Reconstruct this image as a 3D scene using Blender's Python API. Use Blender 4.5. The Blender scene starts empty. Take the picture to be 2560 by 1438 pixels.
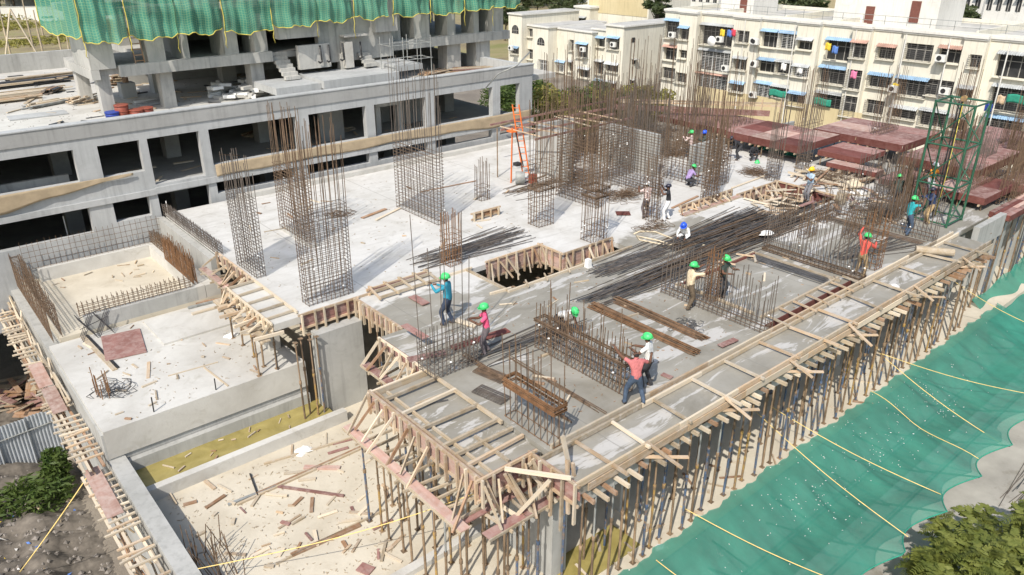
import bpy, bmesh, math, random
import numpy as np
from mathutils import Vector, Matrix
R = random.Random(7)
rad = math.radians
SC = bpy.context.scene
COL = SC.collection

# ---------------------------------------------------------------- camera, sky, sun, exposure
CAM_H, FPX, PITCH, YAW = 11.2, 1932.0, rad(24.567), rad(49.669)
cd = bpy.data.cameras.new('camera'); cam = bpy.data.objects.new('camera', cd); COL.objects.link(cam)
cd.sensor_width = 36.0; cd.lens = FPX / 2560 * 36; cd.clip_end = 900; cd.clip_start = 0.1
cam.location = (0, 0, CAM_H)
cam.rotation_euler = (math.pi / 2 - PITCH, 0, YAW - math.pi / 2)
SC.camera = cam
SUN_AZ, SUN_EL = rad(29), rad(47)            # azimuth the light travels towards, measured from +X
world = bpy.data.worlds.new('World'); SC.world = world; world.use_nodes = True
wn = world.node_tree; wn.nodes.clear()
sky = wn.nodes.new('ShaderNodeTexSky'); sky.sky_type = 'NISHITA'; sky.sun_disc = False
sky.sun_elevation = SUN_EL; sky.sun_rotation = rad(241); sky.air_density = 1.3; sky.dust_density = 2.0
bgn = wn.nodes.new('ShaderNodeBackground'); bgn.inputs[1].default_value = 0.15
wo = wn.nodes.new('ShaderNodeOutputWorld')
wn.links.new(sky.outputs[0], bgn.inputs[0]); wn.links.new(bgn.outputs[0], wo.inputs[0])
sd = bpy.data.lights.new('sun', 'SUN'); sd.energy = 4.4; sd.angle = rad(0.5); sd.color = (1.0, 0.935, 0.84)
sun = bpy.data.objects.new('sun', sd); COL.objects.link(sun)
sdir = Vector((math.cos(SUN_AZ) * math.cos(SUN_EL), math.sin(SUN_AZ) * math.cos(SUN_EL), -math.sin(SUN_EL)))
sun.rotation_euler = sdir.to_track_quat('-Z', 'Y').to_euler()
SC.view_settings.view_transform = 'Standard'; SC.view_settings.look = 'None'
SC.view_settings.gamma = 1.0; SC.view_settings.use_curve_mapping = False
SC.view_settings.exposure = 0.15
SC.cycles.max_bounces = 6; SC.cycles.transparent_max_bounces = 12
SC.cycles.use_denoising = True

# ---------------------------------------------------------------- survey helpers (picture point + known level -> place)
_F = Vector((math.cos(YAW) * math.cos(PITCH), math.sin(YAW) * math.cos(PITCH), -math.sin(PITCH)))
_Rt = Vector((math.sin(YAW), -math.cos(YAW), 0)); _U = _Rt.cross(_F)
_C = Vector((0, 0, CAM_H))
def ray(x, y): return _F * FPX + _Rt * (x - 1280) + _U * (719 - y)
def Q(x, y, z=0.0):
    d = ray(x, y); return _C + d * ((z - CAM_H) / d.z)
def onX(x, y, X):
    d = ray(x, y); return _C + d * (X / d.x)
def onY(x, y, Y):
    d = ray(x, y); return _C + d * (Y / d.y)
V = lambda *a: Vector(a)

# ---------------------------------------------------------------- materials
MATS = {}
def nd(nt, t, **kw):
    n = nt.nodes.new(t)
    for k, v in kw.items(): setattr(n, k, v)
    return n
def base_mat(name):
    m = bpy.data.materials.new(name); m.use_nodes = True
    nt = m.node_tree; b = nt.nodes['Principled BSDF']; MATS[name] = m
    return m, nt, b
def ramp(nt, fac, stops):
    r = nd(nt, 'ShaderNodeValToRGB'); e = r.color_ramp.elements
    while len(e) < len(stops): e.new(0.5)
    for i, (p, c) in enumerate(stops):
        e[i].position = p; e[i].color = (c[0], c[1], c[2], 1) if len(c) > 2 else (c[0],) * 3 + (1,)
    nt.links.new(fac, r.inputs[0]); return r.outputs[0]
def noise(nt, vec, scale, detail=4.0, rough=0.55, dist=0.0):
    n = nd(nt, 'ShaderNodeTexNoise'); n.inputs['Scale'].default_value = scale
    n.inputs['Detail'].default_value = detail; n.inputs['Roughness'].default_value = rough
    n.inputs['Distortion'].default_value = dist
    nt.links.new(vec, n.inputs['Vector']); return n.outputs['Fac']
def mapping(nt, vec, scale=(1, 1, 1), rot=(0, 0, 0)):
    n = nd(nt, 'ShaderNodeMapping'); n.inputs['Scale'].default_value = scale; n.inputs['Rotation'].default_value = rot
    nt.links.new(vec, n.inputs[0]); return n.outputs[0]
def mix(nt, fac, a, b, mode='MIX'):
    n = nd(nt, 'ShaderNodeMix', data_type='RGBA', blend_type=mode)
    for s, v in ((n.inputs[0], fac), (n.inputs[6], a), (n.inputs[7], b)):
        if isinstance(v, (int, float)): s.default_value = v
        elif isinstance(v, tuple): s.default_value = (v[0], v[1], v[2], 1)
        else: nt.links.new(v, s)
    return n.outputs[2]
def mathn(nt, op, a, b=None, clamp=False):
    n = nd(nt, 'ShaderNodeMath', operation=op, use_clamp=clamp)
    for s, v in zip(n.inputs, (a, b)):
        if v is None: continue
        if isinstance(v, (int, float)): s.default_value = v
        else: nt.links.new(v, s)
    return n.outputs[0]
def bump(nt, b, h, strength=0.3, dist=0.02):
    n = nd(nt, 'ShaderNodeBump'); n.inputs['Strength'].default_value = strength; n.inputs['Distance'].default_value = dist
    nt.links.new(h, n.inputs['Height']); nt.links.new(n.outputs[0], b.inputs['Normal'])
def wpos(nt): return nd(nt, 'ShaderNodeNewGeometry').outputs['Position']
def sepz(nt, v):
    s = nd(nt, 'ShaderNodeSeparateXYZ'); nt.links.new(v, s.inputs[0]); return s.outputs

def concrete(name, dark, light, stain, big=0.35, fine=9.0, streak=0.0, rough=0.88, amount=0.5):
    m, nt, b = base_mat(name); p = wpos(nt)
    n1 = noise(nt, p, big, 6, 0.62, 0.4); n2 = noise(nt, p, fine, 4, 0.6)
    c = ramp(nt, n1, [(0.32, dark), (0.62, light)])
    c = mix(nt, mathn(nt, 'MULTIPLY', n2, 0.22), c, tuple(x * 0.55 for x in light))
    s = ramp(nt, noise(nt, p, big * 3.1, 5, 0.7, 1.2), [(0.55, (0, 0, 0)), (0.72, (1, 1, 1))])
    c = mix(nt, mathn(nt, 'MULTIPLY', s, amount), c, stain)
    if streak:
        st = ramp(nt, noise(nt, mapping(nt, p, (3.2, 3.2, 0.22)), 1.6, 4, 0.6), [(0.5, (0, 0, 0)), (0.72, (1, 1, 1))])
        c = mix(nt, mathn(nt, 'MULTIPLY', st, streak), c, tuple(x * 0.45 for x in dark))
    nt.links.new(c, b.inputs['Base Color']); b.inputs['Roughness'].default_value = rough
    b.inputs['Specular IOR Level'].default_value = 0.25
    bump(nt, b, n2, 0.35, 0.015); return m

def plain(name, col, rough=0.6, var=0.25, metal=0.0, scale=6.0, spec=0.4, rnd=0.0, spots=None):
    m, nt, b = base_mat(name); p = wpos(nt)
    n = noise(nt, p, scale, 5, 0.6)
    c = ramp(nt, n, [(0.3, tuple(x * (1 - var) for x in col)), (0.7, tuple(min(1, x * (1 + var)) for x in col))])
    if spots:
        s = ramp(nt, noise(nt, p, spots[1], 5, 0.7), [(spots[2], (0, 0, 0)), (spots[2] + 0.12, (1, 1, 1))])
        c = mix(nt, s, c, spots[0])
    if rnd:
        oi = nd(nt, 'ShaderNodeObjectInfo')
        h = nd(nt, 'ShaderNodeHueSaturation'); nt.links.new(c, h.inputs['Color'])
        nt.links.new(mathn(nt, 'ADD', mathn(nt, 'MULTIPLY', oi.outputs['Random'], rnd), 1 - rnd * 0.5), h.inputs['Value'])
        c = h.outputs[0]
    nt.links.new(c, b.inputs['Base Color']); b.inputs['Roughness'].default_value = rough
    b.inputs['Metallic'].default_value = metal; b.inputs['Specular IOR Level'].default_value = spec
    return m

def wood(name, dark, light, dust=None, dustamt=0.4, grain=18.0):
    m, nt, b = base_mat(name)
    tc = nd(nt, 'ShaderNodeTexCoord'); oi = nd(nt, 'ShaderNodeObjectInfo')
    vadd = nd(nt, 'ShaderNodeVectorMath', operation='ADD'); nt.links.new(tc.outputs['Object'], vadd.inputs[0])
    sc = nd(nt, 'ShaderNodeVectorMath', operation='SCALE'); sc.inputs[0].default_value = (37, 13, 7)
    nt.links.new(oi.outputs['Random'], sc.inputs['Scale']); nt.links.new(sc.outputs[0], vadd.inputs[1])
    g = noise(nt, mapping(nt, vadd.outputs[0], (2.2, grain * 0.5, grain * 0.5)), 1.0, 5, 0.6, 0.6)
    c = ramp(nt, g, [(0.3, dark), (0.68, light)])
    h = nd(nt, 'ShaderNodeHueSaturation'); nt.links.new(c, h.inputs['Color'])
    nt.links.new(mathn(nt, 'ADD', mathn(nt, 'MULTIPLY', oi.outputs['Random'], 0.55), 0.7), h.inputs['Value'])
    c = h.outputs[0]
    if dust:
        d = ramp(nt, noise(nt, wpos(nt), 3.3, 6, 0.7, 0.5), [(0.42, (0, 0, 0)), (0.66, (1, 1, 1))])
        c = mix(nt, mathn(nt, 'MULTIPLY', d, dustamt), c, dust)
    nt.links.new(c, b.inputs['Base Color']); b.inputs['Roughness'].default_value = 0.8
    b.inputs['Specular IOR Level'].default_value = 0.2
    bump(nt, b, g, 0.25, 0.01); return m

DUST = (0.50, 0.47, 0.42)
concrete('concrete_dry', (0.42, 0.405, 0.37), (0.58, 0.57, 0.535), (0.36, 0.34, 0.29), 0.45, 8, amount=0.65)
concrete('concrete_sand', (0.47, 0.42, 0.33), (0.60, 0.55, 0.45), (0.36, 0.31, 0.23), 0.5, 10, amount=0.4)
concrete('concrete_wall', (0.33, 0.33, 0.31), (0.44, 0.44, 0.42), (0.27, 0.27, 0.25), 0.5, 7, streak=0.35)
concrete('concrete_podium', (0.34, 0.35, 0.35), (0.46, 0.47, 0.47), (0.29, 0.29, 0.29), 0.35, 6, streak=0.3)
concrete('concrete_parapet', (0.29, 0.29, 0.28), (0.37, 0.37, 0.36), (0.24, 0.24, 0.23), 0.35, 6, streak=0.3)
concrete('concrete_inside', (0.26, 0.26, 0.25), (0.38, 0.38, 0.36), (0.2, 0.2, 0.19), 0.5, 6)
concrete('concrete_tower', (0.34, 0.34, 0.32), (0.5, 0.49, 0.46), (0.25, 0.25, 0.24), 0.4, 5, streak=0.5)
concrete('plaster_cream', (0.66, 0.63, 0.53), (0.74, 0.71, 0.61), (0.58, 0.54, 0.44), 0.3, 3, streak=0.4, rough=0.8, amount=0.45)
concrete('plaster_ochre', (0.55, 0.46, 0.27), (0.62, 0.53, 0.33), (0.5, 0.42, 0.25), 0.2, 3, streak=0.3)
concrete('plaster_white', (0.6, 0.59, 0.55), (0.72, 0.71, 0.67), (0.5, 0.48, 0.43), 0.15, 3, streak=0.25)
concrete('plaster_pink', (0.42, 0.27, 0.27), (0.5, 0.34, 0.33), (0.36, 0.25, 0.24), 0.2, 3, streak=0.25)
concrete('roof_grime', (0.36, 0.35, 0.32), (0.52, 0.51, 0.48), (0.25, 0.25, 0.23), 0.5, 4, amount=0.6)

# main slab: damp grey screed poured against the older, dry white slab
def slab_mat():
    m, nt, b = base_mat('concrete_damp'); p = wpos(nt); s = sepz(nt, p)
    n1 = noise(nt, p, 0.5, 6, 0.65, 0.8); n2 = noise(nt, p, 10, 4, 0.6); n3 = noise(nt, mapping(nt, p, (0.5, 2.2, 1)), 0.55, 5, 0.7, 1.0)
    dry = ramp(nt, n1, [(0.3, (0.49, 0.48, 0.45)), (0.62, (0.62, 0.615, 0.595))])
    wet = ramp(nt, n1, [(0.3, (0.205, 0.19, 0.155)), (0.66, (0.33, 0.315, 0.275))])
    cem = ramp(nt, n3, [(0.55, (0, 0, 0)), (0.585, (1, 1, 1))])
    wet = mix(nt, mathn(nt, 'MULTIPLY', cem, 0.85), wet, (0.52, 0.51, 0.49))
    # the pour line: y < 19.2 for x > 14, y < 20.9 for 11 < x < 14
    e = mathn(nt, 'ADD', s[1], mathn(nt, 'MULTIPLY', noise(nt, p, 0.8, 5, 0.6), 2.4))
    lim = mathn(nt, 'ADD', mathn(nt, 'MULTIPLY', mathn(nt, 'LESS_THAN', s[0], 14.2), 1.1), 20.6)
    lim = mathn(nt, 'ADD', lim, mathn(nt, 'MULTIPLY', mathn(nt, 'GREATER_THAN', s[0], 27.0), -4.6))
    f = ramp(nt, mathn(nt, 'ADD', mathn(nt, 'MULTIPLY', mathn(nt, 'SUBTRACT', e, lim), 1.6), 0.5), [(0.3, (0, 0, 0)), (0.7, (1, 1, 1))])
    c = mix(nt, f, wet, dry); c = mix(nt, mathn(nt, 'MULTIPLY', n2, 0.2), c, (0.25, 0.24, 0.22))
    blot = ramp(nt, noise(nt, p, 1.3, 6, 0.72, 1.5), [(0.55, (0, 0, 0)), (0.72, (1, 1, 1))])
    c = mix(nt, mathn(nt, 'MULTIPLY', blot, 0.5), c, (0.27, 0.25, 0.205))
    # day joints and tarpaulin streaks left by the pour
    jx = mathn(nt, 'LESS_THAN', mathn(nt, 'FRACT', mathn(nt, 'ADD', mathn(nt, 'MULTIPLY', s[0], 0.167), mathn(nt, 'MULTIPLY', n1, 0.015))), 0.006)
    c = mix(nt, mathn(nt, 'MULTIPLY', jx, 0.5), c, (0.2, 0.19, 0.17))
    stk = ramp(nt, noise(nt, mapping(nt, p, (0.35, 3.5, 1), (0, 0, 0.5)), 1.0, 5, 0.65), [(0.52, (0, 0, 0)), (0.7, (1, 1, 1))])
    c = mix(nt, mathn(nt, 'MULTIPLY', stk, 0.3), c, (0.3, 0.29, 0.27))
    nt.links.new(c, b.inputs['Base Color'])
    nt.links.new(ramp(nt, f, [(0, (0.55, 0.55, 0.55)), (1, (0.9, 0.9, 0.9))]), b.inputs['Roughness'])
    b.inputs['Specular IOR Level'].default_value = 0.25; bump(nt, b, n2, 0.3, 0.012)
slab_mat()
wood('timber_new', (0.35, 0.245, 0.15), (0.56, 0.42, 0.28), DUST, 0.5)
wood('timber_grey', (0.27, 0.21, 0.14), (0.48, 0.39, 0.27), DUST, 0.5)
wood('timber_pale', (0.5, 0.42, 0.31), (0.66, 0.56, 0.42), DUST, 0.5)
wood('timber_brown', (0.2, 0.11, 0.06), (0.36, 0.22, 0.13), DUST, 0.3)
wood('ply_red', (0.115, 0.04, 0.033), (0.165, 0.058, 0.048), (0.3, 0.17, 0.15), 0.22, 5)
wood('ply_dusty', (0.2, 0.1, 0.086), (0.28, 0.15, 0.13), (0.42, 0.32, 0.29), 0.6, 5)
wood('ply_pink', (0.34, 0.21, 0.17), (0.47, 0.31, 0.26), (0.52, 0.44, 0.39), 0.6, 5)
plain('rebar_rust', (0.15, 0.1, 0.064), 0.8, 0.45, 0, 5)
plain('rebar_orange', (0.2, 0.105, 0.05), 0.8, 0.4, 0, 5)
plain('rebar_grey', (0.15, 0.125, 0.105), 0.65, 0.35, 0.2, 4)
plain('rebar_dark', (0.115, 0.113, 0.115), 0.55, 0.3, 0.3, 4)
plain('steel_rust', (0.2, 0.14, 0.088), 0.75, 0.4, 0, 4, rnd=0.7)
plain('steel_blue', (0.07, 0.105, 0.17), 0.6, 0.3, 0, 4, spots=((0.22, 0.15, 0.09), 5, 0.47))
plain('steel_yellow', (0.42, 0.27, 0.08), 0.6, 0.3, 0, 4, spots=((0.22, 0.15, 0.09), 4, 0.42))
plain('steel_grey', (0.3, 0.31, 0.3), 0.55, 0.3, 0.2, 4, spots=((0.3, 0.22, 0.15), 5, 0.58))
plain('steel_green', (0.025, 0.095, 0.055), 0.5, 0.25, 0, 3, spots=((0.2, 0.12, 0.07), 6, 0.62))
plain('steel_orange', (0.72, 0.17, 0.035), 0.5, 0.2, 0, 3)
plain('steel_black', (0.03, 0.03, 0.032), 0.5, 0.3)
plain('zinc_sheet', (0.46, 0.49, 0.52), 0.4, 0.18, 0.3, 1.5)
plain('sheet_blue', (0.24, 0.37, 0.52), 0.55, 0.2, 0, 1.0, rnd=0.3)
plain('sheet_grey', (0.4, 0.42, 0.43), 0.6, 0.25, 0, 1.0, rnd=0.4)
plain('sheet_red', (0.4, 0.25, 0.2), 0.6, 0.25, 0, 1.0, rnd=0.3)
plain('hessian', (0.36, 0.285, 0.19), 0.95, 0.14, 0, 2.5)
plain('rope_yellow', (0.8, 0.6, 0.22), 0.7, 0.15)
plain('cord_yellow', (0.6, 0.5, 0.1), 0.7, 0.15)
plain('white_plastic', (0.78, 0.78, 0.76), 0.4, 0.06)
plain('white_cloth', (0.76, 0.75, 0.72), 0.9, 0.1)
plain('hose_cream', (0.62, 0.53, 0.38), 0.5, 0.1)
plain('pvc_grey', (0.42, 0.43, 0.43), 0.45, 0.1)
plain('drum_red', (0.26, 0.07, 0.045), 0.5, 0.3)
plain('drum_blue', (0.03, 0.06, 0.3), 0.45, 0.2)
plain('soil_dark', (0.135, 0.118, 0.098), 0.95, 0.45, 0, 2.5)
plain('window_dark', (0.035, 0.036, 0.038), 0.35, 0.4, 0, 0.8)
plain('window_frame', (0.3, 0.29, 0.27), 0.6, 0.2)
plain('window_white', (0.75, 0.75, 0.73), 0.5, 0.06)
plain('grille', (0.16, 0.15, 0.14), 0.6, 0.3)
plain('door_maroon', (0.16, 0.06, 0.045), 0.6, 0.2)
plain('cloth_yellow', (0.7, 0.5, 0.05), 0.9, 0.15); plain('cloth_red', (0.55, 0.05, 0.08), 0.9, 0.15)
plain('cloth_blue', (0.1, 0.2, 0.5), 0.9, 0.15); plain('cloth_green', (0.03, 0.25, 0.17), 0.9, 0.2)
plain('cloth_pink', (0.7, 0.2, 0.35), 0.9, 0.15)
plain('bark', (0.13, 0.1, 0.07), 0.9, 0.3, 0, 8)
plain('ac_white', (0.68, 0.68, 0.65), 0.5, 0.1)
plain('car_white', (0.75, 0.75, 0.75), 0.25, 0.03)
plain('rubber', (0.02, 0.02, 0.02), 0.7, 0.2)
def water_mat():
    m, nt, b = base_mat('pool_water'); p = wpos(nt)
    c = ramp(nt, noise(nt, p, 1.3, 5, 0.6, 1.0), [(0.3, (0.23, 0.19, 0.06)), (0.7, (0.36, 0.30, 0.11))])
    nt.links.new(c, b.inputs['Base Color']); b.inputs['Roughness'].default_value = 0.12
    bump(nt, b, noise(nt, p, 6, 2, 0.5), 0.05, 0.01)
water_mat()
def net_mat(name, col, cover, grid, gcol=None, gw=0.14):
    m, nt, b = base_mat(name)
    uv = nd(nt, 'ShaderNodeUVMap'); p = wpos(nt)
    n = noise(nt, p, 0.5, 5, 0.65, 0.6); n2 = noise(nt, p, 3.0, 4, 0.7)
    c = ramp(nt, n, [(0.3, tuple(x * 0.8 for x in col)), (0.7, tuple(x * 1.2 for x in col))])
    dust = ramp(nt, noise(nt, p, 1.6, 7, 0.8, 0.5), [(0.62, (0, 0, 0)), (0.8, (1, 1, 1))])
    c = mix(nt, mathn(nt, 'MULTIPLY', dust, 0.5), c, (0.42, 0.5, 0.45))
    fac = mathn(nt, 'ADD', mathn(nt, 'MULTIPLY', n2, 0.16), cover - 0.08)
    s = sepz(nt, uv.outputs[0]); g = None
    for k in (0, 1):
        fr = mathn(nt, 'FRACT', mathn(nt, 'MULTIPLY', s[k], grid)); l = mathn(nt, 'LESS_THAN', fr, gw)
        g = l if g is None else mathn(nt, 'MAXIMUM', g, l)
    if gcol: c = mix(nt, mathn(nt, 'MULTIPLY', g, 0.75), c, gcol)
    fac = mathn(nt, 'ADD', fac, mathn(nt, 'MULTIPLY', g, 0.2), True)
    nt.links.new(c, b.inputs['Base Color']); b.inputs['Roughness'].default_value = 0.8
    tl = nd(nt, 'ShaderNodeBsdfTranslucent'); nt.links.new(c, tl.inputs[0])
    ms = nd(nt, 'ShaderNodeMixShader'); ms.inputs[0].default_value = 0.35
    nt.links.new(b.outputs[0], ms.inputs[1]); nt.links.new(tl.outputs[0], ms.inputs[2])
    tr = nd(nt, 'ShaderNodeBsdfTransparent'); m2 = nd(nt, 'ShaderNodeMixShader')
    nt.links.new(fac, m2.inputs[0]); nt.links.new(tr.outputs[0], m2.inputs[1]); nt.links.new(ms.outputs[0], m2.inputs[2])
    nt.links.new(m2.outputs[0], nt.nodes['Material Output'].inputs[0])
net_mat('net_flat', (0.055, 0.32, 0.235), 0.7, 1.0, None, 0.0)
net_mat('net_tower', (0.08, 0.37, 0.275), 0.76, 6.0, (0.3, 0.47, 0.24), 0.16)
def leaf_mat(name, a, b_, t=0.35):
    m, nt, b = base_mat(name); oi = wpos(nt)
    c = ramp(nt, noise(nt, oi, 1.7, 3, 0.7), [(0.3, a), (0.7, b_)])
    nt.links.new(c, b.inputs['Base Color']); b.inputs['Roughness'].default_value = 0.6
    tl = nd(nt, 'ShaderNodeBsdfTranslucent'); nt.links.new(c, tl.inputs[0])
    ms = nd(nt, 'ShaderNodeMixShader'); ms.inputs[0].default_value = t
    nt.links.new(b.outputs[0], ms.inputs[1]); nt.links.new(tl.outputs[0], ms.inputs[2])
    nt.links.new(ms.outputs[0], nt.nodes['Material Output'].inputs[0])
leaf_mat('leaf_near', (0.1, 0.135, 0.022), (0.23, 0.245, 0.055))
leaf_mat('leaf_mid', (0.04, 0.085, 0.015), (0.11, 0.15, 0.03))
leaf_mat('leaf_far', (0.05, 0.08, 0.03), (0.11, 0.13, 0.05))
leaf_mat('leaf_yellow', (0.2, 0.2, 0.04), (0.32, 0.28, 0.07))
def ground_mat():
    m, nt, b = base_mat('site_earth'); p = wpos(nt); s = sepz(nt, p)
    n1 = noise(nt, p, 0.25, 7, 0.68, 0.8); n2 = noise(nt, p, 5, 5, 0.7)
    earth = ramp(nt, n1, [(0.3, (0.13, 0.11, 0.09)), (0.65, (0.27, 0.235, 0.19))])
    field = ramp(nt, noise(nt, mapping(nt, p, (0.5, 1.0, 1), (0, 0, 0.75)), 0.09, 7, 0.62, 1.2), [(0.36, (0.20, 0.155, 0.09)), (0.5, (0.3, 0.25, 0.12)), (0.62, (0.2, 0.2, 0.06))])
    far = ramp(nt, mathn(nt, 'ADD', s[1], mathn(nt, 'MULTIPLY', n1, 16)), [(0.0, (0, 0, 0)), (1.0, (1, 1, 1))])
    f = mathn(nt, 'GREATER_THAN', mathn(nt, 'ADD', s[1], mathn(nt, 'MULTIPLY', n1, 30)), 112)
    c = mix(nt, f, earth, field)
    c = mix(nt, mathn(nt, 'MULTIPLY', n2, 0.35), c, (0.08, 0.07, 0.055))
    nt.links.new(c, b.inputs['Base Color']); b.inputs['Roughness'].default_value = 0.95
    bump(nt, b, n2, 0.6, 0.08)
ground_mat()

# ---------------------------------------------------------------- geometry helpers
WM = {}                     # world matrices of what is built
def _mesh(name, verts, faces, mat, smooth=False):
    me = bpy.data.meshes.new(name); me.from_pydata([tuple(v) for v in verts], [], faces)
    if mat: me.materials.append(MATS[mat])
    if smooth: me.polygons.foreach_set('use_smooth', [True] * len(me.polygons))
    me.update(); return me
def _place(name, me, M, parent):
    o = bpy.data.objects.new(name, me); COL.objects.link(o)
    WM[o] = M; o.matrix_basis = M
    if parent is not None:
        o.parent = parent; o.matrix_parent_inverse = WM[parent].inverted()
    return o
def tag(o, label, cat=None, group=None, kind=None):
    if label: o['label'] = label
    if cat: o['category'] = cat
    if group: o['group'] = group
    if kind: o['kind'] = kind
    return o
def thing(name, label, cat, loc=(0, 0, 0), group=None):
    o = _place(name, None, Matrix.Translation(Vector(loc)), None); o.empty_display_size = 0.2
    return tag(o, label, cat, group)
CUBE, CYL = {}, {}
def cube_mesh(mat):
    if mat not in CUBE:
        v = [(x, y, z) for x in (-.5, .5) for y in (-.5, .5) for z in (-.5, .5)]
        CUBE[mat] = _mesh('block_' + mat, v, [(0, 1, 3, 2), (4, 6, 7, 5), (0, 4, 5, 1), (2, 3, 7, 6), (0, 2, 6, 4), (1, 5, 7, 3)], mat)
    return CUBE[mat]
def cyl_mesh(mat, n=8):
    if (mat, n) not in CYL:
        v = []; f = []
        for z in (-.5, .5):
            for i in range(n): a = 2 * math.pi * i / n; v.append((z, math.cos(a), math.sin(a)))
        for i in range(n): j = (i + 1) % n; f.append((i, j, n + j, n + i))
        f.append(tuple(range(n - 1, -1, -1))); f.append(tuple(range(n, 2 * n)))
        me = _mesh('tube_' + mat, v, f, mat)
        me.polygons.foreach_set('use_smooth', [True] * n + [False] * 2)
        CYL[(mat, n)] = me
    return CYL[(mat, n)]
def frame_of(p, q, up=None):
    p, q = Vector(p), Vector(q); x = (q - p); L = x.length; x = x / L
    u = Vector(up) if up is not None else (Vector((0, 0, 1)) if abs(x.z) < 0.95 else Vector((0, 1, 0)))
    y = u.cross(x).normalized(); z = x.cross(y)
    return Matrix((x, y, z)).transposed().to_4x4(), L, (p + q) / 2
def bar(name, p, q, w, h, mat, parent=None, up=None):
    """squared timber from p to q: w across, h along the up side"""
    M, L, c = frame_of(p, q, up)
    return _place(name, cube_mesh(mat), Matrix.Translation(c) @ M @ Matrix.Diagonal((L, w, h, 1)), parent)
def pole(name, p, q, r, mat, parent=None, n=8):
    M, L, c = frame_of(p, q)
    return _place(name, cyl_mesh(mat, n), Matrix.Translation(c) @ M @ Matrix.Diagonal((L, r, r, 1)), parent)
def box(name, x0, x1, y0, y1, z0, z1, mat, parent=None, rz=0.0):
    M = Matrix.Translation(((x0 + x1) / 2, (y0 + y1) / 2, (z0 + z1) / 2)) @ Matrix.Rotation(rz, 4, 'Z') @ Matrix.Diagonal((abs(x1 - x0), abs(y1 - y0), abs(z1 - z0), 1))
    return _place(name, cube_mesh(mat), M, parent)
def own(name, verts, faces, mat, parent=None, smooth=False, at=(0, 0, 0)):
    return _place(name, _mesh(name, verts, faces, mat, smooth), Matrix.Translation(Vector(at)), parent)
def segs_geo(S, n=4):
    """joined round bars: S = [(p, q, r)]"""
    P0 = np.array([tuple(s[0]) for s in S], float); P1 = np.array([tuple(s[1]) for s in S], float); r = np.array([s[2] for s in S])
    x = P1 - P0; L = np.linalg.norm(x, axis=1, keepdims=True); L[L == 0] = 1; x = x / L
    u = np.where(np.abs(x[:, 2:3]) < 0.9, np.array([[0, 0, 1.0]]), np.array([[0, 1.0, 0]]))
    y = np.cross(u, x); y /= np.linalg.norm(y, axis=1, keepdims=True); z = np.cross(x, y)
    V_ = np.zeros((len(S), 2 * n, 3))
    for i in range(n):
        a = 2 * math.pi * (i + .5) / n; o = (y * math.cos(a) + z * math.sin(a)) * r[:, None]
        V_[:, i] = P0 + o; V_[:, n + i] = P1 + o
    b = (np.arange(len(S)) * 2 * n)[:, None]
    F = []
    for i in range(n):
        j = (i + 1) % n; F.append(np.concatenate([b + i, b + j, b + n + j, b + n + i], 1))
    return V_.reshape(-1, 3), np.stack(F, 1).reshape(-1, 4)
def segs(name, S, mat, parent=None, n=4, kind='stuff', smooth=True):
    v, f = segs_geo(S, n); me = bpy.data.meshes.new(name)
    me.vertices.add(len(v)); me.vertices.foreach_set('co', v.ravel())
    me.loops.add(f.size); me.loops.foreach_set('vertex_index', f.ravel().astype(np.int32))
    me.polygons.add(len(f)); me.polygons.foreach_set('loop_start', np.arange(0, f.size, 4, dtype=np.int32))
    me.polygons.foreach_set('use_smooth', np.ones(len(f), bool) if smooth else np.zeros(len(f), bool))
    me.materials.append(MATS[mat]); me.update(); me.validate()
    o = _place(name, me, Matrix.Identity(4), parent)
    if kind: o['kind'] = kind
    return o
def path_tube(name, pts, r, mat, parent=None, n=6):
    """one continuous bent tube along pts"""
    pts = [Vector(p) for p in pts]; v = []; f = []
    for i, p in enumerate(pts):
        t = (pts[min(i + 1, len(pts) - 1)] - pts[max(i - 1, 0)]).normalized()
        u = Vector((0, 0, 1)) if abs(t.z) < 0.95 else Vector((0, 1, 0)); y = u.cross(t).normalized(); z = t.cross(y)
        for k in range(n): a = 2 * math.pi * k / n; v.append(p + y * (math.cos(a) * r) + z * (math.sin(a) * r))
    for i in range(len(pts) - 1):
        for k in range(n): j = (k + 1) % n; f.append((i * n + k, i * n + j, (i + 1) * n + j, (i + 1) * n + k))
    f.append(tuple(range(n - 1, -1, -1))); f.append(tuple(range((len(pts) - 1) * n, len(pts) * n)))
    return own(name, v, f, mat, parent, True)
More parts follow.
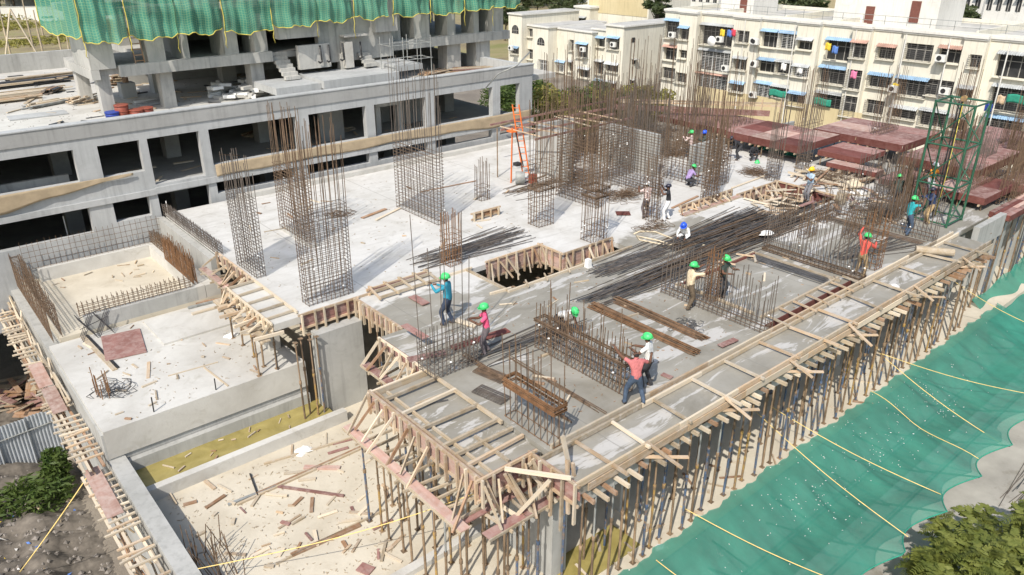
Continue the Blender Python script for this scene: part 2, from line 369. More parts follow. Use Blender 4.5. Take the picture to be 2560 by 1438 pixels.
def cells(name, us, vs, solid, o, U, W, N, depth, mat, parent=None):
    """a slab or wall with openings: grid cells where solid(u, v), extruded by depth along N"""
    o, U, W, N = Vector(o), Vector(U), Vector(W), Vector(N); us = sorted(set(us)); vs = sorted(set(vs))
    m = [[solid((us[i] + us[i + 1]) / 2, (vs[j] + vs[j + 1]) / 2) for j in range(len(vs) - 1)] for i in range(len(us) - 1)]
    vid = {}; v = []; f = []
    def vx(i, j, k):
        if (i, j, k) not in vid: vid[(i, j, k)] = len(v); v.append(o + U * us[i] + W * vs[j] + N * (depth * k))
        return vid[(i, j, k)]
    g = lambda i, j: 0 <= i < len(m) and 0 <= j < len(m[0]) and m[i][j]
    for i in range(len(m)):
        for j in range(len(m[0])):
            if not m[i][j]: continue
            f.append((vx(i, j, 0), vx(i + 1, j, 0), vx(i + 1, j + 1, 0), vx(i, j + 1, 0)))
            f.append((vx(i, j, 1), vx(i, j + 1, 1), vx(i + 1, j + 1, 1), vx(i + 1, j, 1)))
            if not g(i - 1, j): f.append((vx(i, j, 0), vx(i, j + 1, 0), vx(i, j + 1, 1), vx(i, j, 1)))
            if not g(i + 1, j): f.append((vx(i + 1, j, 0), vx(i + 1, j, 1), vx(i + 1, j + 1, 1), vx(i + 1, j + 1, 0)))
            if not g(i, j - 1): f.append((vx(i, j, 0), vx(i, j, 1), vx(i + 1, j, 1), vx(i + 1, j, 0)))
            if not g(i, j + 1): f.append((vx(i, j + 1, 0), vx(i + 1, j + 1, 0), vx(i + 1, j + 1, 1), vx(i, j + 1, 1)))
    ob = own(name, v, f, mat, parent)
    bm = bmesh.new(); bm.from_mesh(ob.data); bmesh.ops.recalc_face_normals(bm, faces=bm.faces); bm.to_mesh(ob.data); bm.free()
    return ob
def sheet(name, fn, nu, nv, mat, parent=None, smooth=True, uvs=(1, 1), thick=0.0):
    v = []; f = []; uv = []
    for i in range(nu + 1):
        for j in range(nv + 1): v.append(fn(i / nu, j / nv)); uv.append((i / nu * uvs[0], j / nv * uvs[1]))
    for i in range(nu):
        for j in range(nv): a = i * (nv + 1) + j; f.append((a, a + nv + 1, a + nv + 2, a + 1))
    me = _mesh(name, v, f, mat, smooth); l = me.uv_layers.new(name='UVMap')
    for lp in me.loops: l.data[lp.index].uv = uv[lp.vertex_index]
    o = _place(name, me, Matrix.Identity(4), parent)
    if thick:
        md = o.modifiers.new('thickness', 'SOLIDIFY'); md.thickness = thick
    return o
def jit(a): return R.uniform(-a, a)
# ================================================================ SETTING: ground, road, water
GZ = -7.6
def gfun(u, v):
    x = -60 + 330 * u; y = -20 + 320 * v
    d = math.hypot(x - 1.0, y - 24)
    return Vector((x, y, GZ + 0.0))
g = sheet('ground', gfun, 60, 60, 'site_earth', None, True); tag(g, 'bare brown site earth running out to a dry grassy field', None, None, 'structure')
def heap(u, v):
    x = -9 + 11.8 * u; y = 12 + 26 * v
    h = 0.9 * math.exp(-((x + 1.5) ** 2) / 9) * (0.6 + 0.4 * math.sin(y * .9) * math.cos(x * 1.3)) + 0.18 * math.sin(x * 3.1 + y * 2.3) * math.sin(y * 2.7 - x)
    e = min(u, 1 - u, v, 1 - v) * 6
    return Vector((x, y, GZ + max(0.0, min(1, e)) * (h + 0.3) - 0.06 + jit(0.035)))
hp = sheet('rubble_heap', heap, 150, 300, 'soil_dark', None, True); tag(hp, 'dark earth and rubble heap beside the outer retaining wall', None, None, 'stuff')
plain('road_concrete', (0.34, 0.32, 0.29), 0.9, 0.2, 0, 0.7, spots=((0.22, 0.2, 0.17), 0.6, 0.56))
rd = box('road', 8, 75, 1.2, 8.2, GZ - 0.2, GZ + 0.02, 'road_concrete'); tag(rd, 'pale concrete lane running under the green net', None, None, 'structure')
kb = box('kerb', 8, 75, 8.2, 8.4, GZ - 0.2, GZ + 0.14, 'concrete_wall'); tag(kb, 'low concrete kerb along the lane', None, None, 'structure')

# ================================================================ MAIN BUILDING UNDER CONSTRUCTION
MB_ = thing('concrete_building', 'unfinished concrete building whose open top slab the workers stand on', 'building', (18, 20, GZ))
FZ, LZ = -3.7, -1.9
box('lower_floor', 3.4, 50, 9.35, 35, FZ - 0.25, FZ, 'concrete_sand', MB_)
cells('top_slab', [9.3, 10.45, 11.3, 15.6, 19.2, 21.8, 20, 25.4, 30.6, 34, 31, 38.5], [10.9, 10.98, 11.3, 15.9, 16.5, 18.5, 18.6, 19.6, 19.75, 20.9, 21.45, 27, 34.6],
      lambda x, y: (y > 21.45 or x > 11.3 or (x > 10.45 and y < 18.5)) and not (15.6 < x < 19.2 and 18.5 < y < 20.9) and not (19.2 < x < 21.8 and 18.6 < y < 19.6)
      and not (30.6 < x < 34 and 16.5 < y < 19.75) and not (20 < x < 25.4 and 10.98 < y < 11.3) and not (x > 31 and y > 27),
      (0, 0, 0), (1, 0, 0), (0, 1, 0), (0, 0, -1), 0.2, 'concrete_damp', MB_)
box('edge_strip', 10.12, 33.2, 9.62, 10.88, -0.32, -0.07, 'concrete_damp', MB_)
box('balcony_slab', 8.62, 10.43, 11.2, 15.88, -0.36, -0.14, 'concrete_damp', MB_)
box('side_slab', 8.35, 9.28, 21.5, 25.2, -0.3, -0.06, 'concrete_dry', MB_)
# beams under the slab edge
for a in [(10.2, 33, 9.7, 10.0), (10.2, 33, 15.2, 15.5), (11.5, 38, 21.6, 22.0), (9.3, 31, 33.9, 34.3)]:
    box('beam', a[0], a[1], a[2], a[3], -0.75, -0.33, 'concrete_wall', MB_)
# low lying slab on the left and its walls
box('left_slab', 3.0, 9.35, 21.8, 28.55, LZ - 0.95, LZ, 'concrete_dry', MB_)
box('left_slab_base', 3.02, 9.3, 21.86, 28.5, FZ - 0.2, LZ - 0.97, 'concrete_wall', MB_)
box('wall_ledge', 3.45, 9.3, 21.62, 21.83, FZ, -3.05, 'concrete_wall', MB_)
box('slab_side', 8.98, 9.28, 28.6, 34.9, -1.22, -0.21, 'concrete_wall', MB_)
box('raised_patch', 6.1, 8.7, 26.0, 28.3, LZ, LZ + 0.07, 'concrete_dry', MB_)
box('pool_kerb', 3.45, 9.9, 20.2, 20.46, FZ, -3.3, 'concrete_dry', MB_)
box('floor_kerb', 6.2, 11.6, 13.0, 13.25, FZ, FZ + 0.16, 'concrete_dry', MB_, rz=0.0)
wt = box('pool_water', 3.45, 9.6, 20.4, 21.65, FZ + 0.01, -3.42, 'pool_water'); tag(wt, 'muddy yellow water standing in the trench below the left slab', None, None, 'structure')
wt2 = box('pool_water', 10.5, 12.95, 9.95, 11.0, FZ + 0.004, FZ + 0.04, 'pool_water'); tag(wt2, 'olive puddle on the floor under the front props', None, None, 'structure')
# outer retaining wall (left)
box('outer_wall', 2.95, 3.42, 6.0, 21.8, GZ, -2.9, 'concrete_wall', MB_)
box('outer_wall', 2.93, 3.4, 21.82, 36.0, GZ, -2.0, 'concrete_wall', MB_)
box('front_wall', 3.45, 50, 9.45, 9.75, GZ, FZ - 0.26, 'concrete_wall', MB_)
box('cross_wall', 3.45, 8, 11.0, 11.3, GZ, FZ - 0.26, 'concrete_wall', MB_)
# shallow pit on the left, with low rims
PZ = -1.75
box('pit_floor', 3.4, 9.25, 28.6, 34.96, PZ - 0.6, PZ, 'concrete_sand', MB_)
box('pit_rim', 4.0, 8.9, 34.45, 34.75, PZ, -1.2, 'concrete_dry', MB_)
box('pit_rim', 4.3, 8.3, 28.6, 28.9, PZ, -1.22, 'concrete_wall', MB_)
box('pit_rim', 8.3, 8.6, 28.6, 34.43, PZ, -1.21, 'concrete_dry', MB_)
box('pit_margin', 3.4, 9.25, 28.56, 28.74, LZ - .6, LZ - 0.02, 'concrete_sand', MB_)
box('pit_strip', 8.62, 9.28, 28.6, 34.9, PZ, -1.23, 'concrete_dry', MB_)
# columns, wall piers
for a in [(9.5, 11.15, 20.95, 21.4, FZ, -0.62), (8.75, 9.15, 23.2, 24.9, LZ, -0.32), (13.5, 13.9, 11.2, 15.0, FZ, -0.21), (19.6, 20.0, 11.4, 15.0, FZ, -0.21),
          (25.6, 26.0, 11.4, 15.0, FZ, -0.21), (31.5, 31.9, 11.4, 15.0, FZ, -0.21), (10.3, 10.8, 10.6, 12.4, FZ, -0.34), (10.5, 11.0, 15.8, 17.0, FZ, -0.22),
          (15.2, 15.7, 21.6, 22.4, FZ, -0.21), (21.0, 21.5, 20.0, 20.6, FZ, -0.21), (20.8, 21.3, 26.9, 27.4, FZ, -0.21), (27.5, 27.9, 22, 25, FZ, -0.21),
          (34.2, 34.6, 11.0, 13.2, FZ, -0.2), (37.2, 37.6, 10.4, 12.4, FZ, -0.2), (41, 41.4, 10.6, 13, FZ, -0.2), (45, 45.4, 10.6, 13, FZ, -0.2)]:
    box('column', *a, 'concrete_wall' if a[0] > 9.2 else 'concrete_dry', MB_)
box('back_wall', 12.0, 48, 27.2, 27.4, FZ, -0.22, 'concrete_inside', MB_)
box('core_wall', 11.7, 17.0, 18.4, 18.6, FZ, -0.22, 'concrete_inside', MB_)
box('upstand', 11.9, 12.6, 19.4, 20.9, FZ, -2.3, 'concrete_wall', MB_)
# upstanding concrete walls on the top slab (stair core in the middle distance)
box('core_wall', 26.1, 26.4, 26.4, 28.9, 0.0, 2.45, 'concrete_wall', MB_)
box('core_wall', 26.42, 28.6, 28.6, 28.9, 0.0, 2.5, 'concrete_wall', MB_)
box('core_wall', 30.2, 30.5, 24.4, 28.4, 0.0, 2.1, 'concrete_wall', MB_)
box('core_wall', 31.8, 34.4, 23.3, 23.55, 0.0, 1.5, 'concrete_wall', MB_)
box('curb', 12.5, 31, 34.2, 34.55, 0.0, 0.22, 'concrete_dry', MB_)
box('end_wall', 33.6, 36.4, 10.2, 10.45, -0.6, 0.35, 'concrete_wall', MB_)
box('kicker', 12.25, 12.55, 26.6, 29.4, 0.0, 0.12, 'concrete_dry', MB_)

# ================================================================ PODIUM
PD = thing('podium_block', 'grey concrete parking podium with open bays and hessian over its ledge', 'building', (18, 40, GZ))
YF = 35.0
ups = [(2.2, 6.36, 1.9), (7.27, 8.92, 1.9), (9.24, 11.45, 1.22), (11.88, 16.1, 1.62), (16.76, 19.93, 1.62), (20.43, 23.62, 1.6), (24.23, 28.25, 1.6), (28.82, 30.3, 1.55)]
lows = [(2.2, 6.44, -0.35, .78), (7.38, 8.86, -0.1, .78), (9.24, 11.5, -0.75, .78), (11.87, 15.7, 0.28, .8), (16.42, 19.95, 0.3, .8), (20.45, 23.62, 0.32, .8), (24.2, 28.2, 0.36, .8), (28.8, 30.3, 0.4, .8)]
us = [-12.0, 31.3]; vs = [-3.7, 4.2]
for a in ups: us += [a[0], a[1]]; vs += [a[2], 3.25]
for a in lows: us += [a[0], a[1]]; vs += [a[2], a[3]]
def psolid(x, z):
    for a in ups:
        if a[0] < x < a[1] and a[2] < z < 3.25: return False
    for a in lows:
        if a[0] < x < a[1] and a[2] < z < a[3]: return False
    return True
cells('front_wall', us, vs, psolid, (0, YF, 0), (1, 0, 0), (0, 0, 1), (0, 1, 0), 0.35, 'concrete_podium', PD)
box('parapet_band', -12, 31.35, YF - 0.05, YF - 0.002, 3.66, 4.22, 'concrete_parapet', PD)
box('parapet_cap', -12, 31.4, YF - 0.08, YF + 0.4, 4.222, 4.27, 'concrete_podium', PD)
box('sill_band', 2.0, 9.2, YF - 0.09, YF - 0.003, 0.8, 1.05, 'concrete_podium', PD)
box('sill_band', 9.2, 31.35, YF - 0.09, YF - 0.003, 0.84, 1.1, 'concrete_podium', PD)
box('terrace_slab', -12, 33.5, YF + 0.36, 57.2, 3.2, 3.5, 'concrete_dry', PD)
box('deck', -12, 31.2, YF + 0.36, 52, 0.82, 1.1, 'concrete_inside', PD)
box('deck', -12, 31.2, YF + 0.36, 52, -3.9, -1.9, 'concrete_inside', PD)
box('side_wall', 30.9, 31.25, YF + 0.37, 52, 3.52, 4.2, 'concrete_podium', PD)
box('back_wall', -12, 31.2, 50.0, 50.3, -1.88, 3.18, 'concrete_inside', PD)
for x in (6.6, 11.6, 16.4, 20.2, 23.9, 28.5):
    for y in (39.6, 44.5): box('column', x - 0.35, x + 0.35, y, y + 0.7, -1.88, 3.18, 'concrete_inside', PD)
for y in (43.4, 50.4): box('corner_column', 30.5, 31.2, y, y + 0.6, -3.6, 3.18, 'concrete_podium', PD)
box('partition', 18.6, 20.0, 37.6, 37.8, 1.1, 3.18, 'concrete_wall', PD)
box('partition', 21.2, 21.5, 36.2, 36.5, 1.1, 2.8, 'concrete_wall', PD); box('partition', 22.6, 22.9, 36.2, 36.5, 1.1, 2.8, 'concrete_wall', PD); box('partition', 21.2, 22.9, 36.18, 36.48, 2.81, 3.1, 'concrete_wall', PD)
box('partition', 24.4, 26.4, 38.5, 38.7, 1.1, 3.18, 'concrete_wall', PD)
box('ramp_wall', 2.3, 6.2, 36.2, 36.4, 1.1, 2.0, 'concrete_wall', PD)
box('rear_wall', -12, 33.5, 56.8, 57.1, 3.502, 4.55, 'concrete_wall', PD)
def cloth(x0, x1, zt, drop, seed, label):
    rr = random.Random(seed); ph = [rr.uniform(0, 6) for _ in range(4)]
    def fn(u, v):
        x = x0 + (x1 - x0) * u
        d = drop(u) * (0.86 + 0.16 * math.sin(u * 19 + ph[0]) * math.sin(u * 7 + ph[1]))
        return Vector((x, YF - 0.1 - 0.02 * v - 0.012 * math.sin(u * 60 + v * 3 + ph[2]) * v, zt(u) + 0.02 - d * v))
    o = sheet('hessian_cloth', fn, 90, 6, 'hessian', None, True, thick=0.012); tag(o, label, 'cloth', 'hessian strips on the podium'); return o
cloth(11.9, 31.2, lambda u: 1.64 - 0.04 * u, lambda u: 0.74 - 0.2 * abs(math.sin(u * 4)), 1, 'long brown hessian strip hung along the podium ledge, right of the open bay')
cloth(-2.0, 8.4, lambda u: 1.92 , lambda u: 0.85 - 0.75 * max(0, u - 0.45) / 0.55, 5, 'brown hessian strip tapering off on the podium ledge at the far left')

# ================================================================ TOWER ON THE PODIUM
TW = thing('tower_block', 'unfinished concrete tower wrapped in green safety net', 'building', (20, 45, 3.5))
T0 = 3.5
for a in [(8.85, 9.4, 39.65, 40.2), (8.85, 9.4, 43.6, 44.2), (11.6, 12.2, 39.7, 40.3), (16.1, 16.8, 39.65, 40.4), (28.4, 29.4, 39.5, 40.5), (30.6, 31.7, 39.5, 40.5),
          (12.5, 13.3, 44.0, 44.8), (16.6, 17.4, 45, 45.8), (25.3, 26.2, 43.5, 44.4), (20.9, 21.5, 38.9, 39.4)]:
    box('column', *a, T0, 5.32, 'concrete_tower', TW)
box('first_floor_slab', 8.7, 12.0, 39.63, 44.8, 5.33, 5.62, 'concrete_tower', TW); box('first_floor_slab', 12.02, 33.0, 39.63, 50, 5.33, 5.62, 'concrete_tower', TW)
box('edge_beam', 9.8, 17.2, 39.25, 39.62, 5.24, 5.74, 'concrete_tower', TW)
box('edge_beam', 24.4, 33.1, 39.2, 39.62, 5.16, 5.66, 'concrete_tower', TW)
box('edge_beam', 8.6, 8.95, 39.3, 44.3, 5.2, 5.62, 'concrete_tower', TW)
box('wall_pier', 8.65, 9.7, 39.35, 42.4, 5.63, 7.9, 'concrete_tower', TW)
for a in [(11.2, 12.0, 39.5, 40.3), (12.9, 13.2, 39.7, 41.5), (14.9, 15.6, 39.6, 41.5), (16.4, 17.1, 39.5, 41.0), (24.6, 25.2, 39.6, 41.5), (26.2, 27.3, 39.7, 41), (28.6, 29.2, 39.7, 41), (30.6, 31.0, 39.7, 41), (31.9, 32.8, 39.5, 41)]:
    box('wall_pier', *a, 5.63, 7.9, 'concrete_tower', TW)
box('second_floor_slab', 8.7, 12.0, 39.35, 44.8, 7.92, 8.2, 'concrete_tower', TW); box('second_floor_slab', 12.02, 33.0, 39.35, 50, 7.92, 8.2, 'concrete_tower', TW)
for a in [(8.7, 9.8, 39.5, 42), (13, 15, 39.8, 40.1), (19, 24, 39.8, 40.1), (28, 32, 39.8, 40.1)]: box('wall_pier', *a, 8.22, 10.4, 'concrete_tower', TW)
box('third_floor_slab', 10.4, 33.0, 39.35, 50, 10.42, 10.7, 'concrete_tower', TW)
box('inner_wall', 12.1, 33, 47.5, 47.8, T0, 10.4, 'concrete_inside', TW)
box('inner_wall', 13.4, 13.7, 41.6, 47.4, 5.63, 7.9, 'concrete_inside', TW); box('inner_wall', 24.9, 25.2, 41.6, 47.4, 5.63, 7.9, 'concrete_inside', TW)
# stair core bulging forward
box('core_wall', 17.4, 19.7, 38.7, 39.2, 6.35, 7.9, 'concrete_tower', TW); box('core_wall', 19.75, 24.3, 39.1, 39.5, 4.9, 7.9, 'concrete_tower', TW)
box('core_wall', 18.4, 20.2, 38.75, 39.05, 4.75, 5.95, 'concrete_tower', TW)
box('core_wall', 23.0, 24.4, 38.6, 39.0, 6.3, 7.9, 'concrete_tower', TW); box('core_ledge', 21.0, 22.4, 38.5, 39.05, 6.2, 6.3, 'concrete_dry', TW)
box('core_wall', 21.0, 21.5, 38.6, 39.05, 4.6, 5.95, 'concrete_dry', TW)
box('canopy_slab', 16.0, 18.4, 36.6, 39.3, 4.02, 4.36, 'concrete_podium', TW); box('canopy_slab', 18.42, 22.9, 36.3, 39.3, 4.1, 4.5, 'concrete_podium', TW); box('canopy_slab', 22.92, 24.6, 36.6, 39.3, 4.45, 4.75, 'concrete_podium', TW)
for x in (16.1, 18.3, 21.2, 24.3): box('canopy_post', x, x + 0.22, 36.7, 36.95, T0, 4.0, 'concrete_podium', TW)
for k in range(7):
    box('stair_step', 17.3, 18.1, 38.2 + 0.25 * k, 38.45 + 0.25 * k, 4.4 + 0.17 * k, 4.57 + 0.17 * k, 'concrete_tower', TW)
    box('stair_step', 22.0, 22.7, 38.2 + 0.25 * k, 38.45 + 0.25 * k, 4.6 + 0.17 * k, 4.77 + 0.17 * k, 'concrete_tower', TW)
for x in (19.6, 20.1, 20.9, 22.0):   # dark pipe drops on the core
    path_tube('drain_pipe', [(x, 38.66, 5.9), (x, 38.6, 5.2), (x + 0.02, 38.6, 5.08), (x - 0.12, 38.6, 5.02), (x - 0.2, 38.6, 5.1)], 0.05, 'steel_black', TW)
# netting panels, one object per panel between yellow seams
seams = [7.6, 8.35, 10.2, 12.3, 14.5, 16.9, 19.4, 21.5, 23.6, 23.9, 26.3, 28.7, 31.0, 33.2]
pn = 0
for a, b in zip(seams[:-1], seams[1:]):
    if b - a < 0.5: continue
    ph = R.uniform(0, 6); z0 = 7.15 + jit(0.08) - (0.1 if b < 17 else -0.05); z0 = z0 if a > 8 else 7.2
    def fn(u, v, a=a, b=b, ph=ph, z0=z0):
        x = a + (b - a) * u; sagm = math.sin(math.pi * u)
        z = z0 - (0.16 * sagm + 0.07 * math.sin(u * 11 + ph) + .04 * math.sin(u * 27 + ph * 2)) * (1 - v) + (10.6 - z0) * v
        if a < 8: x = 8.3 - .5 * (1 - u); y = 38.25 + (1 - u) * 5.2
        else: y = 38.25 - 0.14 * sagm * (1 - v * .3) + 0.09 * math.sin(u * 13 + ph + v) * (1 - v * 0.5) + 0.05 * math.sin(u * 31 + ph) + 0.05 * math.sin(z * 5 + u * 4 + ph)
        return Vector((x, y, z))
    o = sheet('safety_net', fn, 26, 26, 'net_tower', None, True, ((b - a) * 1.6, 5.6))
    pn += 1
    tag(o, 'green safety net panel hung on the tower, number %s from its left corner' % ['one', 'two', 'three', 'four', 'five', 'six', 'seven', 'eight', 'nine', 'ten', 'eleven', 'twelve', 'thirteen', 'fourteen'][pn - 1], 'safety net', 'net panels on the tower')
    rp = [fn(i / 14, 0) + V(0, -0.03, jit(0.02)) for i in range(15)] ; path_tube('edge_rope', rp, 0.022, 'cord_yellow', o, 5)
    rp = [fn(0.0, i / 10) + V(jit(0.03), -0.05, 0) for i in range(11)]; path_tube('seam_rope', rp, 0.022, 'cord_yellow', o, 5)
    if pn > 1:
        p = fn(0, 0); path_tube('rope_tail', [p, p + V(0.03, -0.02, -0.3), p + V(-0.02, 0, -0.6), p + V(0.04, 0, -0.85 - jit(.3))], 0.018, 'cord_yellow', o, 5)
# ================================================================ FORMWORK
def rail(p, q, w, h, mat, parent, name='rail'): return bar(name, p, q, w, h, mat, parent)
def form_side(label, p, q, zt, zb, out, step=0.42, board='ply_dusty', timber='timber_new', braces=0.0, ledger=None, nb=3, group=None, studdrop=0.12, cat='formwork', name='timber_formwork'):
    p, q, out = Vector((p[0], p[1], 0)), Vector((q[0], q[1], 0)), Vector((out[0], out[1], 0)).normalized()
    L = (q - p).length; d = (q - p) / L
    t = thing(name, label, cat, ((p + q) / 2 + V(0, 0, zb)), group)
    hb = (zt - zb) / nb
    for k in range(nb):
        z = zb + hb * (k + .5); a = R.uniform(-0.05, 0.12); b = R.uniform(-0.05, 0.12)
        bar('board', p - d * a + V(0, 0, z) + out * 0.012, q + d * b + V(0, 0, z + jit(0.008)) + out * 0.012, 0.02 + 0.002 * k, hb - 0.012, board, t)
    rail(p - d * 0.12 + out * 0.05 + V(0, 0, zt - 0.03), q + d * 0.12 + out * 0.05 + V(0, 0, zt - 0.03), 0.055, 0.075, timber, t)
    rail(p - d * 0.1 + out * 0.052 + V(0, 0, zb + 0.07), q + d * 0.1 + out * 0.052 + V(0, 0, zb + 0.07), 0.05, 0.07, timber, t)
    n = max(2, int(L / step)); 
    for i in range(n + 1):
        c = p + d * (L * i / n + jit(0.05)) + out * 0.105
        top = zt + R.uniform(-0.02, 0.04); bot = zb - studdrop * R.uniform(0.3, 1.6)
        bar('stud', c + V(0, 0, bot), c + V(jit(0.02), jit(0.02), top), 0.055, 0.075, R.choice([timber, timber, 'timber_pale', 'timber_grey']), t, up=out)
        if braces and R.random() < .88:
            s = c + V(0, 0, zt - 0.05) + out * 0.05; s += d * jit(.1) + V(0, 0, -abs(jit(.12))); e = c + d * jit(0.34) + out * (braces + jit(0.1)) + V(0, 0, (ledger if ledger is not None else zb) + jit(0.05))
            bar('brace', s, e + (e - s) * R.uniform(-.1, .22), R.uniform(.035, .06), R.uniform(.05, .085), R.choice([timber, 'timber_pale', 'timber_new', 'timber_grey', 'timber_grey', 'timber_brown']), t)
    if ledger is not None:
        a = p - d * 0.3 + out * braces + V(0, 0, ledger - 0.06); b = q + d * 0.3 + out * braces + V(0, 0, ledger - 0.06)
        m = (a + b) / 2
        bar('ledger_board', a, m, 0.26, 0.025, board, t); bar('ledger_board', m + d * 0.03, b, 0.25, 0.025, board, t)
        bar('ledger_rail', a + out * 0.14 - V(0, 0, 0.03), b + out * 0.14 - V(0, 0, 0.03), 0.05, 0.07, 'timber_grey', t)
        for i in range(n):
            c = p + d * (L * (i + .5) / n) + V(0, 0, ledger - 0.12)
            bar('joist', c - out * 0.2 + d * jit(.1), c + out * (braces + 0.22 + jit(0.1)) + d * jit(.1), 0.05, 0.07, 'timber_grey', t)
    return t
form_side('dark faced timber formwork along the white slab edge above the big pillar', (9.25, 21.43), (11.72, 21.43), 0.07, -0.52, (0, -1), 0.4, 'ply_dusty', nb=3, studdrop=0.2)
form_side('timber formwork turning back from the pillar along the grey slab edge', (11.27, 21.3), (11.27, 18.62), 0.05, -0.5, (-1, 0), 0.26, 'ply_pink', nb=2, studdrop=0.25)
form_side('short timber formwork below the tall rods where the grey slab steps back', (10.42, 18.4), (10.42, 16.1), 0.02, -0.4, (-1, 0), 0.35, 'ply_dusty', 'timber_pale', braces=0.5, ledger=-0.75, nb=2)
form_side('timber formwork with slanting braces on the left edge of the white slab', (9.27, 25.4), (9.27, 28.3), 0.08, -0.42, (-1, 0), 0.42, 'ply_pink', braces=0.62, ledger=-0.42, nb=3)
form_side('weathered timber formwork edging the small side slab left of the cages', (8.33, 21.6), (8.33, 25.1), 0.0, -0.36, (-1, 0), 0.4, 'timber_grey', 'timber_pale', nb=2, braces=0.35, ledger=-0.4)
form_side('long braced timber formwork on the outer side of the corner balcony', (8.58, 11.2), (8.58, 15.9), 0.06, -0.55, (-1, 0), 0.37, 'ply_pink', braces=0.68, ledger=-0.82, nb=3)
form_side('braced timber formwork across the front of the corner balcony', (8.5, 11.17), (10.1, 11.17), 0.08, -0.6, (0, -1), 0.34, 'ply_dusty', braces=0.6, ledger=-0.95, nb=3)
form_side('timber formwork at the front corner of the main slab', (10.09, 11.1), (10.09, 9.62), 0.07, -0.6, (-1, 0), 0.36, 'ply_dusty', nb=3, studdrop=0.6)
form_side('short timber formwork closing the rear of the corner balcony', (8.6, 15.92), (10.3, 15.92), 0.03, -0.42, (0, 1), 0.45, 'timber_grey', 'timber_pale', nb=2)
# loose diagonal boards nailed at the front corner
t = thing('timber_struts', 'crossing pale struts and a long red faced plank at the front corner', 'formwork', (9.2, 10.4, -1))
bar('plank', Q(1130, 1318, -1.0), Q(1330, 1208, -1.0), 0.24, 0.035, 'ply_dusty', t); bar('plank', Q(1330, 1207, -1.0), Q(1350, 1196, -1.0), 0.26, 0.05, 'timber_new', t)
bar('strut', Q(1262, 1172, 0.14), Q(1428, 1196, 0.14), 0.07, 0.09, 'timber_pale', t)
bar('strut', Q(1212, 1196, 0), Q(1252, 1285, -1.0), 0.05, 0.08, 'timber_new', t); bar('strut', Q(1262, 1185, 0), Q(1310, 1268, -1.0), 0.05, 0.08, 'timber_new', t)
bar('strut', Q(1375, 1200, -0.05), Q(1292, 1288, -1.0), 0.05, 0.08, 'timber_pale', t); bar('strut', Q(1345, 1140, 0), Q(1240, 1240, -0.9), 0.05, 0.08, 'timber_pale', t)
bar('strut', Q(1325, 1180, -.2), Q(1392, 1255, -1.0), 0.06, 0.08, 'timber_pale', t); bar('strut', Q(1260, 1270, -1.0), Q(1295, 1292, -1.05), 0.06, 0.09, 'timber_pale', t)
bar('strut', Q(1406, 1090, 0.75), Q(1424, 1170, -0.05), 0.1, 0.06, 'timber_pale', t); bar('strut', Q(1418, 1150, .35), Q(1420, 1285, -0.95), 0.06, 0.09, 'timber_new', t)
bar('strut', Q(1432, 1158, .3), Q(1436, 1200, -0.2), 0.06, 0.08, 'timber_new', t)
# balcony battens laid over the sunk panels
t = thing('balcony_battens', 'timber battens dividing the corner balcony slab into sunk panels', 'formwork', (9.5, 13.5, -0.1))
bar('long_batten', (8.68, 11.2, -0.02), (8.68, 15.9, -0.02), 0.07, 0.09, 'timber_new', t); bar('long_batten', (8.98, 11.25, -0.08), (8.98, 15.8, -0.08), 0.06, 0.08, 'timber_grey', t)
bar('long_batten', (10.36, 12.6, 0.0), (10.36, 15.9, 0.0), 0.07, 0.1, 'timber_grey', t); bar('long_batten', (9.5, 11.3, -0.02), (9.5, 12.6, -0.02), 0.06, 0.08, 'timber_grey', t)
for y in (11.75, 12.25, 12.75, 13.65, 14.55, 15.4): bar('cross_batten', (8.66, y + jit(.05), 0.0), (10.4, y + jit(.08), 0.01), 0.075, 0.09, R.choice(['timber_new', 'timber_grey', 'timber_pale']), t)
bar('loose_batten', Q(1040, 1010, -0.12), Q(1110, 985, -0.12), 0.07, 0.04, 'timber_grey', t); bar('loose_batten', Q(1035, 1018, -0.12), Q(1120, 1000, -0.12), 0.04, 0.03, 'rebar_dark', t)
# side slab battens
t = thing('side_slab_battens', 'timber battens across the narrow white side slab', 'formwork', (8.8, 23, 0))
for y in (21.9, 22.6, 23.4, 24.2, 25.0): bar('cross_batten', (8.3, y, 0.0), (9.3, y + jit(.06), 0.01), 0.06, 0.08, R.choice(['timber_grey', 'timber_pale']), t)
bar('long_batten', (9.25, 21.7, 0.02), (9.25, 25.3, 0.02), 0.06, 0.09, 'timber_pale', t)
for i in range(5): y = 21.4 + i * .75; bar('bearer', (8.6, y, -0.36), (7.55 + jit(.15), y - 0.1 + jit(.2), -0.36), 0.07, 0.1, R.choice(['timber_new', 'timber_pale']), t)
# slab edge: rails, battens, joist ends
t = thing('edge_shuttering', 'long timber edge shuttering along the front of the main slab', 'formwork', (20, 9.7, -0.3))
x = 10.05
while x < 33:
    l = R.uniform(2.2, 3.6); e = min(33.2, x + l)
    bar('outer_rail', (x, 9.6 + jit(.015), 0.02), (e, 9.6 + jit(.015), 0.02), 0.06, 0.16, R.choice(['timber_new', 'timber_pale', 'timber_grey']), t)
    bar('outer_board', (x + .3, 9.53 + jit(.01), -0.14), (min(33.3, e + .3), 9.53, -0.14), 0.03, 0.2, R.choice(['timber_pale', 'timber_new']), t)
    bar('inner_rail', (x, 10.82 + jit(.02), 0.02), (e, 10.82 + jit(.02), 0.02), 0.06, 0.13, R.choice(['timber_grey', 'timber_pale']), t)
    bar('inner_rail', (x + .5, 10.97 + jit(.02), 0.07), (min(33, e + .5), 10.97, 0.07), 0.06, 0.13, R.choice(['timber_grey', 'timber_pale', 'timber_new']), t)
    x = e + 0.02
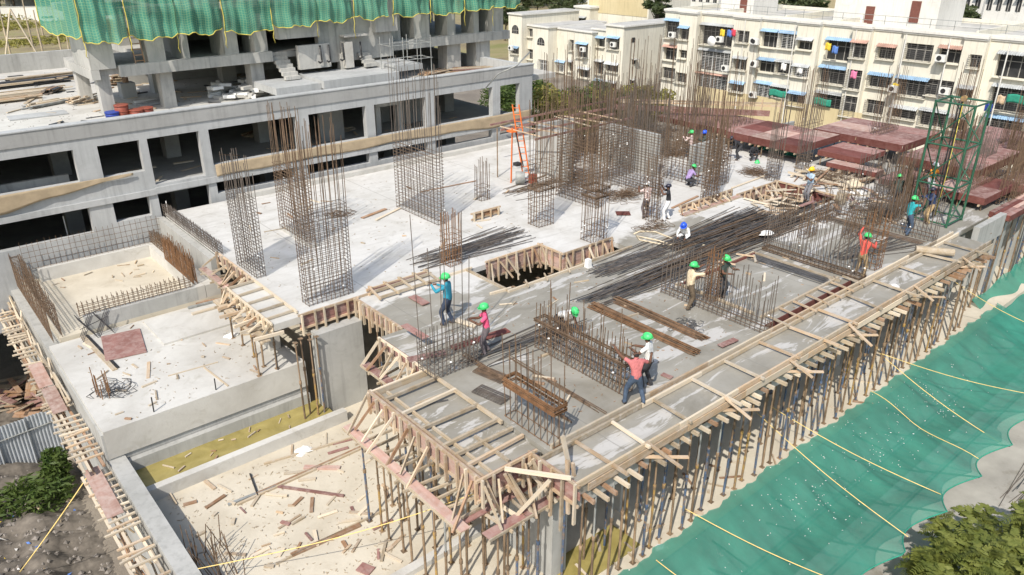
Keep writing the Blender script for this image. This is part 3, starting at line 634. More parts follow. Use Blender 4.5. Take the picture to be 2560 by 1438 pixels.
for i, x in enumerate([11.2, 12.5, 14.0, 15.6, 17.2, 18.9, 20.6, 22.4, 24.1, 26.0, 28.0, 30.0, 31.8]):
    bar('cross_batten', (x + jit(.1), 10.85, 0.03), (x - 0.1 + jit(.15), 9.45 - (0.35 if i % 3 == 0 else 0), 0.06), 0.07, 0.07, R.choice(['timber_new', 'timber_pale', 'timber_grey']), t)
x = 10.3
while x < 33:
    bar('joist', (x, 9.25 + jit(.14), -0.38), (x + jit(.03), 10.6, -0.38), 0.07, 0.1, R.choice(['timber_pale', 'timber_grey', 'timber_grey', 'timber_brown']), t); x += R.uniform(0.26, 0.46)
for x in (12.4, 15.5, 18.6, 22.0, 26.5, 30.5):   # kicked out boards
    bar('kicker_board', (x, 9.62, 0.1), (x + 0.15 + jit(.2), 8.75 + jit(.15), -0.3 + jit(.1)), 0.09, 0.04, 'timber_new', t); bar('kicker_board', (x - .1, 9.6, -0.28), (x + 0.75, 8.9 + jit(.1), -0.3), 0.09, 0.04, 'timber_new', t)
# truss formwork round the openings in the slab
form_side('braced timber truss formwork behind the dark opening, on its long rear edge', (16.5, 20.88), (19.15, 20.88), 0.16, -0.65, (0, -1), 0.42, 'ply_pink', braces=0.5, nb=3)
form_side('timber formwork on the short right edge of the dark opening', (19.18, 20.85), (19.18, 19.62), 0.16, -0.65, (-1, 0), 0.4, 'ply_pink', nb=3)
form_side('braced timber truss formwork on the narrow right arm of the dark opening', (19.25, 19.58), (21.75, 19.58), 0.16, -0.6, (0, -1), 0.36, 'ply_pink', braces=0.45, nb=3)
form_side('timber truss formwork of the far square opening beside the yellow helmet worker', (30.65, 19.73), (33.9, 19.73), 0.12, -0.5, (0, -1), 0.45, 'ply_pink', braces=0.45, ledger=-0.5, nb=3)
form_side('red faced timber formwork on the far side of the square opening', (33.98, 19.7), (33.98, 16.55), 0.12, -0.55, (-1, 0), 0.6, 'ply_red', nb=3)
form_side('low timber truss formwork running left from the square opening to the far cages', (26.7, 20.0), (30.4, 20.0), 0.32, 0.02, (0, -1), 0.4, 'ply_pink', braces=0.4, ledger=0.1, nb=2)
t = thing('opening_battens', 'weathered battens framing the near rim of the dark opening', 'formwork', (17, 19, 0))
for a, b in [((15.5, 18.45), (19.3, 18.45)), ((15.55, 18.5), (15.55, 20.9)), ((19.2, 18.53), (21.9, 18.53)), ((14.9, 18.7), (15.75, 18.6)), ((14.6, 20.9), (15.8, 20.9))]:
    bar('batten', (*a, 0.04), (*b, 0.04), 0.08, 0.08, R.choice(['timber_grey', 'timber_pale']), t)
for x in (16.2, 17.1, 18.2): bar('batten', (x, 18.2, 0.09), (x + 0.3, 18.7, 0.09), 0.05, 0.05, 'timber_grey', t)
# strip with open battens between white and grey slab
t = thing('joint_formwork', 'open timber lattice along the joint between white slab and grey slab', 'formwork', (13, 21, 0.05))
for y, m in ((21.55, 'timber_new'), (20.75, 'timber_grey'), (21.3, 'timber_grey')): bar('long_batten', (11.75, y, 0.1), (14.3, y + jit(.05), 0.1), 0.06, 0.1, m, t)
bar('panel', (11.8, 21.42, 0.02), (14.2, 21.42, 0.02), 0.03, 0.26, 'ply_dusty', t)
for x in (11.9, 12.5, 13.1, 13.7, 14.2): bar('cross_batten', (x, 21.65, 0.17), (x - 0.1 + jit(.1), 20.6, 0.12), 0.06, 0.07, R.choice(['timber_new', 'timber_grey']), t); bar('stud', (x, 21.47, -0.1), (x, 21.47, 0.24), 0.05, 0.07, 'timber_new', t)
# dark red trench boxes
t = thing('trench_form', 'narrow dark red plywood trench form set in the slab', 'formwork', (22.7, 11.1, -0.1))
bar('side_panel', (20.0, 11.285, -0.06), (25.4, 11.285, -0.06), 0.02, 0.24, 'ply_red', t); bar('side_panel', (20.0, 10.99, -0.06), (25.4, 10.99, -0.06), 0.02, 0.24, 'ply_red', t)
for x in (20.4, 21.2, 22.0, 22.8, 23.6, 24.4, 25.2): bar('spacer', (x, 10.7, 0.12), (x + .1, 11.6, 0.12), 0.05, 0.06, R.choice(['timber_grey', 'timber_new']), t)
t = thing('panel_form', 'sunk red edged timber frame round the pale panel behind the cream shirted worker', 'formwork', (22.5, 14.5, 0))
bar('red_edge', (20.4, 14.95, 0.03), (24.9, 14.95, 0.03), 0.04, 0.14, 'ply_red', t); bar('frame', (20.3, 15.05, 0.05), (25, 15.05, 0.05), 0.07, 0.1, 'timber_grey', t)
for a, b in [((20.45, 15.0), (20.45, 12.0)), ((25.0, 15.0), (25.0, 11.5)), ((20.4, 11.7), (25.2, 11.7))]: bar('frame', (*a, 0.05), (*b, 0.05), 0.07, 0.09, 'timber_grey', t)
for x in (21.3, 23.0, 24.2): bar('frame_spacer', (x, 15.3, 0.12), (x + 0.3, 14.7, 0.12), 0.05, 0.05, 'timber_new', t)

# ================================================================ RED SHUTTERING BOXES (far right)
box('far_deck', 38.55, 46, 11.0, 25.5, -0.6, -0.25, 'concrete_wall', MB_)
def ply_box(x0, x1, y0, y1, zt, h, label, split=2):
    h *= .78; zt -= .08
    t = thing('shutter_box', label, 'formwork', ((x0 + x1) / 2, (y0 + y1) / 2, zt - h), 'red plywood shutter boxes')
    n = split; w = (y1 - y0) / n
    for k in range(n):
        nx_ = max(1, int((x1 - x0) / 1.3))
        for j in range(nx_):
            xa = x0 + (x1 - x0) * j / nx_; dz = R.uniform(0, .012); box('top_panel', xa + .008, xa + (x1 - x0) / nx_ - .008, y0 + k * w + 0.01, y0 + (k + 1) * w - 0.01, zt - 0.022 - dz, zt - dz, R.choice(['ply_dusty', 'ply_dusty', 'ply_red', 'ply_pink']) if R.random() < .5 else 'ply_dusty', t)
        box('front_panel', x0 - 0.022, x0 - 0.002, y0 + k * w + 0.012, y0 + (k + 1) * w - 0.012, zt - h, zt - 0.004, 'ply_red', t)
    box('side_panel', x0, x1, y0 - 0.022, y0 - 0.002, zt - h, zt - 0.004, 'ply_red', t)
    box('rear_panel', x1 + 0.002, x1 + 0.022, y0, y1, zt - h, zt - 0.004, 'ply_red', t)
    for y in np.arange(y0 + .2, y1, 0.55): bar('bearer', (x0 - 0.12, y, zt - h - 0.05), (x1, y, zt - h - 0.05), 0.07, 0.08, 'timber_new', t)
    for x, y in ((x0 + .15, y0 + .15), (x1 - .15, y0 + .15), (x0 + .15, y1 - .15), (x1 - .15, y1 - .15), (x0 + .15, (y0 + y1) / 2)):
        pole('support', (x, y, -0.25 if x > 38.6 else 0), (x, y, zt - h - 0.09), 0.03, 'steel_rust', t, 6)
ply_box(37.4, 41.5, 20.7, 25.3, 1.15, 0.5, 'long red plywood shutter box above the dark clothed bending worker', 3)
ply_box(38.2, 42.0, 25.6, 31.0, 1.0, 0.4, 'red plywood shutter box farthest left, behind the core cages', 3)
ply_box(42.0, 46.5, 17.4, 22.6, 1.1, 0.5, 'large red plywood shutter box behind the stepped pair', 2)
ply_box(38.6, 41.2, 17.9, 20.3, 0.85, 0.35, 'low red plywood shutter box stepped in front of the large one', 1)
ply_box(37.6, 38.4, 16.6, 19.2, 0.6, 0.3, 'narrow red plywood shutter box nearest the square opening', 1)
ply_box(40.0, 45.6, 12.9, 16.6, 1.05, 0.55, 'wide red plywood shutter box left of the green hoist tower', 2)
ply_box(37.2, 39.8, 13.9, 16.2, 0.5, 0.35, 'low red plywood shutter box in front of the wide one', 1)
ply_box(36.9, 40.6, 11.3, 13.6, 0.72, 0.4, 'red plywood shutter box just behind the hoist tower', 2)
ply_box(36.6, 48.0, 10.1, 10.95, 0.3, 0.32, 'long red plywood shutter strip on the far right slab edge', 4)
ply_box(40.8, 50, 11.1, 12.6, 0.25, 0.3, 'red plywood shutter deck behind the right edge strip', 3)
ply_box(46.5, 54, 12.8, 18.0, 0.35, 0.35, 'broad dusty red shutter deck at the far right below the flats', 4)
# open timber grid in front of the boxes
t = thing('timber_grid', 'open pale timber grillage in front of the red shutter boxes', 'formwork', (36.6, 18.2, 0.2))
for y in (16.9, 17.6, 18.3, 19.0, 19.7): bar('bearer', (35.2, y, 0.1), (37.5, y + jit(.05), 0.2), 0.08, 0.1, 'timber_pale', t)
for x in (35.4, 36.1, 36.9): bar('bearer', (x, 16.7, 0.2), (x, 20, 0.2), 0.08, 0.1, 'timber_pale', t)
# formwork decks at the far core
t = thing('core_deck', 'thin timber deck on red edged rails over the far core walls', 'formwork', (27, 28, 2.5))
for y in (26.4, 27.6, 28.9): bar('red_edge', (23.8, y, 2.52), (30.6, y + jit(.1), 2.6), 0.05, 0.1, 'ply_dusty', t)
for x in np.arange(24, 30.5, 1.1): bar('joist', (x, 26.2, 2.66), (x + jit(.5), 29.2, 2.62), 0.035, 0.05, R.choice(['timber_new', 'timber_pale']), t)
for y in (29.8, 31.2): bar('red_edge', (25, y, 2.2), (36, y + 0.2, 2.3), 0.05, 0.1, 'ply_dusty', t)
for x in (24.0, 27.2, 30.4, 33.5): pole('post', (x, 29.4, 0 if x < 31 else FZ), (x, 29.4, 2.5), 0.03, 'steel_rust', t, 6)
t = thing('far_beam_form', 'timber framed beam form standing beyond the core in front of the flats', 'formwork', (40, 29, 1.2))
bar('side_panel', (36.5, 33.2, 1.35), (42.8, 26.0, 1.2), 0.03, 0.35, 'ply_dusty', t); bar('top_rail', (36.5, 33.4, 1.75), (44.2, 26.2, 1.6), 0.08, 0.1, 'timber_new', t); bar('top_rail', (37.5, 33.6, 1.45), (45, 26.4, 1.3), 0.08, 0.1, 'timber_new', t)
for k in range(10): u = k / 9; bar('stud', (36.6 + 7.6 * u, 33.35 - 7.2 * u, 1.0), (36.6 + 7.6 * u, 33.35 - 7.2 * u, 1.85), 0.07, 0.07, 'timber_new', t)
for k in range(4): u = k / 3; pole('post', (36.7 + 7.4 * u, 33.2 - 7.1 * u, FZ), (36.7 + 7.4 * u, 33.2 - 7.1 * u, 1.05), 0.04, 'steel_rust', t, 6)
# small forms on the white slab
form_side('small timber beam form lying on the white slab beyond the dark wall cage', (19.0, 25.0), (20.4, 25.0), 0.38, 0.02, (0, -1), 0.35, 'timber_brown', nb=2)
# ================================================================ STEEL PROPS
def prop(x, y, zb, zt, group, label, lean=0.03):
    z0 = Vector((x + jit(lean), y + jit(lean), zb)); z1 = Vector((x, y, zt)); L = (z1 - z0).length; d = (z1 - z0) / L
    m1, m2 = R.choice([('steel_rust', 'steel_rust'), ('steel_rust', 'steel_rust'), ('steel_rust', 'steel_grey'), ('steel_blue', 'steel_rust'), ('steel_yellow', 'steel_rust'), ('steel_blue', 'steel_blue'), ('steel_rust', 'steel_rust')])
    nm_ = {'steel_rust': 'rusty', 'steel_grey': 'grey', 'steel_blue': 'blue', 'steel_yellow': 'yellow'}; cl_ = nm_[m1] if m1 == m2 else nm_[m1] + ' and ' + nm_[m2]
    t = thing('steel_prop', cl_ + ' ' + label, 'steel prop', z0, cl_ + ' ' + group); k = R.uniform(0.5, 0.66)
    c = z0 + d * (L * k)
    pole('outer_tube', z0, c, 0.034, m1, t); pole('inner_tube', c, z1, 0.026, m2, t); pole('collar', c - d * 0.07, c + d * 0.05, 0.047, 'steel_yellow' if R.random() < .2 else m1, t)
    box('base_plate', z0.x - .07, z0.x + .07, z0.y - .07, z0.y + .07, zb + 0.001, zb + 0.012, 'steel_rust', t); box('head_plate', x - .07, x + .07, y - .07, y + .07, zt - 0.012, zt - 0.001, 'steel_rust', t)
lab = 'telescopic steel prop in the outer row under the front slab edge'
x = 10.35
while x < 33: prop(x, 9.72 + jit(.08), FZ, -0.43, 'props under the front slab edge', lab); x += R.uniform(0.36, 0.62)
lab = 'steel prop in the inner row behind the front slab edge props'
x = 10.6
while x < 33: prop(x, 10.5 + jit(.1), FZ, -0.34 if False else -0.43, 'inner props behind the slab edge', lab); x += R.uniform(0.5, 0.85)
x = 11.2
while x < 32: prop(x, 12.2 + jit(.3), FZ, -0.21, 'deep props under the main slab', 'steel prop deep in the shade under the main slab'); x += R.uniform(1.0, 1.5)
lab = 'tall steel prop under the braced side of the corner balcony'
y = 11.3
while y < 16: prop(7.95 + jit(.06), y, FZ, -0.98, 'props beside the corner balcony', lab); y += R.uniform(0.4, 0.6)
lab = 'steel prop standing under the corner balcony slab'
for x in (8.75, 9.4, 10.0):
    y = 11.4
    while y < 15.9: prop(x + jit(.06), y, FZ, -0.37, 'props under the corner balcony', lab); y += R.uniform(0.55, 0.85)
for x in (8.5, 8.8, 9.1, 9.5, 9.8): prop(x, 10.55 + jit(.05), FZ, -1.08, 'props below the corner struts', 'steel prop below the crossing struts at the front corner', 0.02)
lab = 'steel prop standing on the left slab under the white slab edge'
for x, y in [(8.5, 26.4), (8.75, 25.9), (8.8, 27.0), (8.7, 25.4), (8.2, 25.0), (8.25, 24.2), (8.2, 23.2), (8.2, 22.4), (8.45, 21.95), (7.8, 21.9)]: prop(x, y, LZ, -0.42, 'props on the left slab', lab, 0.06)
lab = 'steel prop beside the big concrete pillar'
for x, y in [(8.7, 20.85), (8.95, 21.0), (9.15, 20.75), (9.3, 21.1), (9.4, 20.8), (11.5, 20.6), (11.0, 18.4), (10.8, 17.6), (10.9, 19.4)]: prop(x, y, FZ if x > 9.9 or y < 20.2 else -3.3 if y < 20.46 else FZ, -0.56, 'props beside the pillar', lab)
lab = 'steel prop inside the dark slab opening'
for x in np.arange(16.2, 21.8, 0.62): prop(x, 18.85 + (0.0 if x > 19.3 else 0.9), FZ, -0.62 , 'props in the opening', lab)
lab = 'steel prop under the red shutter strip at the far right'
for x in np.arange(34.5, 49, 0.62): prop(x + jit(.1), 10.35 + jit(.1), FZ, -0.16 if x > 36.6 else -0.21, 'props under the right strip', lab, 0.06)
# ================================================================ REBAR
def ring(x0, x1, y0, y1, z, r, S):
    c = [V(x0, y0, z), V(x1, y0, z), V(x1, y1, z), V(x0, y1, z)]
    for a, b in zip(c, c[1:] + c[:1]): S.append((a, b, r))
SPH = None
def ball(name, p, r, mat, parent):
    global SPH
    if SPH is None: SPH = {}
    if mat not in SPH:
        bm = bmesh.new(); bmesh.ops.create_icosphere(bm, subdivisions=2, radius=1); me = bpy.data.meshes.new('ball_' + mat); bm.to_mesh(me); bm.free()
        me.materials.append(MATS[mat]); me.polygons.foreach_set('use_smooth', [True] * len(me.polygons)); SPH[mat] = me
    return _place(name, SPH[mat], Matrix.Translation(p) @ Matrix.Diagonal((r, r, r * .7, 1)), parent)
def cage(label, x0, x1, y0, y1, zh, zt, nx, ny, mat='rebar_rust', hs=0.16, single=False, spacers=3, z0=0.0, r=0.0125, vary=0.5, z_h0=0.05, lean=0.015, bands=(), group=None, tmat=None):
    t = thing('rebar_cage', label, 'rebar cage', ((x0 + x1) / 2, (y0 + y1) / 2, z0), group)
    xs = np.linspace(x0, x1, max(2, nx)); ys = np.linspace(y0, y1, max(2, ny)); pts = []
    for x in xs: pts += [(x, y0), (x, y1)]
    for y in ys[1:-1]: pts += [(x0, y), (x1, y)]
    lx, ly = jit(lean), jit(lean); S = []
    for x, y in pts:
        H = zt - R.random() ** 2 * vary * (zt - zh) if zt - zh > .3 else zt - R.uniform(0, .2)
        p = V(x + jit(.015), y + jit(.015), z0); q = p + V((lx + jit(lean)) * H, (ly + jit(lean)) * H, H - 0)
        if single: pole('vertical_bar', p, q, r, mat, t, 6)
        else: S.append((p, q, r))
    if S: segs('vertical_bars', S, mat, t)
    S = []; z = z_h0; e = 0.014
    while z < zh:
        k = jit(.012); ring(x0 - e + lx * z, x1 + e + lx * z, y0 - e + ly * z, y1 + e + ly * z, z0 + z + k, r * 0.75, S); z += hs * R.uniform(.85, 1.15)
    for b in bands:
        for k in range(9): ring(x0 - e - .02 + jit(.02), x1 + e + .02, y0 - e - .02, y1 + e + .02 + jit(.02), z0 + b + jit(.06), r * .75, S)
        n = int(max(x1 - x0, y1 - y0) / .12)
        for k in range(n):
            a = V(R.uniform(x0, x1), R.uniform(y0, y1), z0 + b + jit(.08)); S.append((a, a + V(jit(.2), jit(.2), jit(.12)), r * .7))
    if S: segs('tie_bars', S, tmat or mat, t)
    for k in range(spacers):
        x, y = R.choice(pts); z = R.uniform(.3, max(.5, zh)); ball('spacer_block', V(x + lx * z - 0.02, y + ly * z - 0.03, z0 + z), 0.036, 'white_plastic', t)
    return t
cage('slim grey rebar wall cage on the left edge of the white slab', 9.4, 9.72, 25.15, 26.9, 3.0, 4.5, 3, 9, 'rebar_grey', 0.13, True, 7)
cage('tall rebar cage above the big pillar, nearest of the tall ones', 9.75, 11.4, 21.85, 22.3, 3.35, 6.1, 11, 3, 'rebar_rust', 0.13, True, 6, tmat='rebar_grey')
cage('tall rebar wall cage standing behind the cage above the pillar', 12.28, 12.6, 26.9, 29.4, 2.9, 5.4, 3, 12, 'rebar_rust', 0.14, True, 6, vary=.35)
cage('wide tall rebar wall cage in the middle of the white slab', 17.55, 17.9, 25.5, 28.7, 3.05, 6.6, 3, 14, 'rebar_grey', 0.14, True, 9, vary=.7, tmat='rebar_rust')
cage('stubby rebar column starter on the far white slab', 20.95, 21.45, 26.85, 27.35, 0.7, 1.95, 4, 4, 'rebar_rust', 0.2)
cage('tall rusty rebar column cage left of the concrete core wall', 20.6, 21.4, 22.5, 23.2, 3.0, 5.2, 6, 5, 'rebar_rust', 0.2, True, 3, bands=(1.6,))
cage('rusty rebar column cage by the right arm of the dark opening', 21.0, 21.75, 19.75, 20.45, 0.9, 4.2, 6, 5, 'rebar_rust', 0.22, True, 3, bands=(1.9, 2.2))
cage('rebar column cage beside the white trousered worker', 24.75, 25.3, 19.95, 20.45, 1.9, 2.9, 5, 4, 'rebar_rust', 0.16, False, 5)
cage('rebar column cage in front of the purple shirted worker', 28.65, 29.25, 19.8, 20.35, 3.0, 4.0, 6, 5, 'rebar_rust', 0.15, False, 5)
cage('rebar column cage left of the square opening', 33.95, 34.5, 19.9, 20.4, 1.2, 4.2, 6, 5, 'rebar_grey', 0.16, False, 2, tmat='rebar_rust')
cage('rebar column cage in front of the low red shutter box', 36.35, 36.95, 19.7, 20.2, 1.1, 4.0, 6, 5, 'rebar_grey', 0.18, False, 2, tmat='rebar_rust')
cage('rusty rebar wall cage next to the concrete core wall', 24.2, 24.55, 22.7, 25.3, 2.9, 4.3, 3, 13, 'rebar_rust', 0.14, False, 6)
cage('long rebar wall cage along the middle of the core', 27.5, 27.85, 21.9, 25.3, 3.1, 5.0, 3, 16, 'rebar_grey', 0.13, False, 10, tmat='rebar_rust')
cage('rebar wall cage crossing the rear of the core', 24.7, 29.8, 25.5, 25.8, 2.7, 4.6, 22, 3, 'rebar_rust', 0.15, False, 9)
cage('rebar wall cage behind the pink shirted far worker', 30.4, 30.75, 20.9, 24.0, 2.4, 3.6, 3, 14, 'rebar_rust', 0.15, False, 8)
cage('rebar column cage behind the purple shirted worker', 31.4, 32.0, 21.2, 21.9, 2.2, 4.6, 5, 5, 'rebar_rust', 0.16, False, 4)
cage('short brown rebar column starter by the dark opening', 15.25, 15.8, 21.5, 22.05, 1.5, 2.1, 5, 5, 'rebar_orange', 0.22, True, 2)
cage('sparse tall rods and low hoops beside the blue shirted worker', 10.25, 11.75, 15.35, 16.15, 0.85, 1.2, 12, 5, 'rebar_grey', 0.15, True, 5, vary=.2)
t = thing('tall_rods', 'few very tall single rods rising past the blue shirted worker', 'rebar', (10.9, 16, 0))
for x, y, h in [(10.3, 16.1, 4.6), (10.55, 15.4, 3.9), (10.75, 16.1, 3.6), (11.0, 15.5, 3.3), (11.2, 16.05, 5.2), (11.45, 15.4, 3.4), (11.7, 16.0, 4.4)]: pole('rod', (x, y, 0), (x + jit(.1), y + jit(.1), h), 0.0125, 'rebar_grey', t, 6)
cage('long low rebar wall cage beside the worker in the faded red shirt', 13.6, 13.95, 11.45, 14.95, 0.95, 1.5, 3, 26, 'rebar_rust', 0.22, True, 5, vary=.3, bands=(0.95,))
for k in range(10): pole('tall_bar', (13.6 + .35 * (k % 2), 11.6 + k * .34, 0), (13.6 + .35 * (k % 2) + jit(.05), 11.6 + k * .34 + jit(.06), R.uniform(1.9, 2.7)), 0.0125, 'rebar_rust', bpy.data.objects['rebar_cage.%03d' % 15] if False else thing('lone_rod', 'single rod standing taller than the low rebar wall cage', 'rebar', (13.6 + .35 * (k % 2), 11.6 + k * .34, 0), 'rods above the low wall cage'), 6)
cage('rebar wall starter with a floating bundle of hoops by the corner balcony', 10.6, 10.95, 10.95, 12.75, 0.2, 2.4, 3, 9, 'rebar_rust', 0.2, True, 0, vary=.6, bands=(1.0, 1.12), tmat='rebar_orange')
cage('rebar wall cage beside the cream shirted worker', 19.5, 19.9, 11.0, 15.05, 0.35, 1.9, 3, 24, 'rebar_grey', 0.12, True, 2, vary=.6, tmat='rebar_rust')
cage('rebar wall cage left of the red shirted reaching worker', 25.55, 25.95, 11.1, 15.0, 0.3, 2.0, 3, 26, 'rebar_grey', 0.12, False, 4, vary=.5, tmat='rebar_rust', bands=(0.1,))
cage('rebar wall cage beside the turquoise shirted worker', 31.45, 31.85, 11.1, 15.2, 0.5, 2.1, 3, 26, 'rebar_grey', 0.14, False, 4, vary=.5, tmat='rebar_rust')
cage('short rebar cage the red shirted worker is tying', 26.9, 27.4, 11.2, 11.8, 1.7, 2.2, 4, 4, 'rebar_orange', 0.2, False, 1)
cage('dark rebar column the cream shirted worker is tying', 20.2, 20.55, 13.4, 13.8, 1.6, 1.9, 4, 4, 'rebar_orange', 0.13, True, 0)
for i, (x, y, zt, lab) in enumerate([(33.8, 13.6, 2.4, 'rebar cage left of the hoist tower'), (36.2, 14.6, 2.3, 'rebar cage just behind the hoist tower legs'), (38.6, 10.9, 2.0, 'rebar cage on the right red shutter strip'),
      (41.4, 11.6, 2.1, 'second rebar cage along the right red shutter strip'), (44.4, 11.9, 2.3, 'third rebar cage along the right red shutter strip'), (47.2, 13.6, 2.4, 'rebar cage on the broad dusty shutter deck'), (43.5, 14.8, 2.6, 'rebar cage on top of the wide red shutter box')]):
    cage(lab, x, x + 1.8, y, y + 0.5, 0.5, zt, 12, 4, 'rebar_rust', 0.2, False, 1, z0=0.0 if x < 40 else 0.2, vary=.6)
cage('long rebar mesh on the red deck behind the hoist tower', 37, 46, 12.2, 12.5, 0.5, 1.3, 46, 3, 'rebar_rust', 0.2, False, 0, z0=0.3)
for i, (x, y, zb, zt, lab) in enumerate([(27.0, 28.8, 0.0, 6.2, 'tall rods above the concrete core wall'), (29.2, 29.6, 0, 6.0, 'tall rods behind the core deck'), (31.8, 27.6, 0, 6.3, 'tall rods at the middle of the far core'), (34.0, 25.6, 0, 5.2, 'tall rods behind the worker on the core'),
      (36.2, 28.2, FZ, 9.6, 'tallest rods in front of the cream flats'), (38.6, 25.9, FZ, 9.0, 'tall rods by the far timber beam form'), (40.4, 22.4, 1.15, 3.4, 'rods rising from the long red shutter box'), (43.0, 19.2, 1.1, 3.6, 'rods rising from the large red shutter box'),
      (45.2, 16.2, 1.05, 4.0, 'rods on the rear edge of the wide red box'), (48.2, 13.9, 0.35, 4.0, 'rods left of the hoist tower against the flats'), (33.4, 31.6, FZ, 8.6, 'tall rods near the bushes and the flats')]):
    cage(lab, x, x + 2.2, y, y + 0.5, 0.35, zt, 13, 4, 'rebar_rust', 0.18, False, 1, z0=zb, vary=.55, lean=0.012)
# meshes round the pit
def mesh_panel(label, a, b, z0, z1, step, mat, hstep=None, double=0.0, stick=0.12, r=0.012):
    a, b = V(*a, 0), V(*b, 0); d = b - a; L = d.length; d /= L; n = V(-d.y, d.x, 0); S = []
    for off in ([0.0] if not double else [0.0, double]):
        k = 0.0
        while k <= L:
            p = a + d * (k + jit(.02)) + n * off; S.append((p + V(0, 0, z0), p + V(jit(.02), jit(.02), z1 + R.uniform(0, stick)), r)); k += step
        z = z0 + .06
        while z < z1: S.append((a + n * off + V(0, 0, z + jit(.02)), b + n * off + V(0, 0, z + jit(.02)), r)); z += hstep or step
    if double:
        k = 0.0
        while k <= L: p = a + d * k; S.append((p + V(0, 0, z1 - .02), p + n * double + V(0, 0, z1 - .02), r)); k += step
    t = thing('rebar_mesh', label, 'rebar mesh', (a + b) / 2 + V(0, 0, z0)); segs('mesh_bars', S, mat, t); return t
mesh_panel('upright rebar mesh along the far rim of the left pit', (3.6, 34.6), (9.0, 34.6), -1.2, -0.05, 0.22, 'rebar_rust', 0.24, 0.0, r=.009)
mesh_panel('dense rusty rebar wall along the left rim of the pit', (3.5, 28.7), (3.5, 35), -1.9, -0.6, 0.17, 'rebar_rust', 0.22, 0.3, .3)
mesh_panel('low rebar mesh on the near rim of the left pit', (4.2, 28.75), (8.2, 28.75), -1.22, -0.75, 0.17, 'rebar_rust', 0.14, 0.16, .1)
mesh_panel('crowded orange brown rods on the right rim of the pit', (8.45, 28.9), (8.45, 32.3), -1.2, -0.35, 0.075, 'rebar_orange', 0.55, 0.14, .5)
mesh_panel('long grey rebar mesh between the pit and the white slab', (9.36, 28.2), (9.36, 34.5), 0.0, 0.5, 0.15, 'rebar_grey', 0.12, 0.18, .06)
mesh_panel('low tangled rebar behind the orange brown rods', (8.7, 32.9), (8.7, 34.8), -1.23, -0.7, 0.12, 'rebar_rust', 0.12, 0.2)
t = thing('rebar_trestle', 'dark rebar trestle standing at the near corner of the pit', 'rebar', (4.6, 28.5, LZ)); S = []
for x in (4.0, 4.55):
    for k in range(4): y = 28.1 + .15 * k; S += [(V(x, y, LZ), V(x + .5, y, -1.0), .014), (V(x + .5, y, LZ), V(x, y, -1.0), .014)]
for z in (-1.0, -1.4): S.append((V(4.0, 28.1, z), V(5.05, 28.6, z), .014))
segs('trestle_bars', S, 'rebar_dark', t)
t = thing('starter_rods', 'two small groups of brown starter rods on the near left slab', 'rebar', (3.9, 23.4, LZ))
for g_, n, h in ((Q(247, 990, LZ), 5, 1.0), (Q(272, 985, LZ), 6, .9)):
    for k in range(n): p = g_ + V(jit(.05), k * .14 - .3, 0); pole('rod', p, p + V(jit(.03), jit(.03), R.uniform(.25, h)), 0.014, 'rebar_orange', t, 6)
for px, py, hh in [(695, 925, .35), (540, 975, .2), (385, 1030, .3), (760, 900, .4), (1095, 0, 0)][:4]:
    p = Q(px, py, LZ); o = thing('stub_rod', 'short dark stub rod near the edge of the left slab', 'rebar', p, 'stub rods on the left slab'); pole('rod', p, p + V(.02, .02, hh + .2), 0.02, 'steel_black', o, 6)
p = Q(540, 1420, FZ); t = thing('rod_bundle', 'fanned bundle of brown rods standing on the sandy lower floor', 'rebar', p)
for k in range(34):
    a = p + V(jit(.5), jit(.75), 0); pole('rod', a, a + V(jit(.25) - .1, jit(.3) + .15, R.uniform(.6, 1.2)), 0.012, 'rebar_rust', t, 5)
# piles of loose bars
def pile(label, x0, x1, y0, y1, n, lmin, lmax, mats, along='x', ang=0.05, zt=0.2, single=False, group=None, z0=0.01):
    t = thing('rebar_pile', label, 'rebar', ((x0 + x1) / 2, (y0 + y1) / 2, z0), group); S = {}
    for k in range(n):
        L = R.uniform(lmin, lmax); u = R.random(); v = min(1, max(0, R.gauss(.5, .23))); z = z0 + 0.012 + zt * (1 - abs(v - .5) * 2) * R.random(); an = R.gauss(0, ang)
        if along == 'x': a = V(x0 + (x1 - x0 - L) * u, y0 + (y1 - y0) * v, z); b = a + V(L, L * math.sin(an), jit(.03))
        else: a = V(x0 + (x1 - x0) * v, y0 + (y1 - y0 - L) * u, z); b = a + V(L * math.sin(an), L, jit(.03))
        b.z = max(b.z, z0 + .012); S.setdefault(R.choice(mats), []).append((a, b, .0115))
    for m, s in S.items(): segs('bars', s, m, t)
    return t
pile('big dark pile of long rods across the middle of the slab', 22.6, 29.6, 16.5, 18.2, 170, 3.5, 6.5, ['rebar_dark', 'rebar_grey', 'rebar_rust'], ang=.06, zt=.3)
pile('rust tinged spread of long rods beside the big dark pile', 19, 33.5, 15.3, 16.9, 130, 4, 8, ['rebar_grey', 'rebar_rust', 'rebar_dark'], ang=.05, zt=.25)
pile('grey rods running out towards the brown bundles', 16.6, 24, 15.4, 16.8, 80, 3, 6.5, ['rebar_dark', 'rebar_grey'], ang=.04, zt=.12)
pile('thin fan of dark rods by the dark opening', 18.6, 23.5, 16.9, 18.3, 50, 2.5, 4, ['rebar_dark', 'rebar_grey'], ang=.07, zt=.04)
pile('brown rod bundle nearest the low rebar wall cage', 16.75, 17.15, 11.5, 15.9, 70, 3.6, 4.4, ['rebar_rust', 'rebar_orange'], 'y', .012, .16)
pile('second brown rod bundle on the cream worker side', 17.65, 18.05, 11.9, 15.7, 60, 3.2, 3.8, ['rebar_rust', 'rebar_orange'], 'y', .012, .14)
pile('dark rods lying by the short brown column starter', 14.2, 20.0, 21.9, 23.2, 60, 2.5, 5, ['rebar_dark', 'rebar_grey'], ang=.08, zt=.05)
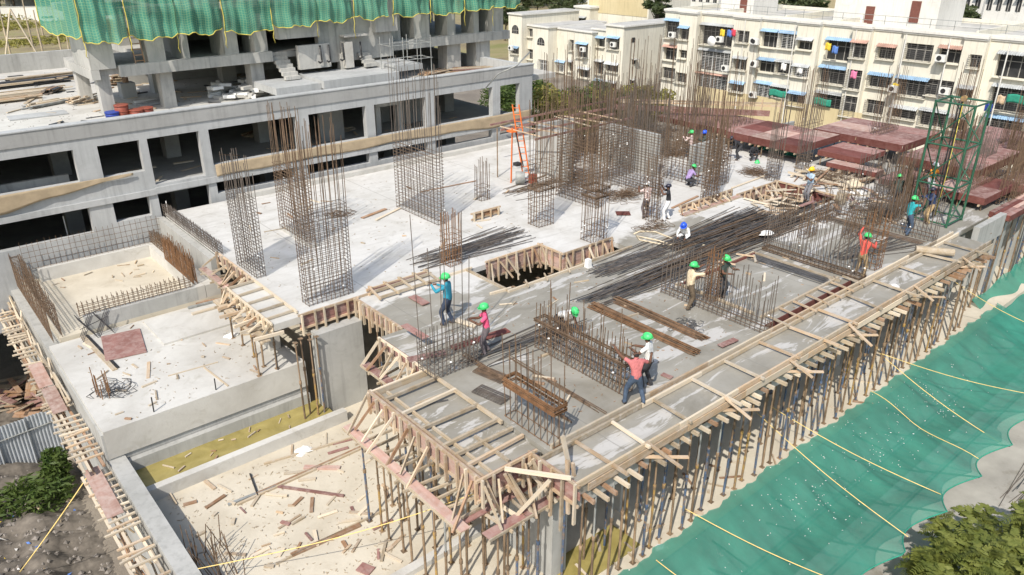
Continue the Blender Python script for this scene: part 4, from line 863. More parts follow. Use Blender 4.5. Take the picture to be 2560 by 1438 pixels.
pile('loose rods at the feet of the pink shirted worker', 11.3, 16.2, 14.7, 16.3, 26, 2, 4.2, ['rebar_dark', 'rebar_grey'], ang=.09, zt=.05)
pile('rods between the cream worker and the far cages', 26.8, 31.2, 12.0, 13.2, 40, 3, 4.2, ['rebar_grey', 'rebar_dark'], 'x', .2, .04)
pile('curved dark rods in front of the reaching red worker', 24.2, 25.3, 11.6, 15.4, 26, 3, 3.7, ['rebar_dark'], 'y', .03, .04)
pile('rods along the front of the turquoise worker', 30.6, 31.3, 11.2, 15.6, 30, 3.4, 4.2, ['rebar_grey', 'rebar_rust'], 'y', .02, .06)
pile('long rods tied flat on the grey slab by the balcony', 11.6, 11.8, 11.4, 16.0, 12, 3.8, 4.4, ['rebar_rust'], 'y', .01, .03)
pile('single rusty rods behind the low rebar wall cage', 12.5, 12.7, 10.9, 15.0, 6, 3.2, 4, ['rebar_rust'], 'y', .01, .02)
pile('rods lying across the far white slab', 22, 29, 25.9, 27.8, 30, 3, 6, ['rebar_grey', 'rebar_rust'], 'x', .15, .05)
def stirrups(label, px, py, n, mat, a=0.0, w=.45, h=.16, z=0.02):
    c = Q(px, py, z); t = thing('stirrup_stack', label, 'rebar', c); S = []
    for k in range(n):
        o = c + V(k * .035 * math.cos(a) + jit(.01), k * .035 * math.sin(a) + jit(.01), .02 + .01 * (k % 3)); u = V(-math.sin(a), math.cos(a), 0) * w; q = V(math.cos(a), math.sin(a), 0) * h
        cs = [o - u, o + u, o + u + q, o - u + q]
        for m, nn in zip(cs, cs[1:] + cs[:1]): S.append((m, nn, .009))
    segs('stirrups', S, mat, t)
stirrups('flat stack of rusty stirrups on the grey slab', 1215, 945, 9, 'rebar_rust', .2, .5); stirrups('flat stack of dark stirrups just below the rusty one', 1215, 997, 9, 'rebar_grey', .2, .5)
def tangle(label, px, py, rx, ry, n, mat, hgt=.25, z=0.0, seg=.3):
    c = Q(px, py, z); t = thing('wire_tangle', label, 'rebar', c); S = []
    for k in range(n):
        a = c + V(R.gauss(0, .4) * rx, R.gauss(0, .4) * ry, R.random() ** 2 * hgt + .01); an = R.uniform(0, 6.3)
        for j in range(4):
            an += R.uniform(.7, 1.7); b = a + V(math.cos(an), math.sin(an), jit(.25)) * seg; b.z = max(z + .01, b.z); S.append((a, b, .008)); a = b
    segs('wires', S, mat, t)
tangle('scatter of dark wire ties on the grey slab', 1725, 815, .6, .5, 34, 'rebar_dark', .03, seg=.14)
tangle('brown tangle of ties at the foot of the core cages', 1690, 385, 1.2, 1.0, 130, 'rebar_rust', .9)
tangle('brown tangle behind the purple shirted worker', 1780, 400, 1.2, 1.2, 110, 'rebar_rust', .6)
tangle('brown rebar scrap on the white slab near the rebar column', 1886, 434, .7, .7, 90, 'rebar_rust', .25)
tangle('dark brown scrap heap behind the yellow helmet worker', 2075, 450, 1.4, 1.0, 180, 'rebar_rust', .4)
tangle('grey scrap heap between the far cages', 2200, 530, 1.2, 1.2, 160, 'rebar_grey', .5)
tangle('scrap steel heap left of the hoist tower', 2280, 470, 1.2, 1.4, 170, 'rebar_rust', .4)
tangle('rusty strips by the dark opening and blue capped worker', 1635, 570, .7, .25, 30, 'rebar_rust', .1)
tangle('rusty wires on the middle of the white slab', 850, 537, .5, .2, 26, 'rebar_rust', .05)
tangle('wire scraps inside the left slab corner', 290, 975, .45, .3, 24, 'rebar_dark', .05, LZ, .3)
tangle('wire ties spread on the grey slab near the core', 1560, 490, 1.2, .8, 110, 'rebar_rust', .3)
tangle('rebar heap under the far beam form', 1640, 330, 1.6, 1.6, 150, 'rebar_rust', 1.6)
tangle('rebar heap beyond the core deck', 1560, 300, 1.6, 1.6, 130, 'rebar_rust', 1.8)
# thicket of rods on the right deck and behind
k_ = 0
for i in range(16):
    x = R.uniform(33.5, 50); y = R.uniform(10.8, 17) if x > 37 else R.uniform(12.5, 17)
    px_, zb = x, 0.0 if x < 38.5 else 0.25
    cage('crowded rebar rods on the right deck around the hoist tower', x, x + R.uniform(.8, 2.2), y, y + .4, R.uniform(.3, .9), R.uniform(1.3, 2.6), 11, 3, R.choice(['rebar_rust', 'rebar_grey']), .18, False, 1, z0=zb, vary=.7, lean=.03, group='crowded rods on the right deck')
for i in range(12):
    x = R.uniform(29.5, 41); y = R.uniform(24.5, 31)
    cage('crowded tall rebar rods at the far end of the slab before the flats', x, x + R.uniform(.6, 1.8), y, y + .4, R.uniform(.5, 2.0), R.uniform(2.8, 5.2), 9, 3, R.choice(['rebar_rust', 'rebar_grey']), .16, False, 2, z0=0 if x < 38.5 else -.25, vary=.6, lean=.03, group='crowded rods at the far end')
for i, (px, py) in enumerate([(2060, 560), (2010, 600), (1960, 560), (2120, 600), (2180, 570), (2230, 560)]):
    c = Q(px, py); cage('low rusty rebar starter among the rods right of the dark pile', c.x, c.x + .9, c.y, c.y + .3, .5, 1.4, 7, 3, 'rebar_rust', .16, False, 0, vary=.6, lean=.04, group='low starters right of the dark pile')
t = thing('heap_of_boards', 'confused heap of brown boards and steel between the square opening and the red boxes', 'timber', Q(2120, 480))
for k in range(60):
    c = Q(R.uniform(2010, 2290), R.uniform(425, 530)); a = R.uniform(-.5, 1.2); d = V(math.cos(a), math.sin(a), jit(.15)) * R.uniform(.3, 1.0); c.z = R.uniform(.03, .35); bar('board', c - d, c + d, R.uniform(.06, .2), .04, R.choice(['timber_brown', 'timber_grey', 'timber_pale', 'steel_black', 'ply_dusty']), t)
# ================================================================ FLATS AND FAR BACKGROUND
def z4(x, y): return 1860 + x / 2.5686, y / 2.5686
def z3(x, y): return 1240 + x / 2.5686, y / 2.5686
def z8(x, y): return 1240 + x / 5.12, y / 5.12
def awning(p, w, mat, parent, proj=0.5, drop=0.26):
    """p: top middle on the wall facing -X; corrugated sheet"""
    n = max(6, int(w / 0.2))
    def fn(u, v): return V(p.x - proj * v, p.y - w / 2 + w * u, p.z - drop * v + (0.035 if int(u * n * 2 + .5) % 2 else -0.02))
    return sheet('awning', fn, n * 2, 1, mat, parent, False, thick=0.02)
def window(parent, X, y0, y1, z0, z1, style='grille', aw=None, deep=0.4):
    w = y1 - y0; h = z1 - z0; yc = (y0 + y1) / 2
    pane = box('window', X + deep, X + deep + 0.05, y0 - 0.02, y1 + 0.02, z0 - 0.02, z1 + 0.02, 'window_dark', parent)
    fm = 'window_white' if style == 'white' else 'window_frame'
    for k in ([.5] if w < 1.6 else [.33, .66]): box('frame', X + deep - 0.05, X + deep - 0.004, y0 + w * k - .035, y0 + w * k + .035, z0, z1, fm, pane)
    box('frame', X + deep - 0.054, X + deep - 0.008, y0, y1, z0 + h * .62, z0 + h * .62 + .06, fm, pane)
    box('sill', X - 0.35, X + 0.3, y0 - .08, y1 + .08, z0 - .1, z0 - .02, 'plaster_cream', parent)
    if style != 'plain':
        S = []; px_ = X - 0.32; m = 'window_white' if style == 'white' else 'grille'
        for z in np.arange(z0, z1, 0.17): S += [(V(px_, y0, z), V(px_, y1, z), .013), (V(px_, y0, z), V(X, y0, z), .013), (V(px_, y1, z), V(X, y1, z), .013)]
        for y in np.linspace(y0, y1, max(3, int(w / .5) + 1)): S.append((V(px_, y, z0), V(px_, y, z1), .016))
        segs('grille', S, m, parent)
    if aw: awning(V(X - 0.01, yc, z1 + .12), w + .2, aw, parent)
def arch(parent, X, y0, y1, z0, z1):
    n = 12; w = y1 - y0; v = [(X - 0.03, y0, z0), (X - 0.03, y1, z0)]
    zs = z1 - w / 2
    for i in range(n + 1): a = math.pi * i / n; v.append((X - 0.03, (y0 + y1) / 2 + math.cos(a) * w / 2, zs + math.sin(a) * w / 2))
    v2 = [(a + 0.25, b, c) for a, b, c in v]; k = len(v); f = [tuple(range(k))] + [tuple(range(2 * k - 1, k - 1, -1))] + [(i, (i + 1) % k, k + (i + 1) % k, k + i) for i in range(k)]
    o = own('arched_window', v + v2, f, 'window_dark', parent)
    for y in (y0 + w * .33, y0 + w * .66): box('frame', X - 0.08, X - 0.035, y - .03, y + .03, z0, z1 - .15, 'window_frame', o)
    box('frame', X - 0.085, X - 0.04, y0, y1, zs - .03, zs + .03, 'window_frame', o)
def ac_unit(p, label, group):
    t = thing('air_conditioner', label, 'air conditioner', p, group)
    box('casing', p.x - .35, p.x, p.y - .42, p.y + .42, p.z, p.z + .6, 'ac_white', t); pole('fan', p + V(-.37, .1, .3), p + V(-.352, .1, .3), .22, 'steel_black', t, 14)
    box('bracket', p.x - .35, p.x + .3, p.y - .4, p.y + .4, p.z - .05, p.z - .005, 'grille', t)
XF = 76.0
AP = thing('apartment_block', 'long cream block of flats with caged windows and corrugated awnings', 'building', (80, 38, GZ))
rows4 = [[(60,185,190,305),(220,200,330,320),(350,240,435,320),(515,245,665,395),(670,255,815,375),(850,285,945,385),(1035,275,1190,395),(1255,295,1415,410),(1455,345,1565,440),(1620,335,1800,510)],
 [(40,370,175,465),(195,385,300,480),(315,410,410,495),(470,425,620,545),(630,440,780,575),(790,470,920,570),(950,490,1155,620),(1175,510,1365,625),(1380,550,1520,640),(1585,550,1800,730)],
 [(20,520,150,635),(165,545,280,640),(290,585,385,680),(445,590,600,720),(615,610,755,750),(770,640,870,740),(940,680,1090,765),(1130,700,1300,820),(1325,740,1450,840),(1540,750,1750,880)],
 [(10,680,120,745),(145,710,250,770),(1290,930,1370,1010),(1500,960,1700,1060)]]
rows3 = [[(1075,120,1165,250),(1180,165,1235,255),(1290,155,1530,300),(1550,190,1620,275)],[(1065,290,1145,390),(1175,315,1222,375),(1280,320,1515,470),(1530,360,1605,450)],[(1045,430,1135,510),(1140,460,1220,530),(1265,470,1495,590),(1510,520,1590,590)]]
wins = []
for rw, f_ in ((rows4, z4), (rows3, z3)):
    for ri, row in enumerate(rw):
        for (a, b, c, d) in row:
            xm = (a + c) / 2; tl = onX(*f_(a, b), XF); br = onX(*f_(c, d), XF); top = onX(*f_(xm, b), XF); bot = onX(*f_(xm, d), XF)
            wins.append((br.y, tl.y, bot.z, top.z - .12, ri))
edges_px = [1655, 1698, 1742, 1835, 1900, 1996, 2052, 2136, 2182, 2262, 2421, 2480, 2640]; offs = [0.5, 0.0, 0.9, 0.0, 0.5, 0.0, 0.7, 0.0, 0.6, 0.3, 0.0, 0.8, 0.0]
ye = sorted([onX(p, 60, XF).y for p in edges_px], reverse=True); ye[-1] = 12.0
ZP = 3.25
for i in range(len(ye) - 1):
    y0, y1 = ye[i + 1], ye[i]; X = XF + offs[i]
    ws = [w for w in wins if y0 <= (w[0] + w[1]) / 2 < y1]
    ws = [(max(w[0], y0 + .15), min(w[1], y1 - .15), w[2], w[3], w[4]) for w in ws]
    us = [y0, y1]; vs = [GZ, ZP]
    for w in ws: us += [w[0], w[1]]; vs += [w[2], w[3]]
    cells('wall', us, vs, lambda y, z, ws=ws: not any(w[0] < y < w[1] and w[2] < z < w[3] for w in ws), (X, 0, 0), (0, 1, 0), (0, 0, 1), (1, 0, 0), 1.8, 'plaster_cream', AP)
    for w in ws:
        st = R.choice(['grille', 'grille', 'grille', 'grille', 'white', 'plain']); aw = R.choice(['sheet_blue', 'sheet_grey', 'sheet_grey', 'sheet_grey', 'sheet_grey', 'sheet_red', None, None] if R.random() < .8 else ['sheet_blue'])
        if w[1] - w[0] > .6 and w[3] - w[2] > .4: window(AP, X, w[0], w[1], w[2], w[3], st, aw, 0.45)
    box('cornice', X - .22, X + .3, y0 - .1, y1 + .1, 3.0, 3.22, 'plaster_white', AP); box('cornice', X - .12, X + .3, y0 - .05, y1 + .05, 2.85, 2.995, 'plaster_white', AP)
box('roof', XF + 1.0, XF + 15, 12, ye[0], 2.7, 2.8, 'roof_grime', AP); box('rear_wall', XF + 15, XF + 15.3, 12, ye[0], GZ, ZP, 'plaster_cream', AP); box('end_wall', XF + 1.85, XF + 15, ye[0] - .3, ye[0] - .02, GZ, ZP, 'plaster_cream', AP)
box('lower_band', XF - 0.02, XF + .002, 36, 56, GZ, -4.9, 'plaster_ochre', AP)
for yy in (24.5, 29.3, 33.2, 38.0, 44.5, 50.5): pole('drain_pipe', (XF - .12, yy, GZ), (XF - .12, yy, 2.8), .06, 'plaster_white', AP, 6)
def roof_room(p0, p1, X, d, zt, label_door, parent):
    a = onX(*p0, X); b = onX(*p1, X); box('stair_room', X, X + d, b.y, a.y, 2.8, zt, 'plaster_white', parent); return a, b
roof_room((2080, 60), (2335, 85), 82, 6, 8.2, '', AP); roof_room((1800, 30), (1880, 45), 82, 5, 6.5, '', AP)
for px, py, h in ((2172, 48, 1.7), (2288, 30, 2.0), (1858, 22, 1.7)):
    a = onX(px, py, 81.98); box('roof_door', 81.9, 81.985, a.y - .45, a.y + .45, max(2.82, a.z - h / 2), max(2.82, a.z - h / 2) + h, 'door_maroon', AP)
for yy in (20, 28, 41, 47, 55): bar('roof_parapet', (XF + 2.0, yy, 3.1), (XF + 14, yy, 3.1), .2, .6, 'plaster_cream', AP)
S = []
for yy in np.arange(22, 60, 2.2): S.append((V(XF + 4, yy, 2.8), V(XF + 4, yy, 3.9), .03))
S += [(V(XF + 4, 22, 3.9), V(XF + 4, 60, 3.9), .03), (V(XF + 4, 22, 3.4), V(XF + 4, 60, 3.4), .03)]
segs('roof_railing', S, 'steel_grey', AP)
for (cx, cy, f_) in [(75,285,z4),(1265,395,z4),(1290,605,z4),(960,590,z4),(70,425,z4),(60,625,z4),(1135,240,z3),(1440,270,z3),(1660,280,z3),(1475,455,z3),(1660,430,z3)]:
    p = onX(*f_(cx, cy), XF - .35); ac_unit(p, 'white air conditioner unit hung on the front of the flats', 'air conditioners on the flats')
cl = [(585,320,z4,'cloth_blue','row of blue and white washing in a top floor window of the flats'),(540,300,z4,'cloth_yellow','yellow cloth drying at a top floor window of the flats'),(705,480,z4,'cloth_pink','pink patterned cloth hung at a second row window of the flats'),(215,600,z4,'cloth_green','green cloth screen in a third row window of the flats'),(500,655,z4,'cloth_green','wide green cloth screen on a low window of the flats'),(1770,640,z4,'cloth_green','green cloth curtain at the far right of the flats'),(255,430,z4,'white_cloth','white cloth in a second row window of the flats'),(360,450,z4,'white_cloth','striped white cloth over a small window of the flats'),(1455,210,z3,'cloth_yellow','orange cloth drying on the wide top balcony of the flats'),(1500,215,z3,'cloth_blue','blue and white clothes on the wide top balcony of the flats'),(1525,210,z3,'cloth_red','red cloth at the end of the wide top balcony'),(975,560,z4,'cloth_yellow','yellow cloth on the ledge of a flats window'),(1650,640,z4,'timber_new','orange brown sheet on a right hand balcony of the flats'),(1570,690,z4,'drum_blue','blue tank on the right hand balcony of the flats')]
for cx, cy, f_, m, lab in cl:
    p = onX(*f_(cx, cy), XF - .36); w = .3 if 'screen' not in lab and 'curtain' not in lab else 1.0
    o = sheet('hung_cloth', lambda u, v, p=p, w=w: V(p.x - .04 + .04 * math.sin(u * 9), p.y - w + 2 * w * u, p.z + .35 - .7 * v - .06 * math.sin(u * 7)), 10, 4, m, None, True, thick=.02); tag(o, lab, 'cloth')
t = thing('satellite_dish', 'white satellite dish on the wide top balcony of the flats', 'satellite dish', onX(*z3(1380, 265), XF - .5)); c = onX(*z3(1380, 265), XF - .5)
own('dish', [c + V(-.15 + .25 * r_ * r_, .55 * r_ * math.cos(a), .55 * r_ * math.sin(a)) for r_ in (.05, .5, 1) for a in np.linspace(0, 2 * math.pi, 17)[:-1]], [(i + k * 16, (i + 1) % 16 + k * 16, (i + 1) % 16 + 16 + k * 16, i + 16 + k * 16) for k in (0, 1) for i in range(16)], 'white_plastic', t, True)
pole('arm', c, c + V(.4, 0, -.3), .03, 'steel_grey', t, 6)
# staggered smaller flats
BB = thing('small_apartment_block', 'stepped cream flats with arched windows and blue awnings behind the bushes', 'building', (86, 70, GZ))
def flat_block(X, pa, pb, ztop_px, winz, depth, name, styles):
    a = onX(*z8(*pa), X); b = onX(*z8(*pb), X); y0, y1 = b.y, a.y; zt = onX(*z8((pa[0] + pb[0]) / 2, ztop_px), X).z
    ws = []
    for (x0, yy0, x1, yy1, st, aw) in winz:
        tl = onX(*z8((x0 + x1) / 2, yy0), X); bt = onX(*z8((x0 + x1) / 2, yy1), X); l = onX(*z8(x0, yy0), X); r = onX(*z8(x1, yy0), X)
        ws.append((max(r.y, y0 + .1), min(l.y, y1 - .1), bt.z, tl.z - .12, st, aw))
    us = [y0, y1]; vs = [GZ, zt]
    for w in ws:
        if w[4] != 'arch': us += [w[0], w[1]]; vs += [w[2], w[3]]
    cells('wall', us, vs, lambda y, z: not any(w[0] < y < w[1] and w[2] < z < w[3] and w[4] != 'arch' for w in ws), (X, 0, 0), (0, 1, 0), (0, 0, 1), (1, 0, 0), depth, 'plaster_cream', BB)
    for w in ws:
        if w[4] == 'arch': arch(BB, X, w[0], w[1], w[2], w[3])
        else: window(BB, X, w[0], w[1], w[2], w[3], w[4], w[5], .45)
    box('cornice', X - .2, X + depth, y0 - .2, y1 + .1, zt + .002, zt + .2, 'plaster_white', BB); box('roof', X + .1, X + depth - .1, y0, y1, zt + .202, zt + .23, 'roof_grime', BB)
    return y0, y1, zt
flat_block(80, (160, 190), (332, 190), 190, [(205,310,290,430,'arch',None),(190,590,292,690,'grille','sheet_blue'),(190,810,300,880,'grille','sheet_grey')], 12, 'a', None)
flat_block(81.2, (332, 300), (482, 300), 330, [(345,350,470,470,'plain',None),(400,620,475,760,'plain',None),(410,850,500,960,'plain','sheet_grey')], 9, 'b', None)
flat_block(79.2, (482, 350), (672, 350), 352, [(530,470,622,580,'arch',None),(540,760,690,915,'white',None),(492,970,640,1080,'white','sheet_blue')], 12, 'c', None)
flat_block(81.0, (674, 350), (1008, 350), 375, [(740,770,890,920,'white','sheet_blue'),(945,500,1005,650,'grille',None),(925,770,1040,920,'plain','sheet_grey')], 9, 'd', None)
flat_block(79.6, (1010, 410), (1232, 410), 412, [(1040,540,1180,740,'grille','sheet_blue'),(1060,860,1225,1000,'plain','sheet_grey')], 9, 'e', None)
flat_block(80.6, (1234, 380), (1408, 380), 385, [(1255,460,1400,600,'plain','sheet_blue'),(1248,760,1390,950,'grille','sheet_grey'),(1245,1010,1380,1110,'plain','sheet_blue')], 9, 'f', None)
yy0, yy1, zz = flat_block(78.6, (1410, 335), (1642, 335), 340, [(1437,460,1585,630,'grille','sheet_blue'),(1408,800,1570,920,'grille','sheet_grey'),(1400,1030,1545,1130,'grille','sheet_grey')], 13, 'g', None)
for cx, cy in ((1755, 512), (1760, 790), (1735, 1050)):
    p = onY(*z8(cx, cy), yy0); w_ = box('vent_window', p.x - .3, p.x + .3, yy0 - .05, yy0 - .004, p.z - .3, p.z + .3, 'window_dark', BB)
    if cy > 600: bar('vent_hood', p + V(0, -.02, .42), p + V(0, -.6, .3), 1.0, .05, 'concrete_wall', BB)
pole('round_tower', (92.3, yy0 + .9, GZ), (92.3, yy0 + .9, zz + .3), 1.3, 'plaster_cream', BB, 20)
for cx, cy in ((200, 640), (1120, 660), (1510, 600)): p = onX(*z8(cx, cy), 78.4); ac_unit(p, 'air conditioner unit on the stepped cream flats', 'air conditioners on the stepped flats')
# blocks farther back
def far_block(label, px0, px1, pyt, X, mat, d=14, zb=GZ, rows=3, cols=6, name='far_building', band=None):
    a = onX(px0, pyt, X); b = onX(px1, pyt, X); zt = max(a.z, b.z)
    t = thing(name, label, 'building', (X, (a.y + b.y) / 2, GZ))
    box('wall', X, X + d, b.y, a.y, GZ, zt, mat, t); box('roof_edge', X - .2, X + d + .2, b.y - .2, a.y + .2, zt + .002, zt + .3, 'plaster_white', t)
    if band: box('band', X - .06, X - .004, b.y + .3, a.y - .3, zt - 3.2, zt - .4, band, t)
    w = (a.y - b.y) / max(1, cols)
    for r in range(rows):
        for c in range(cols):
            y = b.y + (c + .5) * w; z = zt - 2.2 - 2.9 * r
            if z < GZ + 1: continue
            o = box('window', X - .05, X - .006, y - w * .24, y + w * .24, z - .7, z + .7, 'window_dark', t); bar('awning', V(X - .01, y, z + .95), V(X - .7, y, z + .75), w * .6, .05, R.choice(['sheet_blue', 'sheet_grey']), t)
            box('frame', X - .09, X - .055, y - .04, y + .04, z - .7, z + .7, 'window_frame', o)
    return t
far_block('tall beige and cream block rising behind the stepped flats', 1470, 1625, -12, 96, 'plaster_cream', 10, rows=0, band='plaster_ochre')
far_block('cream roof house beside the tall beige block', 1438, 1475, 22, 94, 'plaster_cream', 8, rows=1, cols=1)
far_block('pink block far behind the cream flats', 1652, 1692, -20, 150, 'plaster_pink', 14, rows=4, cols=3)
far_block('white block far behind the cream flats roof', 1695, 1800, -30, 140, 'plaster_white', 14, rows=4, cols=6)
far_block('brown gridded block between two roof rooms of the flats', 1965, 2055, -20, 120, 'plaster_ochre', 12, rows=4, cols=5)
far_block('white block with barred windows at the top right', 2390, 2470, -40, 112, 'plaster_white', 12, rows=5, cols=3)
far_block('grey white block at the very top right corner', 2475, 2600, -40, 100, 'plaster_white', 12, rows=5, cols=5)
far_block('pale block peeping over the trees left of the flats', 1385, 1415, -10, 170, 'plaster_white', 10, rows=3, cols=2)
bt = box('roof_canopy', 84, 88, 18.2, 21.6, 4.4, 4.5, 'sheet_blue'); tag(bt, 'blue tarpaulin canopy on the right end of the flats roof', 'canopy')
# far left field: white boundary wall, low buildings, poles
bw = thing('boundary_wall', 'long white boundary wall at the far side of the dry field', 'wall', (60, 215, GZ)); bar('wall_run', (-5, 255, GZ + 1.5), (75, 200, GZ + 1.5), .4, 3.0, 'plaster_white', bw); bar('coping', (-5, 255, GZ + 3.05), (75, 200, GZ + 3.05), .6, .1, 'concrete_wall', bw)
for i, (x0, y0) in enumerate([(22, 268), (40, 255), (56, 243)]):
    t = thing('far_house', 'dark low house under the trees beyond the field wall', 'building', (x0, y0, GZ), 'houses beyond the field'); box('wall', x0, x0 + 13, y0, y0 + 8, GZ, GZ + 6, 'concrete_inside', t); box('roof', x0 - .4, x0 + 13.4, y0 - .4, y0 + 8.4, GZ + 6, GZ + 6.3, 'concrete_wall', t)
for i, (px0, py0, px1, py1) in enumerate([(2, 50, 29, 146), (59, 36, 86, 128), (90, 57, 107, 130), (96, 36, 108, 88), (133, 38, 154, 130), (168, 105, 176, 140), (115, 55, 121, 80)]):
    b = Q(px1, py1, GZ); h = (py1 - py0) / FPX * (b - _C).length * 1.12
    t = thing('bamboo_pole', 'slim bamboo pole standing in the dry field', 'pole', b, 'poles in the field'); pole('shaft', b, b + V(0, 0, h * .55), .16, 'timber_grey', t, 6); pole('tip', b + V(0, 0, h * .55), b + V(.1, 0, h), .1, 'timber_grey', t, 6)
b = Q(58, 152, GZ); t = thing('bamboo_trestle', 'bamboo A frame trestle in the dry field', 'trestle', b)
for dx in (-2.4, 2.4): pole('leg', b + V(dx, -dx * .4, 0), b + V(0, 0, 8), .14, 'timber_pale', t, 6)
pole('cross_bar', b + V(-1.3, .5, 3.5), b + V(1.3, -.5, 3.5), .12, 'timber_pale', t, 6)
t = thing('parked_car', 'white car parked by the far wall of the dry field', 'car', Q(122, 56, GZ)); c = Q(122, 56, GZ); ca = math.radians(-25)
def carbox(n, l, w, z0, z1, m, tl=1.0, sx=0.0):
    v = [];
    for z, s in ((z0, 1.0), (z1, tl)):
        for x, y in ((-l, -w), (l, -w), (l, w), (-l, w)): X_, Y_ = x * s + sx, y * (1 - (1 - s) * .4); v.append(c + V(X_ * math.cos(ca) - Y_ * math.sin(ca), X_ * math.sin(ca) + Y_ * math.cos(ca), z))
    own(n, v, [(0, 1, 5, 4), (1, 2, 6, 5), (2, 3, 7, 6), (3, 0, 4, 7), (4, 5, 6, 7), (3, 2, 1, 0)], m, t)
carbox('body', 2.1, .85, .35, .95, 'car_white', .97); carbox('cabin', 1.25, .78, .955, 1.45, 'window_dark', .75); carbox('roof', .9, .68, 1.455, 1.5, 'car_white', .95)
for sx in (-1.3, 1.3):
    for sy in (-.8, .8): w_ = c + V(sx * math.cos(ca) - sy * math.sin(ca), sx * math.sin(ca) + sy * math.cos(ca), .33); d_ = V(-math.sin(ca), math.cos(ca), 0) * .1; pole('wheel', w_ - d_, w_ + d_, .33, 'rubber', t, 12)
# ================================================================ TREES AND BUSHES
def leaf_cloud(name, blobs, n, size, mat, parent, kind=None, elong=1.6, seed=1):
    """small leaf faces spread through uneven clumps: blobs = [(centre, radii, weight)]"""
    rg = np.random.default_rng(seed); w = np.array([b[2] for b in blobs], float); w /= w.sum(); cnt = rg.multinomial(n, w); C = []
    for (c, r, _), k in zip(blobs, cnt):
        d = rg.normal(size=(k, 3)); d /= np.linalg.norm(d, axis=1, keepdims=True); rr = rg.random((k, 1)) ** .4
        C.append(np.array(tuple(c)) + d * rr * np.array(r))
    C = np.concatenate(C); m = len(C); a = rg.normal(size=(m, 3)); a[:, 2] *= .45; a /= np.linalg.norm(a, axis=1, keepdims=True)
    b = np.cross(a, rg.normal(size=(m, 3))); b /= np.linalg.norm(b, axis=1, keepdims=True); s = size * rg.uniform(.6, 1.3, (m, 1))
    V_ = np.stack([C - a * s * elong, C + b * s * .5, C + a * s * elong, C - b * s * .5], 1).reshape(-1, 3); f = np.arange(4 * m).reshape(-1, 4)
    me = bpy.data.meshes.new(name); me.vertices.add(4 * m); me.vertices.foreach_set('co', V_.ravel()); me.loops.add(4 * m); me.loops.foreach_set('vertex_index', f.ravel().astype(np.int32)); me.polygons.add(m); me.polygons.foreach_set('loop_start', np.arange(0, 4 * m, 4, dtype=np.int32)); me.materials.append(MATS[mat]); me.update()
    o = _place(name, me, Matrix.Identity(4), parent)
    if kind: o['kind'] = kind
    return o
def tree(label, base, h, rad_, n, leaf, mat, seed, name='broadleaf_tree', nb=14, group=None, flat=.75):
    rg = random.Random(seed); base = Vector(base); t = thing(name, label, 'tree', base, group)
    top = base + V(rg.uniform(-.3, .3), rg.uniform(-.3, .3), h * .62); r0 = max(.08, h * .025)
    v = []; f = []; blobs = []; limbs = [([base, base.lerp(top, .5) + V(rg.uniform(-.2, .2), rg.uniform(-.2, .2), 0), top], r0)]
    for k in range(nb):
        a = rg.uniform(0, 6.28); rr = rad_ * math.sqrt(rg.random()) * .85; c = base + V(math.cos(a) * rr, math.sin(a) * rr, h * (1 - .42 * rg.random()) - rad_ * .25 - (rr / rad_) ** 2 * h * .16)
        br = rad_ * rg.uniform(.22, .42); blobs.append((c, (br, br, br * flat), br ** 2)); s = base.lerp(top, rg.uniform(.5, 1)); limbs.append(([s, s.lerp(c, .5) + V(0, 0, -.05 * h), c], r0 * .35))
    n6 = 6
    for pts, r in limbs:
        o = len(v)
        for i, p in enumerate(pts):
            rr = r * (1 - .35 * i)
            for k in range(n6): a = 6.283 * k / n6; v.append(p + V(math.cos(a) * rr, math.sin(a) * rr, 0))
        for i in range(len(pts) - 1):
            for k in range(n6): j = (k + 1) % n6; f.append((o + i * n6 + k, o + i * n6 + j, o + (i + 1) * n6 + j, o + (i + 1) * n6 + k))
    own('trunk', v, f, 'bark', t, True); leaf_cloud('crown', blobs, n, leaf, mat, t, seed=seed); return t
# bushes and trees between podium and the flats
bl = [(1345, 250, 40, 3.4), (1385, 262, 44, 3.2), (1425, 255, 50, 3.4), (1465, 262, 52, 3.2), (1500, 250, 56, 3.4), (1540, 262, 54, 3.0), (1580, 250, 60, 3.0), (1290, 240, 56, 3.6), (1310, 220, 64, 3.6), (1620, 255, 60, 2.6)]
nm = ['first', 'second', 'third', 'fourth', 'fifth', 'sixth', 'seventh', 'eighth', 'ninth', 'tenth']
for i, (px, py, X, r_) in enumerate(bl):
    p = onX(px, py, X); h = max(3.0, p.z - GZ + 1.8)
    tree('leafy green tree in front of the stepped flats, %s planted of its row' % nm[i], (p.x, p.y, GZ), h, r_, 2600, .16, 'leaf_mid' if i % 3 else 'leaf_yellow', 40 + i, group='trees in front of the stepped flats')
for i, (px, py, X, h, r_) in enumerate([(1262, 100, 100, 9, 4.5), (1275, 60, 120, 11, 5), (1310, 20, 150, 12, 7), (1350, 15, 160, 12, 7), (1400, 20, 165, 12, 7), (1440, 15, 150, 12, 6), (1345, 40, 130, 9, 5), (1420, 45, 125, 9, 5), (1648, 38, 93, 12.2, 2.2), (2370, 30, 100, 13, 4), (2000, 12, 110, 12, 4), (1330, 0, 200, 13, 8), (1455, -5, 190, 13, 8)]):
    p = onX(px, py, X); tree('far grey green tree behind the cream flats, %s of the line' % (nm + ['eleventh', 'twelfth', 'thirteenth'])[i], (p.x, p.y, GZ), h, r_, 2200, .3, 'leaf_far', 70 + i, group='far trees behind the flats')
for i, (px, py, X) in enumerate([(20, 20, 36), (55, 15, 46), (90, 12, 58), (5, 5, 30), (120, 8, 66)]):
    p = Q(px, py + 18, GZ); tree('dark tree above the field wall at the top left, %s of the line' % nm[i], (p.x, p.y + 8, GZ), 12, 7, 2200, .4, 'leaf_far', 90 + i, group='trees beyond the field')
